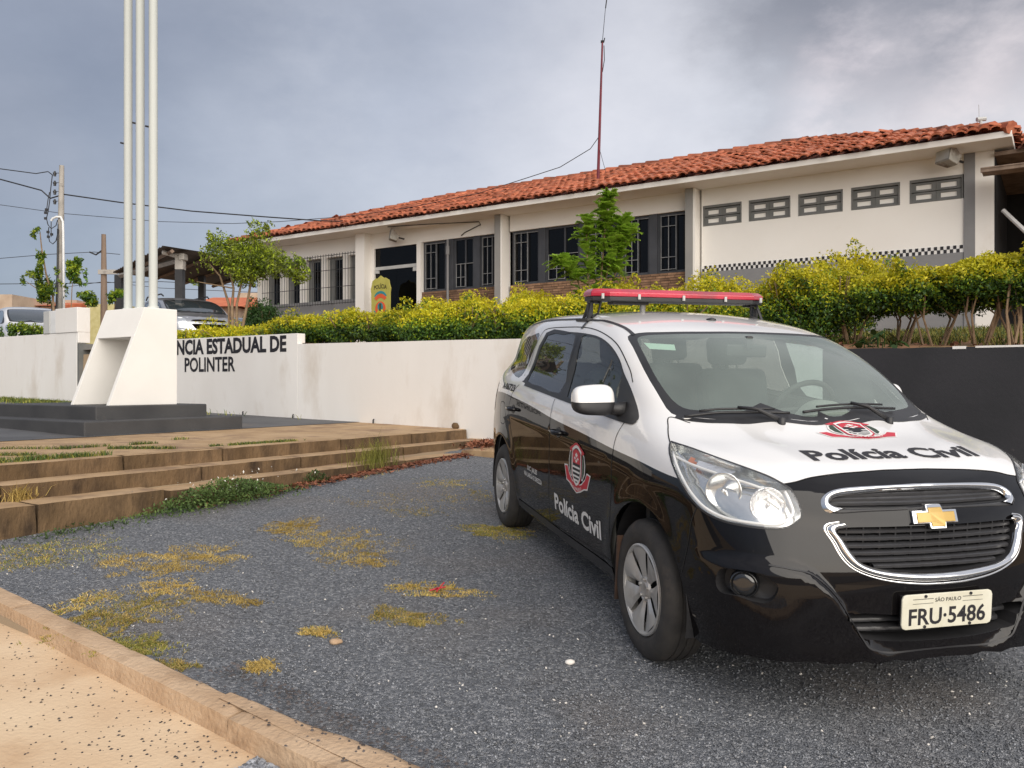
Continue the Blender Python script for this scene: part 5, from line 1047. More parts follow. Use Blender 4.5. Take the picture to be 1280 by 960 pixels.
def side_pts(L_):     # (x, z) on the side of the car -> shell coordinates, by shooting sideways
    L_ = np.asarray(L_, float); O = np.stack([L_[:, 0], np.zeros(len(L_)), L_[:, 1]], 1); D = np.tile([0, -1., 0], (len(L_), 1)); return tp(shoot(O, D, .2, 1.2))
def front_pts(L_):    # (y, z) on the nose
    L_ = np.asarray(L_, float); O = np.stack([np.zeros(len(L_)), -np.abs(L_[:, 0]), L_[:, 1]], 1); D = np.tile([1., 0, 0], (len(L_), 1)); return tp(shoot(O, D, .2, 1.2))
VM = 90 * KV
def circ(cx, cz, r, a0=-60, a1=240, n=30): return [(cx + r * math.cos(rad(a)), cz + r * math.sin(rad(a))) for a in np.linspace(a0, a1, n)]
FE = {}
hl = [(0.132, -0.777, 1.0), (0.193, -0.808, 0.958), (0.333, -0.83, 0.872), (0.415, -0.827, 0.821), (0.499, -0.808, 0.777), (0.57, -0.776, 0.756), (0.629, -0.734, 0.748), (0.705, -0.642, 0.745), (0.733, -0.574, 0.754), (0.734, -0.524, 0.789), (0.714, -0.52, 0.826), (0.674, -0.527, 0.875), (0.645, -0.547, 0.896), (0.588, -0.594, 0.925), (0.472, -0.674, 0.957), (0.284, -0.744, 0.988), (0.17, -0.769, 0.997)]
FE['headlight'] = cr(tp(hl), 3, True)
def _shrink(poly, k): c = poly.mean(0); return c + (poly - c) * k
gu_o = cr(tp([(.782, .0, .812), (.775, -.26, .806), (0.755, -0.425, 0.802), (0.72, -0.437, 0.849), (0.702, -0.38, 0.88), (0.707, -0.265, 0.891), (0.716, -0.06, 0.896), (0.716, 0, 0.896)]), 4)
gu_i = cr(tp([(0.782, 0, 0.824), (0.771, -0.256, 0.822), (0.742, -0.400, 0.826), (0.721, -0.372, 0.860), (0.728, -.25, .873), (0.731, -0.13, 0.878), (0.734, 0.0, 0.879)]), 4)
gl_o = cr(tp([(.79, 0, .772), (.785, -.2, .771), (0.777, -0.434, 0.768), (0.798, -0.421, 0.70), (0.82, -0.388, 0.639), (0.837, -0.335, 0.601), (0.856, -0.235, 0.572), (0.869, -0.10, 0.556), (.872, 0, .553)]), 4)
gl_i = cr(tp([(0.818, 0, 0.757), (0.811, -0.21, 0.757), (0.784, -0.397, 0.752), (0.80, -.388, .71), (0.818, -0.361, 0.663), (0.834, -0.326, 0.628), (0.85, -0.247, 0.605), (0.863, -0.10, 0.592), (.865, 0, .589)]), 4)
FE['gu'] = gu_i; FE['gl'] = gl_i
FE['intake'] = cr(front_pts([(0, .432), (-.15, .434), (-.385, .446), (-.36, .40), (-.315, .352), (-.20, .338), (0, .332)]), 3)
FE['fog'] = cr(tp([(0.60, -0.80, 0.52), (0.62, -0.79, 0.575), (0.691, -0.731, 0.588), (0.74, -0.68, 0.582), (0.773, -0.638, 0.552), (0.772, -0.642, 0.515), (0.757, -0.663, 0.483), (0.723, -0.704, 0.479), (0.676, -0.745, 0.487), (0.62, -0.787, 0.485)]), 3, True)
FE['archf'] = side_pts(circ(.035, .325, .388, -75, 255, 40)); FE['archr'] = side_pts(circ(-2.60, .325, .378, -75, 255, 40))
FE['dlo'] = cr(tp([(-2.079, -0.681, 1.472), (-1.582, -0.678, 1.477), (-1.206, -0.678, 1.464), (-0.993, -0.682, 1.442), (-0.789, -0.698, 1.395), (-0.619, -0.719, 1.33), (-0.521, -0.735, 1.268), (-0.397, -0.745, 1.194), (-0.245, -0.767, 1.09), (-0.212, -0.784, 1.060), (-.25, -.79, 1.048), (-0.318, -0.799, 1.046), (-1.041, -0.811, 1.072), (-2.125, -0.811, 1.116), (-2.20, -0.80, 1.135), (-2.19, -.79, 1.19)]), 3, True)
FE['winf'] = cr(tp([(-1.311, -0.689, 1.449), (-1.192, -0.685, 1.45), (-0.98, -0.689, 1.428), (-0.793, -0.705, 1.383), (-0.63, -0.723, 1.321), (-0.545, -0.736, 1.263), (-.54, -.75, 1.20), (-0.53, -0.761, 1.12), (-.53, -.79, 1.075), (-0.769, -0.804, 1.078), (-1.223, -0.806, 1.092), (-1.27, -.75, 1.27)]), 2, True)
FE['winr'] = cr(tp([(-2.03, -0.689, 1.452), (-1.7, -.687, 1.46), (-1.443, -0.687, 1.455), (-1.42, -.75, 1.28), (-1.386, -0.802, 1.104), (-1.8, -.802, 1.118), (-2.125, -0.8, 1.136), (-2.12, -.76, 1.28)]), 2, True)
FE['quarter'] = cr(tp([(-2.223, -0.686, 1.455), (-2.45, -.675, 1.445), (-2.687, -0.662, 1.425), (-2.86, -.68, 1.35), (-2.93, -0.706, 1.225), (-2.85, -.73, 1.19), (-2.743, -0.751, 1.176), (-2.36, -0.798, 1.142), (-2.31, -.76, 1.26)]), 3, True)
wso = [(0.114, 0, 1.092), (0.114, -0.172, 1.089), (0.089, -0.4, 1.084), (0.001, -0.592, 1.090), (-0.073, -0.68, 1.103), (-0.237, -0.686, 1.197), (-0.466, -0.673, 1.327), (-0.613, -0.651, 1.397), (-0.752, -0.622, 1.450), (-0.752, -0.557, 1.471), (-0.71, -0.432, 1.481), (-0.669, -0.217, 1.487), (-0.660, 0, 1.489)]
wsi = [(0.060, 0, 1.128), (0.058, -0.172, 1.127), (0.028, -0.4, 1.124), (-0.045, -0.565, 1.125), (-0.11, -0.625, 1.136), (-0.25, -0.640, 1.21), (-0.466, -0.632, 1.337), (-0.60, -0.613, 1.400), (-0.690, -0.585, 1.437), (-0.695, -0.52, 1.452), (-0.67, -0.42, 1.462), (-0.635, -0.217, 1.469), (-0.628, 0, 1.470)]
FE['wso'] = cr(tp(wso), 3); FE['wsi'] = cr(tp(wsi), 3)
FE['bonnet'] = np.concatenate([cr(tp([(0.114, 0, 1.092), (0.114, -0.172, 1.089), (0.089, -0.4, 1.084), (0.001, -0.592, 1.090), (-0.07, -0.693, 1.094), (0.018, -0.737, 1.046), (0.137, -0.78, 0.997)]), 3), cr(tp([(0.17, -0.769, 1.000), (0.284, -0.744, 0.991), (0.472, -0.674, 0.960), (0.588, -0.594, 0.928), (0.640, -0.555, 0.900), (0.652, -0.50, 0.908), (0.652, -0.42, 0.925), (0.650, -0.28, 0.937), (0.648, -0.114, 0.943), (0.648, 0, 0.944)]), 3), [(1.40, tp([(.648, 0, .944)])[0, 1]), (1.40, VM + .1), (.0, VM + .1)]])
pl = cr(tp([(-3.2, -.8, 1.02), (-2.692, -0.837, 1.016), (-2.33, -0.849, 1.007), (-1.816, -0.85, 0.983), (-1.363, -0.852, 0.95), (-0.806, -0.852, 0.926), (-0.359, -0.85, 0.902), (0.011, -0.846, 0.888), (0.321, -0.831, 0.873)]), 4)
SE0, SE1 = XR - math.pi / 2 * KK, XFs + math.pi / 2 * KK
FE['black'] = np.concatenate([[(SE0 - .1, pl[0, 1])], pl, tp([(.45, -.79, .90), (0.640, -0.555, 0.900), (0.652, -0.50, 0.908), (0.652, -0.42, 0.925), (0.650, -0.28, 0.937), (0.648, -0.114, 0.943), (0.648, 0, 0.944)]), [(SE1 + .1, tp([(.648, 0, .944)])[0, 1]), (SE1 + .1, -1.), (SE0 - .1, -1.)]])
FE['door_f'] = np.concatenate([side_pts([(-.212, 1.062), (-0.318, 1.046)]), cr(side_pts([(-0.33, 1.008), (-0.347, 0.959), (-0.352, 0.907), (-0.350, 0.789), (-0.346, 0.632), (-0.345, 0.40), (-.352, .34)]), 2), side_pts([(-1.43, .29), (-1.395, .5), (-1.388, .766), (-1.398, .956), (-1.40, 1.07)]), tp([(-1.385, -.79, 1.11), (-1.37, -.72, 1.37), (-1.37, -.65, 1.502)]), cr(tp([(-1.281, -0.654, 1.5), (-0.984, -0.664, 1.463), (-0.724, -0.688, 1.402), (-0.491, -0.718, 1.293), (-0.40, -0.735, 1.226), (-.30, -.755, 1.14)]), 2)])
FE['door_r'] = np.concatenate([side_pts([(-1.40, 1.07), (-1.398, .956), (-1.388, .766), (-1.395, .5), (-1.43, .29), (-2.12, .27)]), cr(side_pts([(-2.19, .42), (-2.20, .56), (-2.26, .68), (-2.36, .80), (-2.40, .92), (-2.36, 1.03), (-2.25, 1.10)]), 2), cr(tp([(-2.26, -.78, 1.16), (-2.24, -0.72, 1.32), (-2.18, -0.68, 1.45), (-2.08, -0.664, 1.497), (-1.671, -0.659, 1.507), (-1.37, -.652, 1.503)]), 2)])
FE['roof'] = np.concatenate([cr(tp([(-0.660, 0, 1.489), (-0.669, -0.217, 1.487), (-0.71, -0.432, 1.481), (-0.752, -0.59, 1.464), (-0.914, -0.581, 1.504), (-1.199, -0.584, 1.543), (-1.37, -0.600, 1.546), (-2.0, -.595, 1.55), (-2.7, -.57, 1.53), (-3.1, -.52, 1.47), (-3.2, -.3, 1.48), (-3.2, 0, 1.49)]), 2), [(SE0 - .1, VM * .5), (SE0 - .1, VM + .1), (-.6, VM + .1)]])
FE['bumper'] = np.concatenate([side_pts([(.39, .36), (.43, .50), (.435, .62)]), tp([(.44, -.82, .70), (.46, -.82, .785)]), FE['headlight'][12:36], tp([(.69, -.50, .84), (.70, -.40, .90), (.70, -.2, .915), (.70, 0, .918)]), [(SE1 + .1, tp([(.70, 0, .918)])[0, 1]), (SE1 + .1, -1), (.3, -1)]])
FE['rearglass'] = cr(tp([(-3.37, 0, 1.08), (-3.34, -.45, 1.09), (-3.22, -.62, 1.13), (-3.12, -.60, 1.38), (-3.13, -.45, 1.44), (-3.17, 0, 1.45)]), 3)
FE['tail'] = cr(tp([(-3.30, -.68, 1.08), (-3.17, -.74, 1.12), (-3.05, -.80, 1.02), (-3.12, -.81, .86), (-3.30, -.74, .84)]), 3, True)
_t = time_ = None
def bottom_curve():
    ss = np.arange(SE0, SE1 + .02, .04); out_ = []
    for s in ss:
        zb = .235 if -3.0 < s < .4 else (.235 + .032 * min(1, (s - .4) / .35) if s >= .4 else .30); vs = np.linspace(-38, 0, 40) * KV; P = surf(np.stack([np.full(40, s), vs], 1)); z = P[:, 2]; k = np.argmin(np.abs(z - zb)); out_.append((s, vs[k]))
    return np.array(out_)
FE['bottom'] = bottom_curve()
# constrained triangulation of the unrolled half shell, so every outline is a clean edge
closed = {'headlight', 'fog', 'dlo', 'winf', 'winr', 'quarter', 'tail', 'door_f', 'door_r'}
gs = np.concatenate([np.arange(SE0, .40, .030), np.arange(.40, SE1, .014)]); gs = np.append(gs[:-1], SE1); gv = np.append(np.concatenate([np.arange(-40 * KV, .25, .016), np.arange(.25, VM, .028)])[:-1], VM)
GX, GV = np.meshgrid(gs, gv, indexing='ij'); G = np.stack([GX.ravel(), GV.ravel()], 1)
def clampd(P): P = np.array(P, float); P[:, 0] = np.clip(P[:, 0], SE0, SE1); P[:, 1] = np.clip(P[:, 1], -40 * KV, VM); return P
allpts, alled = [], []; feat_pts = []
for k, P in FE.items():
    Q = clampd(P); o0 = sum(len(a) for a in allpts); n = len(Q)
    allpts.append(Q); alled += [(o0 + i, o0 + i + 1) for i in range(n - 1)] + ([(o0 + n - 1, o0)] if k in closed else [])
    for i in range(n - 1 + (k in closed)):
        a, b = Q[i], Q[(i + 1) % n]; m = max(1, int(np.linalg.norm(b - a) / .012)); feat_pts.append(a + (b - a) * (np.arange(m + 1) / max(m, 1))[:, None])
Fp = np.concatenate(feat_pts); cell = {}
for p in Fp: cell.setdefault((int(p[0] // .02), int(p[1] // .02)), []).append(p)
keep = []
for i, g in enumerate(G):
    a, b = int(g[0] // .02), int(g[1] // .02); ok = True
    for u in (-1, 0, 1):
        for w in (-1, 0, 1):
            for p in cell.get((a + u, b + w), ()):
                if abs(p[0] - g[0]) + abs(p[1] - g[1]) < .009: ok = False; break
            if not ok: break
        if not ok: break
    edge = g[0] <= SE0 + 1e-6 or g[0] >= SE1 - 1e-6 or g[1] <= -40 * KV + 1e-6 or g[1] >= VM - 1e-6
    if ok or edge: keep.append(i)
G = G[keep]; o0 = sum(len(a) for a in allpts); pts2 = np.concatenate(allpts + [G])
res_ = delaunay_2d_cdt([Vector((float(p[0]), float(p[1]))) for p in pts2], alled, [], 0, 1e-5)
SV = np.array([v[:] for v in res_[0]]); TR = np.array([f for f in res_[2] if len(f) == 3]); CEN = SV[TR].mean(1)
PS = surf(SV); bad = np.isnan(PS).any(1); PS[bad] = 0; NS = grad(np.where(bad[:, None], [[0, -.8, .6]], PS)); PS[np.abs(PS[:, 1]) < 1e-4, 1] = 0
CLS = np.full(len(TR), -1); names_ = []
def setc(name, poly_mask):
    m = (CLS == -1) & poly_mask; names_.append(name); CLS[m] = len(names_) - 1
wsmask = lambda P: inpoly(CEN, np.concatenate([clampd(P), [(P[-1][0], VM + .1), (P[0][0], VM + .1)]]))
half = lambda P: inpoly(CEN, np.concatenate([P, [(SE1 + .1, P[-1][1]), (SE1 + .1, P[0][1])]]))
below = np.interp(CEN[:, 0], FE['bottom'][:, 0], FE['bottom'][:, 1]) > CEN[:, 1]
setc('cut', below | bad[TR].any(1) | inpoly(CEN, FE['archf']) | inpoly(CEN, FE['archr']) | half(FE['gu']) | half(FE['gl']) | half(FE['intake']) | inpoly(CEN, FE['fog']))
setc('windscreen', wsmask(FE['wsi'])); setc('windscreen_surround', wsmask(FE['wso']))
setc('front_window', inpoly(CEN, FE['winf'])); setc('rear_window', inpoly(CEN, FE['winr'])); setc('quarter_window', inpoly(CEN, FE['quarter'])); setc('window_surround', inpoly(CEN, FE['dlo']))
setc('headlight', inpoly(CEN, FE['headlight'])); setc('tail_light', inpoly(CEN, FE['tail']))
setc('back_window', inpoly(CEN, np.concatenate([FE['rearglass'], [(SE0 - .1, FE['rearglass'][-1][1]), (SE0 - .1, FE['rearglass'][0][1])]])))
setc('bonnet', inpoly(CEN, FE['bonnet'])); setc('front_bumper', inpoly(CEN, FE['bumper'])); setc('front_door', inpoly(CEN, FE['door_f'])); setc('rear_door', inpoly(CEN, FE['door_r'])); setc('roof_panel', inpoly(CEN, FE['roof']))
setc('front_wing', CEN[:, 0] > -.36); setc('body', np.ones(len(TR), bool))
BLK = inpoly(CEN, FE['black'])
def shell(name, tri, off=0., both=True, side=-1, flip=False, mats=None, mi=None, parent=car, smoothn=True):
    """build one panel from its triangles; side -1 the car's right, +1 its left (mirror)"""
    if not len(tri): return None
    used, inv = np.unique(tri, return_inverse=True); T = inv.reshape(-1, 3); P = PS[used] + NS[used] * off; Nn = NS[used]
    if both:
        onax = np.abs(PS[used][:, 1]) < 1e-3; mp_ = np.where(onax, np.arange(len(used)), len(used) + np.cumsum(~onax) - 1); P2 = (P * [1, -1, 1])[~onax]; N2 = (Nn * [1, -1, 1])[~onax]
        V = np.concatenate([P, P2]); Nn = np.concatenate([Nn, N2]); T = np.concatenate([T, mp_[T][:, ::-1]]); mi = None if mi is None else np.concatenate([mi, mi])
    elif side > 0: V = P * [1, -1, 1]; Nn = Nn * [1, -1, 1]; T = T[:, ::-1]
    else: V = P
    ok = (T[:, 0] != T[:, 1]) & (T[:, 1] != T[:, 2]) & (T[:, 0] != T[:, 2])
    ar = np.linalg.norm(np.cross(V[T[:, 1]] - V[T[:, 0]], V[T[:, 2]] - V[T[:, 0]]), axis=1); ok &= ar > 1e-9; T = T[ok]; mi = None if mi is None else mi[ok]
    fn = np.cross(V[T[:, 1]] - V[T[:, 0]], V[T[:, 2]] - V[T[:, 0]]); fl = np.einsum('ij,ij->i', fn, Nn[T[:, 0]]) < 0; T[fl] = T[fl][:, ::-1]
    if flip: T = T[:, ::-1]; Nn = -Nn
    me = np_mesh(name, V, T, mi, smooth=True)
    if smoothn: me.normals_split_custom_set_from_vertices([tuple(x) for x in Nn.tolist()])
    return link(name, me, mats, parent)
PAINT = [M['carpaint_w'], M['carpaint_b']]
def cid(n): return names_.index(n)
def tris(n): return TR[CLS == cid(n)]
for n in ('body', 'roof_panel', 'bonnet', 'front_bumper'): shell(n, tris(n), mats=PAINT, mi=BLK[CLS == cid(n)].astype(int))
for n in ('front_wing', 'front_door', 'rear_door'):
    for s_ in (-1, 1): shell(n, tris(n), both=False, side=s_, mats=PAINT, mi=BLK[CLS == cid(n)].astype(int))
shell('windscreen', tris('windscreen'), -.001, mats=G_ws); shell('windscreen_surround', tris('windscreen_surround'), -.001, mats=M['black'])
for s_ in (-1, 1):
    shell('front_window', tris('front_window'), -.004, False, s_, mats=G_front); shell('rear_window', tris('rear_window'), -.004, False, s_, mats=G_dark); shell('quarter_window', tris('quarter_window'), -.002, False, s_, mats=G_dark); shell('window_surround', tris('window_surround'), -.001, False, s_, mats=M['black'])
    shell('tail_light', tris('tail_light'), .003, False, s_, mats=M['redlens'])
shell('back_window', tris('back_window'), -.002, mats=G_dark)
inner = np.isin(CLS, [cid(n) for n in ('body', 'roof_panel', 'front_door', 'rear_door')])
shell('headlining', TR[inner], -.035, flip=True, mats=M['liner'], smoothn=False)

# inside and underneath
def cbox(name, c, h, m, bevel=0., R=None, parent=car): mb = MB(); mb.box(c, h, R); return obj(name, mb, M[m] if isinstance(m, str) else m, parent, bevel=bevel, local=True)
cbox('underbody', (-1.35, 0, .28), (1.9, .60, .03), 'black'); cbox('floor', (-1.75, 0, .42), (1.35, .74, .02), 'black'); cbox('engine_cover', (.30, 0, .60), (.36, .36, .20), 'black')  # first box is an unseen plate added to block light under the car
for x in (.035, -2.60):
    for s_ in (-1, 1):
        mb = MB(); mb.lathe([(.40, s_ * .83), (.40, s_ * .42), (.01, s_ * .42)], 36, 'y', (x, 0, .325), a0=-.22, a1=math.pi + .22); obj('wheel_well', mb, M['black'], car, local=True)
cbox('bulkhead', (-.17, 0, .72), (.02, .74, .32), 'dash'); cbox('dashboard', (-.42, 0, .93), (.26, .70, .115), 'dash', .05); cbox('dashboard_top', (-.16, 0, 1.03), (.22, .66, .03), 'dash', .02)
def roty(a): c, s = math.cos(rad(a)), math.sin(rad(a)); return np.array([[c, 0, s], [0, 1, 0], [-s, 0, c]])
def seat(x, y):
    mb = MB(); mb.box((x, y, .62), (.26, .25, .10)); s = obj('seat', mb, M['seat'], car, bevel=.05, local=True, seg=3)
    mb = MB(); mb.box((x - .34, y, .93), (.085, .235, .33), roty(-13)); obj('backrest', mb, M['seat'], s, bevel=.06, local=True, seg=3)
    mb = MB(); mb.box((x - .46, y, 1.37), (.05, .135, .095), roty(-10)); obj('headrest', mb, M['seat'], s, bevel=.045, local=True, seg=4)
    mb = MB()
    for q in (-.06, .06): mb.tube([(x - .41, y + q, 1.2), (x - .44, y + q, 1.31)], .007, 6)
    obj('headrest_rod', mb, M['chrome'], s, local=True)
seat(-1.02, -.37); seat(-1.02, .37)
for y in (-.45, 0, .45): seat(-2.0, y * .95)
mb = MB(); swc, tn = np.array([-.62, .37, 1.055]), roty(-62); ring = [swc + tn @ np.array([.185 * math.cos(a), .185 * math.sin(a), 0]) for a in np.linspace(0, 2 * math.pi, 37)]
mb.tube(ring, .016, 8, caps=False); 
for a in (0, math.pi, math.pi * 1.5): mb.tube([swc + tn @ np.array([.03, 0, -.02]), swc + tn @ np.array([.18 * math.sin(a), .18 * math.cos(a), 0])], .014, 6)
mb.tube([swc + tn @ np.array([0, 0, 0.02]), swc + tn @ np.array([0, 0, -.06])], .06, 12); mb.tube([swc + tn @ np.array([0, 0, -.04]), (-.40, .37, .95)], .035, 8); obj('steering_wheel', mb, M['dash'], car, local=True, auto=50)
mb = MB(); mb.lathe([(0.001, 0), (.15, .0), (.17, -.04), (.17, -.12)], 20, 'x', (-.35, .37, .96), a0=0, a1=math.pi); obj('instrument_hood', mb, M['liner'], car, local=True, auto=50)
cbox('mirror_inside', (-.60, 0, 1.385), (.012, .12, .035), 'black', .01); cbox('mirror_stalk', (-.58, 0, 1.43), (.02, .02, .035), 'black', .008)

# helpers that lay marks and strips onto the shell
def lay(O, D): P = shoot(O, D, .15, 1.6); return P, grad(P)
def ribbon(name, sv, w, m, off=.0012, both=True, n=8, parent=car, side=-1):
    S = cr(sv, n); P = surf(S); Nn = grad(P); Tn = np.gradient(P, axis=0); Tn /= np.linalg.norm(Tn, axis=1)[:, None] + 1e-9; B = np.cross(Nn, Tn); B /= np.linalg.norm(B, axis=1)[:, None]
    A = P + B * w / 2 + Nn * off; C = P - B * w / 2 + Nn * off; k = len(P)
    for s_ in ((-1, 1) if both else (side,)):
        V = np.concatenate([A, C]) * [1, 1 if s_ < 0 else -1, 1]; mb = MB(); mb.add(V, [(i, i + 1, k + i + 1, k + i) for i in range(k - 1)]); obj(name, mb, m, parent, local=True, smooth=True)
def band(name, A, B, m, h=.010, both=True, n=5, base=.0, smooth=True):
    """raised, rounded trim strip between two curves on the shell (same number of points)"""
    k = len(A); PA, PB = surf(A), surf(B); rows = []
    for j in range(n + 1):
        t = j / n; S = A + (B - A) * t; P = surf(S); Nn = grad(P); rows.append(P + Nn * (base + h * math.sin(math.pi * t) ** .7 if 0 < t < 1 else -.006))
    V = np.concatenate(rows); F_ = [(j * k + i, j * k + i + 1, (j + 1) * k + i + 1, (j + 1) * k + i) for j in range(n) for i in range(k - 1)]
    mb = MB(); mb.add(V, F_); 
    if both: mb.add(V * [1, -1, 1], [f[::-1] for f in F_])
    return obj(name, mb, m, car, local=True, smooth=smooth)
def resamp(S, n):
    S = np.asarray(S); L_ = np.concatenate([[0], np.cumsum(np.linalg.norm(np.diff(S, axis=0), axis=1))]); t = np.linspace(0, L_[-1], n); return np.stack([np.interp(t, L_, S[:, 0]), np.interp(t, L_, S[:, 1])], 1)
def recess(name, S, depth, m, both=True, closed_=False, plate=True, inward=None):
    if closed_ and both:
        o_ = recess(name, S, depth, m, False, True, plate, inward); me = o_.data.copy(); me.transform(Matrix.Scale(-1, 4, (0, 1, 0))); link(name, me, m, car); return o_
    """walls and back plate behind an opening"""
    S = clampd(S); P = surf(S); Nn = grad(P); Q = P - (Nn * depth if inward is None else np.array(inward) * depth); k = len(P); P = P - Nn * .0005; e = k if closed_ else k - 1
    mb = MB(); F_ = [(i, (i + 1) % k, k + (i + 1) % k, k + i) for i in range(e)]; V = np.concatenate([P, Q]); mb.add(V, F_)
    if plate: c = Q.mean(0); 
    if plate and closed_: mb.add(np.concatenate([Q, [c]]), [(i, (i + 1) % k, k) for i in range(k)])
    elif plate: mb.add(np.concatenate([Q, Q * [1, -1, 1]]), [(i, i + 1, k + i + 1, k + i) for i in range(k - 1)])
    if both:
        mb.add(V * [1, -1, 1], F_)
        if plate and closed_: mb.add(np.concatenate([Q, [c]]) * [1, -1, 1], [(i, (i + 1) % k, k) for i in range(k)])
    return obj(name, mb, m, car, local=True)
# panel gaps
SW = .0055; GAP = mat('panel gap', (.012, .012, .012), rough=.9)
ribbon('panel_gap', tp([(0.03, -0.66, 1.086), (-0.055, -0.70, 1.088), (0.018, -0.737, 1.046), (0.132, -0.78, 0.998)]), SW, GAP)
ribbon('panel_gap', tp([(0.14, -0.778, 0.999), (0.284, -0.747, 0.990), (0.472, -0.677, 0.959), (0.588, -0.597, 0.928), (0.645, -0.55, 0.900)]), .008, GAP)
ribbon('panel_gap', tp([(0.645, -0.552, 0.899), (0.652, -0.50, 0.908), (0.652, -0.42, 0.925), (0.650, -0.28, 0.937), (0.648, -0.114, 0.943), (0.648, 0, 0.944)]), .004, GAP)
ribbon('panel_gap', side_pts([(-0.318, 1.046), (-0.33, 1.008), (-0.347, 0.959), (-0.352, 0.907), (-0.350, 0.789), (-0.346, 0.632), (-0.345, 0.42), (-.352, .345)]), SW, GAP)
ribbon('panel_gap', side_pts([(-1.40, 1.065), (-1.398, .956), (-1.388, .766), (-1.395, .5), (-1.43, .30)]), SW, GAP)
ribbon('panel_gap', side_pts([(-2.19, .50), (-2.20, .57), (-2.26, .68), (-2.36, .80), (-2.40, .92), (-2.36, 1.03), (-2.25, 1.10)]), SW, GAP)
ribbon('panel_gap', side_pts([(-.352, .345), (-.8, .325), (-1.43, .30), (-2.13, .29)]), SW, GAP)
ribbon('panel_gap', tp([(-2.26, -.78, 1.16), (-2.24, -0.72, 1.32), (-2.18, -0.68, 1.45), (-2.08, -0.664, 1.497), (-1.671, -0.659, 1.507), (-1.281, -0.654, 1.5), (-0.984, -0.664, 1.463), (-0.724, -0.688, 1.402), (-0.491, -0.718, 1.293), (-0.40, -0.735, 1.226)]), .006, GAP)
ribbon('roof_channel', tp([(-0.745, -0.592, 1.462), (-0.914, -0.583, 1.504), (-1.199, -0.586, 1.543), (-1.37, -0.600, 1.546), (-2.0, -.598, 1.55), (-2.8, -.572, 1.52)]), .020, M['black'], .002)
ribbon('panel_gap', tp([(.395, -.835, .50), (.43, -.83, .62), (.445, -.822, .72), (.47, -.815, .785)]), .005, GAP)
ribbon('panel_gap', side_pts([(-2.665, .795), (-2.69, .85), (-2.685, .93), (-2.62, .95), (-2.54, .94), (-2.515, .88), (-2.52, .81), (-2.58, .785), (-2.66, .79)]), .004, GAP)
ribbon('window_trim', tp([(-0.212, -0.790, 1.056), (-0.318, -0.803, 1.042), (-1.041, -0.815, 1.067), (-2.125, -0.815, 1.110)]), .022, M['black'], .004)
ribbon('sill_strip', side_pts([(-.36, .285), (-1.2, .272), (-2.2, .27)]), .05, M['black'], .004)
# grilles, intake, fog lamps
recess('grille_back', FE['gu'], .07, M['dark'], inward=(1, 0, 0)); recess('grille_back', FE['gl'], .07, M['dark'], inward=(1, 0, 0)); recess('intake_back', FE['intake'], .10, M['dark'], inward=(1, 0, 0))
def slat(z, yl, off=.016, h=.0065, dp=.022, name='grille_slat', sag=0.):
    y = np.linspace(-yl, yl, 41); zz = z - sag * (1 - (y / yl) ** 2) ; O = np.stack([np.zeros(41), y, zz], 1); P = shoot(O, np.tile([1., 0, 0], (41, 1)), .2, 1.2); x = P[:, 0] - off - .004 * (np.abs(((y / .065) % 1) - .5) > .42); mb = MB(); V = []
    for i in range(41): V += [(x[i], y[i], zz[i] + h * .4), (x[i] - .004, y[i], zz[i] + h), (x[i] - dp, y[i], zz[i] + h * 1.6), (x[i] - dp, y[i], zz[i] - h), (x[i], y[i], zz[i] - h)]
    mb.add(V, [(5 * i + j, 5 * i + (j + 1) % 5, 5 * (i + 1) + (j + 1) % 5, 5 * (i + 1) + j) for i in range(40) for j in range(5)]); obj(name, mb, M['slat'], car, local=True, auto=40)
for z, yl in ((.862, .375), (.846, .392), (.832, .395)): slat(z, yl)
for z, yl in ((.738, .392), (.712, .385), (.686, .372), (.660, .358), (.636, .335), (.614, .275)): slat(z, yl)
for z, yl in ((.41, .35), (.375, .32)): slat(z, yl, .04, .008)
mb = MB()
for y in np.arange(-.36, .37, .065):
    x = shoot([[0, y, .68]], [[1., 0, 0]], .2, 1.2)[0, 0]; mb.box((x - .045, y, .68), (.008, .003, .085)); x = shoot([[0, y, .85]], [[1., 0, 0]], .2, 1.2)[0, 0]; mb.box((x - .045, y, .85), (.008, .003, .025))
obj('grille_ribs', mb, M['black'], car, local=True)
band('grille_chrome', resamp(gu_o[8:], 44), resamp(gu_i[6:], 44), M['chrome'], .013); band('grille_trim', resamp(gu_o[:9], 20), resamp(gu_i[:7], 20), M['black'], .004)
band('grille_chrome', resamp(gl_o[7:], 56), resamp(gl_i[7:], 56), M['chrome'], .016); band('grille_trim', resamp(gl_o[7:] + (gl_o[7:] - gl_i[7:][np.linspace(0, len(gl_i[7:]) - 1, len(gl_o[7:])).astype(int)]) * .35, 56), resamp(gl_o[7:], 56), M['chrome'], .003)
recess('fog_recess', FE['fog'], .055, M['black'], closed_=True)
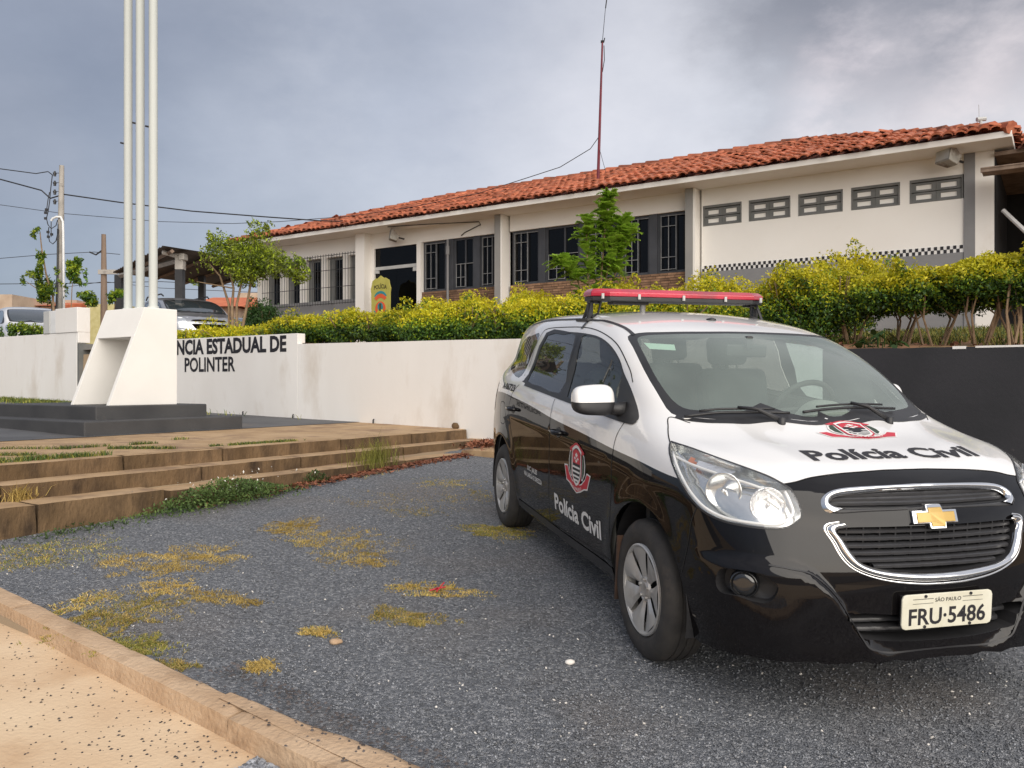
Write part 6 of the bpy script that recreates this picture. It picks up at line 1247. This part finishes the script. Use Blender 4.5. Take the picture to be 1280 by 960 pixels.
for s_ in (-1, 1):
    fc = np.array([.690, -.728, .530]); fn = grad(fc[None])[0]; fc = shoot([[.0, 0, .53]], [[.690, -.728, 0]], .1, 1.6)[0]; fn = np.array([.80, -.60, 0.]); u = np.array([.60, .80, 0]); w = np.array([0, 0, 1.]); fc = fc - fn * .030
    mb = MB(); prof = [(.001, .012), (.025, .013), (.040, .010), (.044, .004), (.048, .012), (.052, .010), (.056, -.02)]; n = 24
    V = [fc + fn * h + r_ * (math.cos(2 * math.pi * j / n) * u + math.sin(2 * math.pi * j / n) * w) for r_, h in prof for j in range(n)]; V = [v * np.array([1, -s_ * -1 if s_ < 0 else -1, 1]) for v in V] if s_ > 0 else V
    mb.add(V, [(i * n + j, i * n + (j + 1) % n, (i + 1) * n + (j + 1) % n, (i + 1) * n + j) for i in range(len(prof) - 1) for j in range(n)]); obj('fog_lamp', mb, M['fog'] if 'fog' in M else M.setdefault('fog', mat('dark fog lamp glass', (.012, .013, .015), rough=.15, coat=1.)), car, local=True, auto=60)
# raised crease of the lower bumper
ribbon('bumper_edge', np.concatenate([front_pts([(0, .300), (-.2, .297), (-.30, .318), (-.345, .362), (-.40, .455), (-.45, .53), (-.52, .592), (-.60, .612), (-.66, .618)])]), .007, M['black'], .0015)
# headlamps
HT = tris('headlight')
for s_ in (-1, 1):
    hd = shell('headlight', HT, .002, False, s_, mats=G_lens); ribbon('lamp_seal', np.concatenate([FE['headlight'][::3], FE['headlight'][:1]]), .009, M['black'], .002, both=False, side=s_, n=3)
    S = clampd(FE['headlight']); P = surf(S); Nn = grad(P); fl = np.array([1, -s_ * -1., 1]) if s_ < 0 else np.array([1, -1., 1]); fl = np.array([1, 1 if s_ < 0 else -1, 1])
    k = len(P); Q = P - Nn * .055; c_ = P.mean(0) - Nn.mean(0) * .075
    mb = MB(); mb.add(np.concatenate([P, Q]) * fl, [(i, (i + 1) % k, k + (i + 1) % k, k + i) for i in range(k)]); obj('bezel', mb, M['reflector2'], hd, local=True, smooth=True)
    used, inv = np.unique(HT, return_inverse=True); V = (PS[used] - NS[used] * .055) * fl; me = mesh_from('reflector', V, inv.reshape(-1, 3), smooth=True); link('reflector', me, M['reflector2'], hd)
    def dish(cx, cy, cz, r_, axis, dp, m, name):
        axis = np.array(axis, float); axis /= np.linalg.norm(axis); u = np.cross(axis, [0, 0, 1.]); u /= np.linalg.norm(u); w = np.cross(u, axis); mb = MB(); n = 28; c0 = np.array([cx, cy, cz]); pr = [(r_ * t, -dp * (1 - t * t)) for t in (.05, .25, .45, .65, .85, 1.0)] + [(r_ * 1.07, .002), (r_ * 1.10, -.006)]
        V = [(c0 + axis * h + q * (math.cos(2 * math.pi * j / n) * u * 1.0 + math.sin(2 * math.pi * j / n) * w)) * fl for q, h in pr for j in range(n)]; mb.add(V, [(i * n + j, i * n + (j + 1) % n, (i + 1) * n + (j + 1) % n, (i + 1) * n + j) for i in range(len(pr) - 1) for j in range(n)]); obj(name, mb, m, hd, local=True, smooth=True)
        mb = MB(); mb.lathe([(.001, .03), (.008, .028), (.010, .0), (.010, -.02)], 10, 'x'); V = [(c0 - axis * dp * .6 + axis * v[0] + u * v[1] + w * v[2]) * fl for v in mb.v]; mb2 = MB(); mb2.add(V, mb.f); obj('bulb', mb2, M['chrome'], hd, local=True, smooth=True)
    dish(.636, -.606, .818, .062, (.85, -.35, .1), .035, M['reflector'], 'lamp_bowl'); dish(.512, -.728, .855, .066, (.72, -.62, .1), .035, M['reflector2'], 'lamp_bowl')
    # bright bead following the lower edge, amber winker and ribbed corner
    bd_in = _shrink(S, .90)
    def bead(sel, off, r_, m, name, fn_=None):
        Pb = surf(sel); Nb = grad(Pb); mb = MB(); mb.tube([(p - n_ * off) * fl for p, n_ in zip(Pb, Nb)], r_, 6); obj(name, mb, m, hd, local=True, smooth=True)
    bead(bd_in[2:34], .006, .0065, M['bead'], 'bright_bead'); bead(cr(tp([(.20, -.79, .955), (.33, -.79, .945), (.47, -.70, .912), (.60, -.60, .880), (.68, -.56, .84)]), 5), .018, .006, M['bead'], 'bright_bead')
    def winker(Ls, m, name, off):
        Sw = tp(Ls); Pw = surf(Sw); Nw = grad(Pw); mb = MB(); mb.add((Pw - Nw * off) * fl, [tuple(range(len(Pw)))]); mb.add((Pw - Nw * (off + .02)) * fl, [tuple(range(len(Pw)))]); obj(name, mb, m, hd, local=True)
    winker([(.30, -.76, .965), (.33, -.755, .962), (.345, -.78, .940), (.31, -.785, .945)], M['amber'], 'winker', .014); winker([(.345, -.75, .962), (.50, -.665, .938), (.49, -.685, .915), (.36, -.78, .938)], M['reflector'], 'winker_bowl', .02)
    mb = MB()
    for q in range(6):
        a, b = surf(tp([(.19 + .018 * q, -.79 + .004 * q, .985 - .012 * q), (.30 + .012 * q, -.80, .955 - .016 * q)])); na = grad(np.stack([a, b])); mb.tube([(a - na[0] * .022) * fl, (b - na[1] * .022) * fl], .003, 5)
    obj('ribs', mb, M['reflector2'], hd, local=True)
# wheels
TY = [(.205, .088), (.214, .098), (.232, .104), (.262, .106), (.288, .100), (.305, .086), (.3135, .074), (.3155, .055), (.3165, .048), (.3115, .046), (.3115, .040), (.3170, .038), (.3175, .012), (.3125, .010), (.3125, .004), (.3175, .002), (.3175, -.025), (.3125, -.027), (.3125, -.033), (.317, -.035), (.315, -.06), (.305, -.08), (.28, -.098), (.24, -.10), (.205, -.085)]
def wheel(x, s_, steer=0.):
    w_ = bpy.data.objects.new('wheel', None); scene.collection.objects.link(w_); w_.parent = car; MINV[w_.name] = MINV[car.name]; w_.location = (x, s_ * .742, .312); w_.rotation_euler = (0, 0, (math.pi if s_ > 0 else 0) + rad(steer))
    # outer side faces -y in the wheel's own frame
    mb = MB(); mb.lathe([(r_, -h) for r_, h in TY], 56); obj('tyre', mb, M['rubber'], w_, local=True, auto=30)
    mb = MB(); mb.lathe([(.205, -.090), (.200, -.095), (.196, -.088), (.190, -.060), (.185, .07)], 48); obj('rim', mb, M['hub'], w_, local=True, auto=40)
    mb = MB(); mb.lathe([(.001, -.045), (.192, -.045)], 32); obj('brake_backing', mb, M['dark'], w_, local=True)
    mb = MB(); mb.lathe([(.001, -.083), (.030, -.085), (.038, -.078), (.052, -.084), (.058, -.074)], 28); mb.lathe([(.200, -.094), (.205, -.100), (.198, -.104), (.188, -.100), (.184, -.090)], 48); h_ = obj('hubcap', mb, M['hub'], w_, local=True, auto=40)
    for k in range(7):
        a0 = 2 * math.pi * k / 7; mb = MB(); V = []
        prof = [(.045, .36, -.078), (.075, .30, -.083), (.105, .33, -.089), (.135, .36, -.095), (.165, .385, -.100), (.190, .40, -.102)]
        for r_, hw, y in prof:
            for q in (-1, -.45, .45, 1): a = a0 + q * hw * 1.0; V.append((r_ * math.cos(a), y + (.008 if abs(q) == 1 else (.000 if q < 0 else -.003)), r_ * math.sin(a)))
        mb.add(V, [(4 * i + j, 4 * i + j + 1, 4 * i + 5 + j, 4 * i + 4 + j) for i in range(5) for j in range(3)]); obj('hubcap_blade', mb, M['hub'], w_, local=True, auto=25)
    for k in range(5):
        a = 2 * math.pi * k / 5 + .3; mb = MB(); mb.lathe([(.001, -.092), (.007, -.092), (.008, -.08)], 6, 'y', (.042 * math.cos(a), 0, .042 * math.sin(a))); obj('wheel_bolt', mb, M['hub'], w_, local=True)
wheel(0, -1, 0); wheel(0, 1, 0); wheel(-2.62, -1); wheel(-2.62, 1)
for s_ in (-1, 1):
    mb = MB(); V = [(-.235, .70 * s_, .50), (-.30, .70 * s_, .17), (-.30, .845 * s_, .17), (-.238, .862 * s_, .50)]; mb.prism([(0, 0), (1, 0), (1, 1), (0, 1)], lambda u, v: np.array(V[0]) * (1 - u) * (1 - v) + np.array(V[1]) * u * (1 - v) + np.array(V[2]) * u * v + np.array(V[3]) * (1 - u) * v, lambda u, v: np.array(V[0]) * (1 - u) * (1 - v) + np.array(V[1]) * u * (1 - v) + np.array(V[2]) * u * v + np.array(V[3]) * (1 - u) * v + np.array([-.012, 0, 0])); obj('mud_flap', mb, M['mudflap'] if 'mudflap' in M else M.setdefault('mudflap', mat('dusty mud flap', (.045, .03, .024), (.10, .055, .035), rough=.9, scale=6)), car, local=True)
# door handles, mirrors, wipers, aerial, light bar
for s_ in (-1, 1):
    for x, z in ((-1.21, .883), (-2.275, .925)):
        P, Nn = lay([[x, 0, z]], [[0, -1., 0]]); p = P[0] * [1, -s_ if s_ > 0 else 1, 1]; p = P[0].copy(); 
        mb = MB(); mb.tube([(x - .085, p[1] + .004, z), (x - .07, p[1] - .028, z), (x, p[1] - .036, z), (x + .07, p[1] - .028, z + .002), (x + .085, p[1] + .004, z + .002)], [.010, .013, .014, .013, .010], 8)
        if s_ > 0: mb.v = [(a, -b, c) for a, b, c in mb.v]
        obj('door_handle', mb, M['carpaint_b'], car, local=True, smooth=True)
        mb = MB(); ring = []; 
        for k in range(20): a = 2 * math.pi * k / 20; q, _n = lay([[x + .045 * math.cos(a), 0, z + .032 * math.sin(a)]], [[0, -1., 0]]); ring.append(q[0] + _n[0] * .0015)
        mb.add([(a, b * (1 if s_ < 0 else -1), c) for a, b, c in ring], [tuple(range(20))]); obj('handle_cup', mb, M['black'], car, local=True)
def mirror(s_):
    def cap(z0, z1, m, name, sc=1.):
        bm = bmesh.new(); bmesh.ops.create_uvsphere(bm, u_segments=24, v_segments=16, radius=1)
        for v in bm.verts:
            x, y, z = v.co; e = lambda a, p: math.copysign(abs(a) ** p, a); x, y, z = e(x, .6), e(y, .5), e(z, .62); ty = .5 + .5 * y; v.co = (-.455 + x * (.060 - .012 * ty) + .012 * (1 - ty) - .02 * z * (x > 0), -.925 + y * .110, 1.136 + z * (.070 + .010 * ty) * sc)
        geom = bm.verts[:] + bm.edges[:] + bm.faces[:]
        bmesh.ops.bisect_plane(bm, geom=geom, plane_co=(0, 0, z1), plane_no=(0, 0, 1), clear_outer=True); bmesh.ops.bisect_plane(bm, geom=bm.verts[:] + bm.edges[:] + bm.faces[:], plane_co=(0, 0, z0), plane_no=(0, 0, -1), clear_outer=True)
        bmesh.ops.holes_fill(bm, edges=bm.edges[:])
        for v in bm.verts: v.co.y *= (1 if s_ < 0 else -1)
        bmesh.ops.recalc_face_normals(bm, faces=bm.faces); me = bpy.data.meshes.new(name); bm.to_mesh(me); bm.free(); me.polygons.foreach_set('use_smooth', np.ones(len(me.polygons), dtype=bool)); me.set_sharp_from_angle(angle=rad(40)); return link(name, me, m, car)
    mr_ = cap(1.127, 1.3, M['carpaint_w'], 'door_mirror'); mr2 = cap(.9, 1.125, M['black'], 'mirror_base')
    mb = MB(); f_ = 1 if s_ < 0 else -1; mb.tube([(-.455, -.90 * f_, 1.093), (-.44, -.82 * f_, 1.090), (-.41, -.765 * f_, 1.090)], [.028, .032, .040], 10); obj('mirror_arm', mb, M['black'], car, local=True, smooth=True)
    mb = MB(); mb.box((-.512, -.925 * f_, 1.135), (.002, .085, .048)); obj('mirror_glass', mb, M['chrome'], car, local=True)
mirror(-1); mirror(1)
for o_ in [q for q in car.children if q.name.split('.')[0] in ('door_mirror', 'mirror_base', 'mirror_arm', 'mirror_glass')]:
    if o_.data.vertices[0].co.y > 0 and 'arm' not in o_.name:      # the far mirror is folded back against the door
        o_.data.transform(Matrix.Translation((-.475, .865, 0)) @ Matrix.Rotation(rad(68), 4, 'Z') @ Matrix.Translation((.455, -.815, 0)))
def wiper(a, b, piv, name='wiper'):
    """blade from a to b (x, y) lying on the glass, with its arm"""
    n = 14; pts = []
    for i in range(n + 1): t = i / n; x, y = a[0] + (b[0] - a[0]) * t, a[1] + (b[1] - a[1]) * t; P, Nn = lay([[x, y, .62]], [[0, 0, 1.]]); pts.append(P[0] + Nn[0] * .014)
    mb = MB(); mb.tube(pts, .007, 6); mb.tube([p + np.array([-.004, 0, .016]) for p in pts[2:-2]], .0055, 6); q = pts[n // 2] + np.array([0, 0, .024]); P, Nn = lay([[piv[0], piv[1], .62]], [[0, 0, 1.]]); p0 = P[0] + Nn[0] * .012; mb.tube([p0, (p0 * .45 + q * .55) + np.array([0, 0, .018]), q], [.012, .009, .006], 8); mb.lathe([(.018, -.02), (.018, .012), (.001, .016)], 12, 'z', tuple(p0)); obj(name, mb, M['black'], car, local=True, smooth=True)
wiper((-.01, -.645), (.085, -.17), (.135, -.24)); wiper((.085, -.10), (.01, .45), (.128, .33))
ribbon('cowl', tp([(0.130, 0, 1.084), (0.125, -0.20, 1.081), (0.100, -0.42, 1.077), (0.02, -0.60, 1.081), (-.045, -.67, 1.092)]), .035, M['black'], .002)
mb = MB(); P, Nn = lay([[-.97, -.017, 1.0]], [[0, 0, 1.]]); mb.lathe([(.030, -.004), (.028, .006), (.012, .012), (.001, .014)], 16, 'z', tuple(P[0])); obj('aerial_base', mb, M['black'], car, local=True, auto=50)
mb = MB(); P, Nn = lay([[-1.50, -.22, 1.0]], [[0, 0, 1.]]); mb.lathe([(.018, -.01), (.018, .05), (.010, .054), (.001, .056)], 12, 'z', tuple(P[0])); obj('roof_stud', mb, M['metalgrey'], car, local=True, auto=50)
LBX, LBZ = -1.50, 1.700
lb = bpy.data.objects.new('light_bar', None); scene.collection.objects.link(lb); lb.parent = car; MINV[lb.name] = MINV[car.name]; lb.matrix_parent_inverse = Matrix.Identity(4)
def bar(name, hx, hy, z0, z1, m, taper=.8, cut=.10, top=.55):
    out_ = [(hx * .55, -hy), (hx, -hy + cut), (hx, hy - cut), (hx * .55, hy), (-hx * .55, hy), (-hx, hy - cut), (-hx, -hy + cut), (-hx * .55, -hy)]; mb = MB(); n = 8
    V = [(LBX + x, y, z0) for x, y in out_] + [(LBX + x, y, z0 + (z1 - z0) * .55) for x, y in out_] + [(LBX + x * taper, y * (1 - (1 - taper) * .12), z1) for x, y in out_]
    mb.add(V, [tuple(range(n))[::-1], tuple(range(2 * n, 3 * n))] + [(i, (i + 1) % n, n + (i + 1) % n, n + i) for i in range(n)] + [(n + i, n + (i + 1) % n, 2 * n + (i + 1) % n, 2 * n + i) for i in range(n)]); return obj(name, mb, m, lb, bevel=.006, local=True)
bar('base', .125, .588, LBZ - .030, LBZ - .002, M['black'], 1.0); bar('lens', .130, .594, LBZ - .0015, LBZ + .046, M['redlens'], .72)
for y in (-.54, -.30, 0., .29, .54):
    mb = MB(); mb.box((LBX + .133, y, LBZ - .002), (.004, .008, .016)); mb.box((LBX + .137, y, LBZ - .010), (.003, .005, .006)); obj('clip', mb, M['metalgrey'], lb, local=True)
for s_ in (-1, 1):
    mb = MB(); zr_ = 1.545; mb.box((LBX, s_ * .545, LBZ - .036), (.03, .04, .008)); mb.tube([(LBX - .05, s_ * .60, zr_ + .006), (LBX - .01, s_ * .57, LBZ - .03)], .010, 6); mb.tube([(LBX + .07, s_ * .60, zr_ + .006), (LBX + .03, s_ * .57, LBZ - .03)], .010, 6); mb.box((LBX, s_ * .60, zr_ + .008), (.11, .028, .008)); mb.tube([(LBX + .08, s_ * .59, zr_ + .02), (LBX + .03, s_ * .53, zr_ + .05), (LBX + .05, s_ * .52, LBZ - .03)], .008, 6); mb.box((LBX, s_ * .575, zr_ + .055), (.018, .016, .05)); obj('bracket', mb, M['black'], lb, local=True)
    ribbon('bracket_strap', tp([(LBX + .10, -.60, 1.545), (LBX + .105, -.64, 1.52), (LBX + .112, -.662, 1.495)]), .030, M['black'], .004, both=False, side=s_)
mb = MB(); mb.box((LBX, -.32, LBZ - .038), (.05, .12, .009)); obj('speaker_box', mb, M['black'], lb, local=True)

# sticker marks: door text, crest, unit number, bonnet text and crest, number plate, badge
def on_side(u, v, off=.0025):
    P, Nn = lay(np.stack([u, np.zeros_like(u), v], 1), np.tile([0, -1., 0], (len(u), 1))); return P + Nn * off
def on_top(x, y, off=.0025):
    P, Nn = lay(np.stack([x, y, np.full_like(x, .62)], 1), np.tile([0, 0, 1.], (len(x), 1))); return P + Nn * off
def mark(name, V2, F_, fn, m, off=.0025, kids=car):
    V2 = np.asarray(V2, float); P = fn(V2, off); mb = MB(); mb.add(P, F_); o = obj(name, mb, m, kids, local=True); return o
sideR = lambda V, off: on_side(V[:, 0], V[:, 1], off)                      # the visible side: x runs to the nose = reads left to right
sideL = lambda V, off: on_side(V[:, 0], V[:, 1], off) * [1, -1, 1]
def side_text(body, x0, x1, z, h, m, bold, name='lettering', fn=sideR):
    V, F_ = fit_text(body, x1 - x0, h, bold); V = V + [x0, z]; mark(name, V, F_, fn, m)
side_text('Pol\u00edcia Civil', -1.275, -.487, .415, .098, M['white'], .03)
side_text('U.C. JALES', -1.87, -1.64, .556, .030, M['white'], .02); side_text('VIA LARGA E DREZZA', -1.955, -1.535, .508, .030, M['white'], .02)
side_text('A-06723', -2.715, -2.32, 1.045, .047, M['ink'], .03)
V, F_ = fit_text('Pol\u00edcia Civil', .788, .098, .03); V[:, 0] = -.487 - V[:, 0]; V[:, 1] += .415; mark('lettering', V, F_, sideL, M['white'])
# bonnet text: reads along +y, its top towards the windscreen
V, F_ = fit_text('Pol\u00edcia Civil', .80, .112, .03); mark('lettering', np.stack([.553 - V[:, 1], -.352 + V[:, 0]], 1), F_, lambda v, off: on_top(v[:, 0], v[:, 1], off), M['ink'])
def crest(fn, name='crest'):
    """round-topped shield with cross charges, black and white bars, side branches and a red scroll"""
    t = bpy.data.objects.new(name, None); scene.collection.objects.link(t); t.parent = car; MINV[t.name] = MINV[car.name]
    def poly(p, m, lvl, nm='emblem'):
        p = np.array(p, float); n = len(p); V, F_ = p, [tuple(range(n))]; P = fn(V, .0015 + .0006 * lvl); mb = MB(); mb.add(P, F_); obj(nm, mb, m, t, local=True)
    def grid_poly(p, m, lvl): poly(p, m, lvl)
    sh = [(-.16, .30), (-.17, .36), (-.12, .40), (-.07, .44), (0, .46), (.07, .44), (.12, .40), (.17, .36), (.16, .30), (.16, -.05), (.14, -.18), (.08, -.29), (0, -.34), (-.08, -.29), (-.14, -.18), (-.16, -.05)]
    sc = lambda p, k, cx=0, cy=.05: [(cx + (a - cx) * k, cy + (b - cy) * k) for a, b in p]
    poly([(-.50, -.02), (-.36, .0), (-.30, -.14), (-.18, -.26), (0, -.34), (.18, -.26), (.30, -.14), (.36, .0), (.50, -.02), (.44, -.20), (.40, -.33), (.28, -.36), (.15, -.44), (0, -.50), (-.15, -.44), (-.28, -.36), (-.40, -.33), (-.44, -.20)], M['white'], 0)
    poly([(-.47, -.045), (-.37, -.03), (-.30, -.17), (-.18, -.285), (0, -.36), (.18, -.285), (.30, -.17), (.37, -.03), (.47, -.045), (.42, -.19), (.385, -.305), (.27, -.335), (.14, -.415), (0, -.475), (-.14, -.415), (-.27, -.335), (-.385, -.305), (-.42, -.19)], M['red'], 1)
    for s_ in (-1, 1):
        poly([(s_ * .20, .36), (s_ * .27, .30), (s_ * .31, .12), (s_ * .30, -.05), (s_ * .22, -.20), (s_ * .185, -.20), (s_ * .19, .10)], M['white'], 2); poly([(s_ * .20, .33), (s_ * .255, .28), (s_ * .285, .12), (s_ * .275, -.04), (s_ * .22, -.16), (s_ * .20, -.16), (s_ * .205, .10)], M['leafink'] if 'leafink' in M else M.setdefault('leafink', mat('dark green sticker', (.03, .05, .03), rough=.5)), 3)
        poly([(s_ * .17, .44), (s_ * .28, .36), (s_ * .22, .30), (s_ * .14, .36)], M['red'], 4)
    poly(sc(sh, 1.14), M['red'], 4); poly(sc(sh, 1.03), M['white'], 5); poly(sc(sh, .88), M['ink'], 6)
    poly([(-.135, .10), (-.135, .30), (-.10, .36), (0, .39), (.10, .36), (.135, .30), (.135, .10)], M['red'], 7)
    for cx, cy, q in ((0, .27, .045), (-.055, .20, .030), (.055, .20, .030), (0, .15, .035)): poly([(cx - q, cy - q * .4), (cx - q * .4, cy - q * .4), (cx - q * .4, cy - q), (cx + q * .4, cy - q), (cx + q * .4, cy - q * .4), (cx + q, cy - q * .4), (cx + q, cy + q * .4), (cx + q * .4, cy + q * .4), (cx + q * .4, cy + q), (cx - q * .4, cy + q), (cx - q * .4, cy + q * .4), (cx - q, cy + q * .4)], M['white'], 8)
    for k, z in enumerate((.045, -.045, -.135, -.215)): w = (.138, .135, .12, .085)[k]; poly([(-w, z), (w, z), (w * .97, z - .04), (-w * .97, z - .04)], M['white'], 8)
    V, F_ = fit_text('S\u00c3O PAULO', .42, .055, .02); V = np.stack([V[:, 0] - .21, V[:, 1] - .40 - .06 * (1 - ((V[:, 0] - .21) / .21) ** 2) + .03], 1); P = fn(V, .0075); mb = MB(); mb.add(P, F_); obj('lettering', mb, M['white'], t, local=True)
crest(lambda V, off: on_side(-.862 + V[:, 0] * .44, .724 + V[:, 1] * .275, off)); crest(lambda V, off: on_side(-.862 - V[:, 0] * .44, .724 + V[:, 1] * .275, off) * [1, -1, 1])
crest(lambda V, off: on_top(.240 - V[:, 1] * .185, .072 + V[:, 0] * .42, off))
# number plate
rr_p = [(sx * .2 - sx * .018 * (1 - math.cos(a)), sz * .065 - sz * .018 * (1 - math.sin(a))) for sx, sz, aa in ((1, 1, (0, 45, 90)), (-1, 1, (90, 45, 0)), (-1, -1, (0, 45, 90)), (1, -1, (90, 45, 0))) for a in [rad(v) for v in aa]]
mb = MB(); mb.prism(rr_p, lambda u, v: (.8965, u, .455 + v), lambda u, v: (.889, u, .455 + v)); pl_ = obj('number_plate', mb, M['plate'], car, local=True, bevel=.002)
def plate_text(body, w, h, yc, zc, bold): V, F_ = fit_text(body, w, h, bold); mb = MB(); mb.add([(.8975, yc - w / 2 + a, zc + b) for a, b in V], F_); obj('lettering', mb, M['ink'], pl_, local=True)
plate_text('FRU\u00b75486', .340, .062, .0, .405, .02); plate_text('S\u00c3O PAULO', .115, .014, .0, .489, .006)
mb = MB()
for y in (-.10, .10):
    for z in (.512, .398): mb = MB(); mb.tube([(.895, y, z), (.900, y, z)], .006, 8); obj('plate_screw', mb, M['ink'], pl_, local=True)
mb = MB(); mb.add([(.8975, -.155, .503), (.8975, -.065, .503), (.8975, -.065, .501), (.8975, -.155, .501), (.8975, .065, .503), (.8975, .155, .503), (.8975, .155, .501), (.8975, .065, .501), (.8975, -.155, .486), (.8975, -.065, .486), (.8975, -.065, .4845), (.8975, -.155, .4845), (.8975, .065, .486), (.8975, .155, .486), (.8975, .155, .4845), (.8975, .065, .4845)], [(0, 1, 2, 3), (4, 5, 6, 7), (8, 9, 10, 11), (12, 13, 14, 15)]); tag(obj('plate_lines', mb, M['ink'], pl_, local=True), kind='stuff')
cbox('plate_holder', (.876, 0, .455), (.011, .185, .055), 'black')
# badge on the bar between the grilles
bo = [(-.100, .022), (-.036, .022), (-.032, .042), (.036, .042), (.038, .022), (.100, .022), (.092, -.022), (.036, -.022), (.032, -.042), (-.036, -.042), (-.038, -.022), (-.108, -.022)]
def nose(y, z, off): P = shoot([[0, y, z]], [[1., 0, 0]], .2, 1.2)[0]; return P + np.array([off, 0, 0])
b0 = cd; xb = nose(0, .79, 0)[0]
mb = MB(); mb.prism(bo, lambda u, v: nose(u, .789 + v, .018), lambda u, v: nose(u, .789 + v, -.004)); bg_ = obj('badge', mb, M['chrome'], car, local=True, bevel=.003)
mb = MB(); mb.prism([(a * .84, b * .78) for a, b in bo], lambda u, v: nose(u, .789 + v, .022), lambda u, v: nose(u, .789 + v, .017)); obj('badge_face', mb, M['gold'], bg_, local=True, bevel=.002)

Ps = surf(tp([(-.625, -.585, 1.425), (-.545, -.455, 1.432), (-.485, -.468, 1.392), (-.545, -.578, 1.385)])); Ns = grad(Ps); mb = MB(); mb.add(Ps - Ns * .006, [(0, 1, 2, 3)]); obj('windscreen_sticker', mb, mat('pale green sticker', (.55, .72, .62), rough=.6), car, local=True)
cbox('paper', (-.05, -.60, 1.085), (.05, .05, .002), 'white')

# ------------------------------------------------------------------ parked cars in the yard (mostly hidden by the wall)
def parked_car(label, p, yaw, paint, sc=(1, 1, .92), rack=False):
    T4 = Matrix.Translation(p) @ Matrix.Rotation(yaw, 4, 'Z'); t = thing('parked_car', label, 'car', mat4=T4)
    def grp(nm, cl, m, off=0.):
        tri = np.concatenate([tris(c) for c in cl]); used, inv = np.unique(tri, return_inverse=True); P = (PS[used] + NS[used] * off) * sc; T = inv.reshape(-1, 3); V = np.concatenate([P, P * [1, -1, 1]]); T = np.concatenate([T, T[:, ::-1] + len(P)])
        fn = np.cross(V[T[:, 1]] - V[T[:, 0]], V[T[:, 2]] - V[T[:, 0]]); c = V[T].mean(1) - np.array([-1.3, 0, .6]); fl = np.einsum('ij,ij->i', fn, c) < 0; T[fl] = T[fl][:, ::-1]; link(nm, np_mesh(nm, V, T, smooth=True), m, t)
    grp('body', ['body', 'front_door', 'rear_door', 'front_wing', 'front_bumper', 'bonnet', 'roof_panel'], paint); grp('windscreen', ['windscreen'], M['tintedfar']); grp('window', ['front_window', 'rear_window', 'quarter_window', 'back_window'], M['tintedfar']); grp('window_surround', ['window_surround', 'windscreen_surround'], M['black']); grp('headlight', ['headlight'], M['reflector2']); grp('tail_light', ['tail_light'], M['redlens'])
    for x in (0, -2.62):
        for s_ in (-1, 1):
            w = bpy.data.objects.new('wheel', None); scene.collection.objects.link(w); w.parent = t; w.location = (x * sc[0], s_ * .74 * sc[1], .31); MINV[w.name] = MINV[t.name]
            mb = MB(); mb.lathe([(.2, -.09), (.26, -.105), (.31, -.07), (.317, 0), (.31, .07), (.26, .105), (.2, .09)], 28); obj('tyre', mb, M['rubber'], w, local=True, auto=40); mb = MB(); mb.lathe([(.001, .06 * s_), (.2, .075 * s_)], 16); obj('rim', mb, M['hub'], w, local=True)
    if rack:
        for s_ in (-1, 1): mb = MB(); mb.tube([(-1.0, s_ * .55, 1.47), (-1.15, s_ * .56, 1.53), (-2.4, s_ * .56, 1.55), (-2.55, s_ * .55, 1.48)], .018, 6); obj('roof_rail', mb, M['black'], t, local=True)
    return t
M['tintedfar'] = mat('far car glass', (.025, .035, .04), rough=.08, coat=1., spec=.8)
parked_car('silver car parked under the shed with its headlight towards the small tree', (at(243, 408, 19.6)[0], 19.9, 1.93), rad(-52), M['silver'], (1.0, 1, .92), True)
parked_car('graphite car parked behind the small slanting tree beyond the silver car', (at(300, 408, 24)[0], 25.5, 1.95), rad(-52), mat('graphite car paint', (.10, .105, .115), rough=.3, coat=.8), (1.0, 1, .88))
parked_car('white car parked at the left edge behind the low bush', (at(44, 420, 20)[0], 20.3, 1.72), rad(-50), M['carpaint_w'], (1.0, 1, .93))
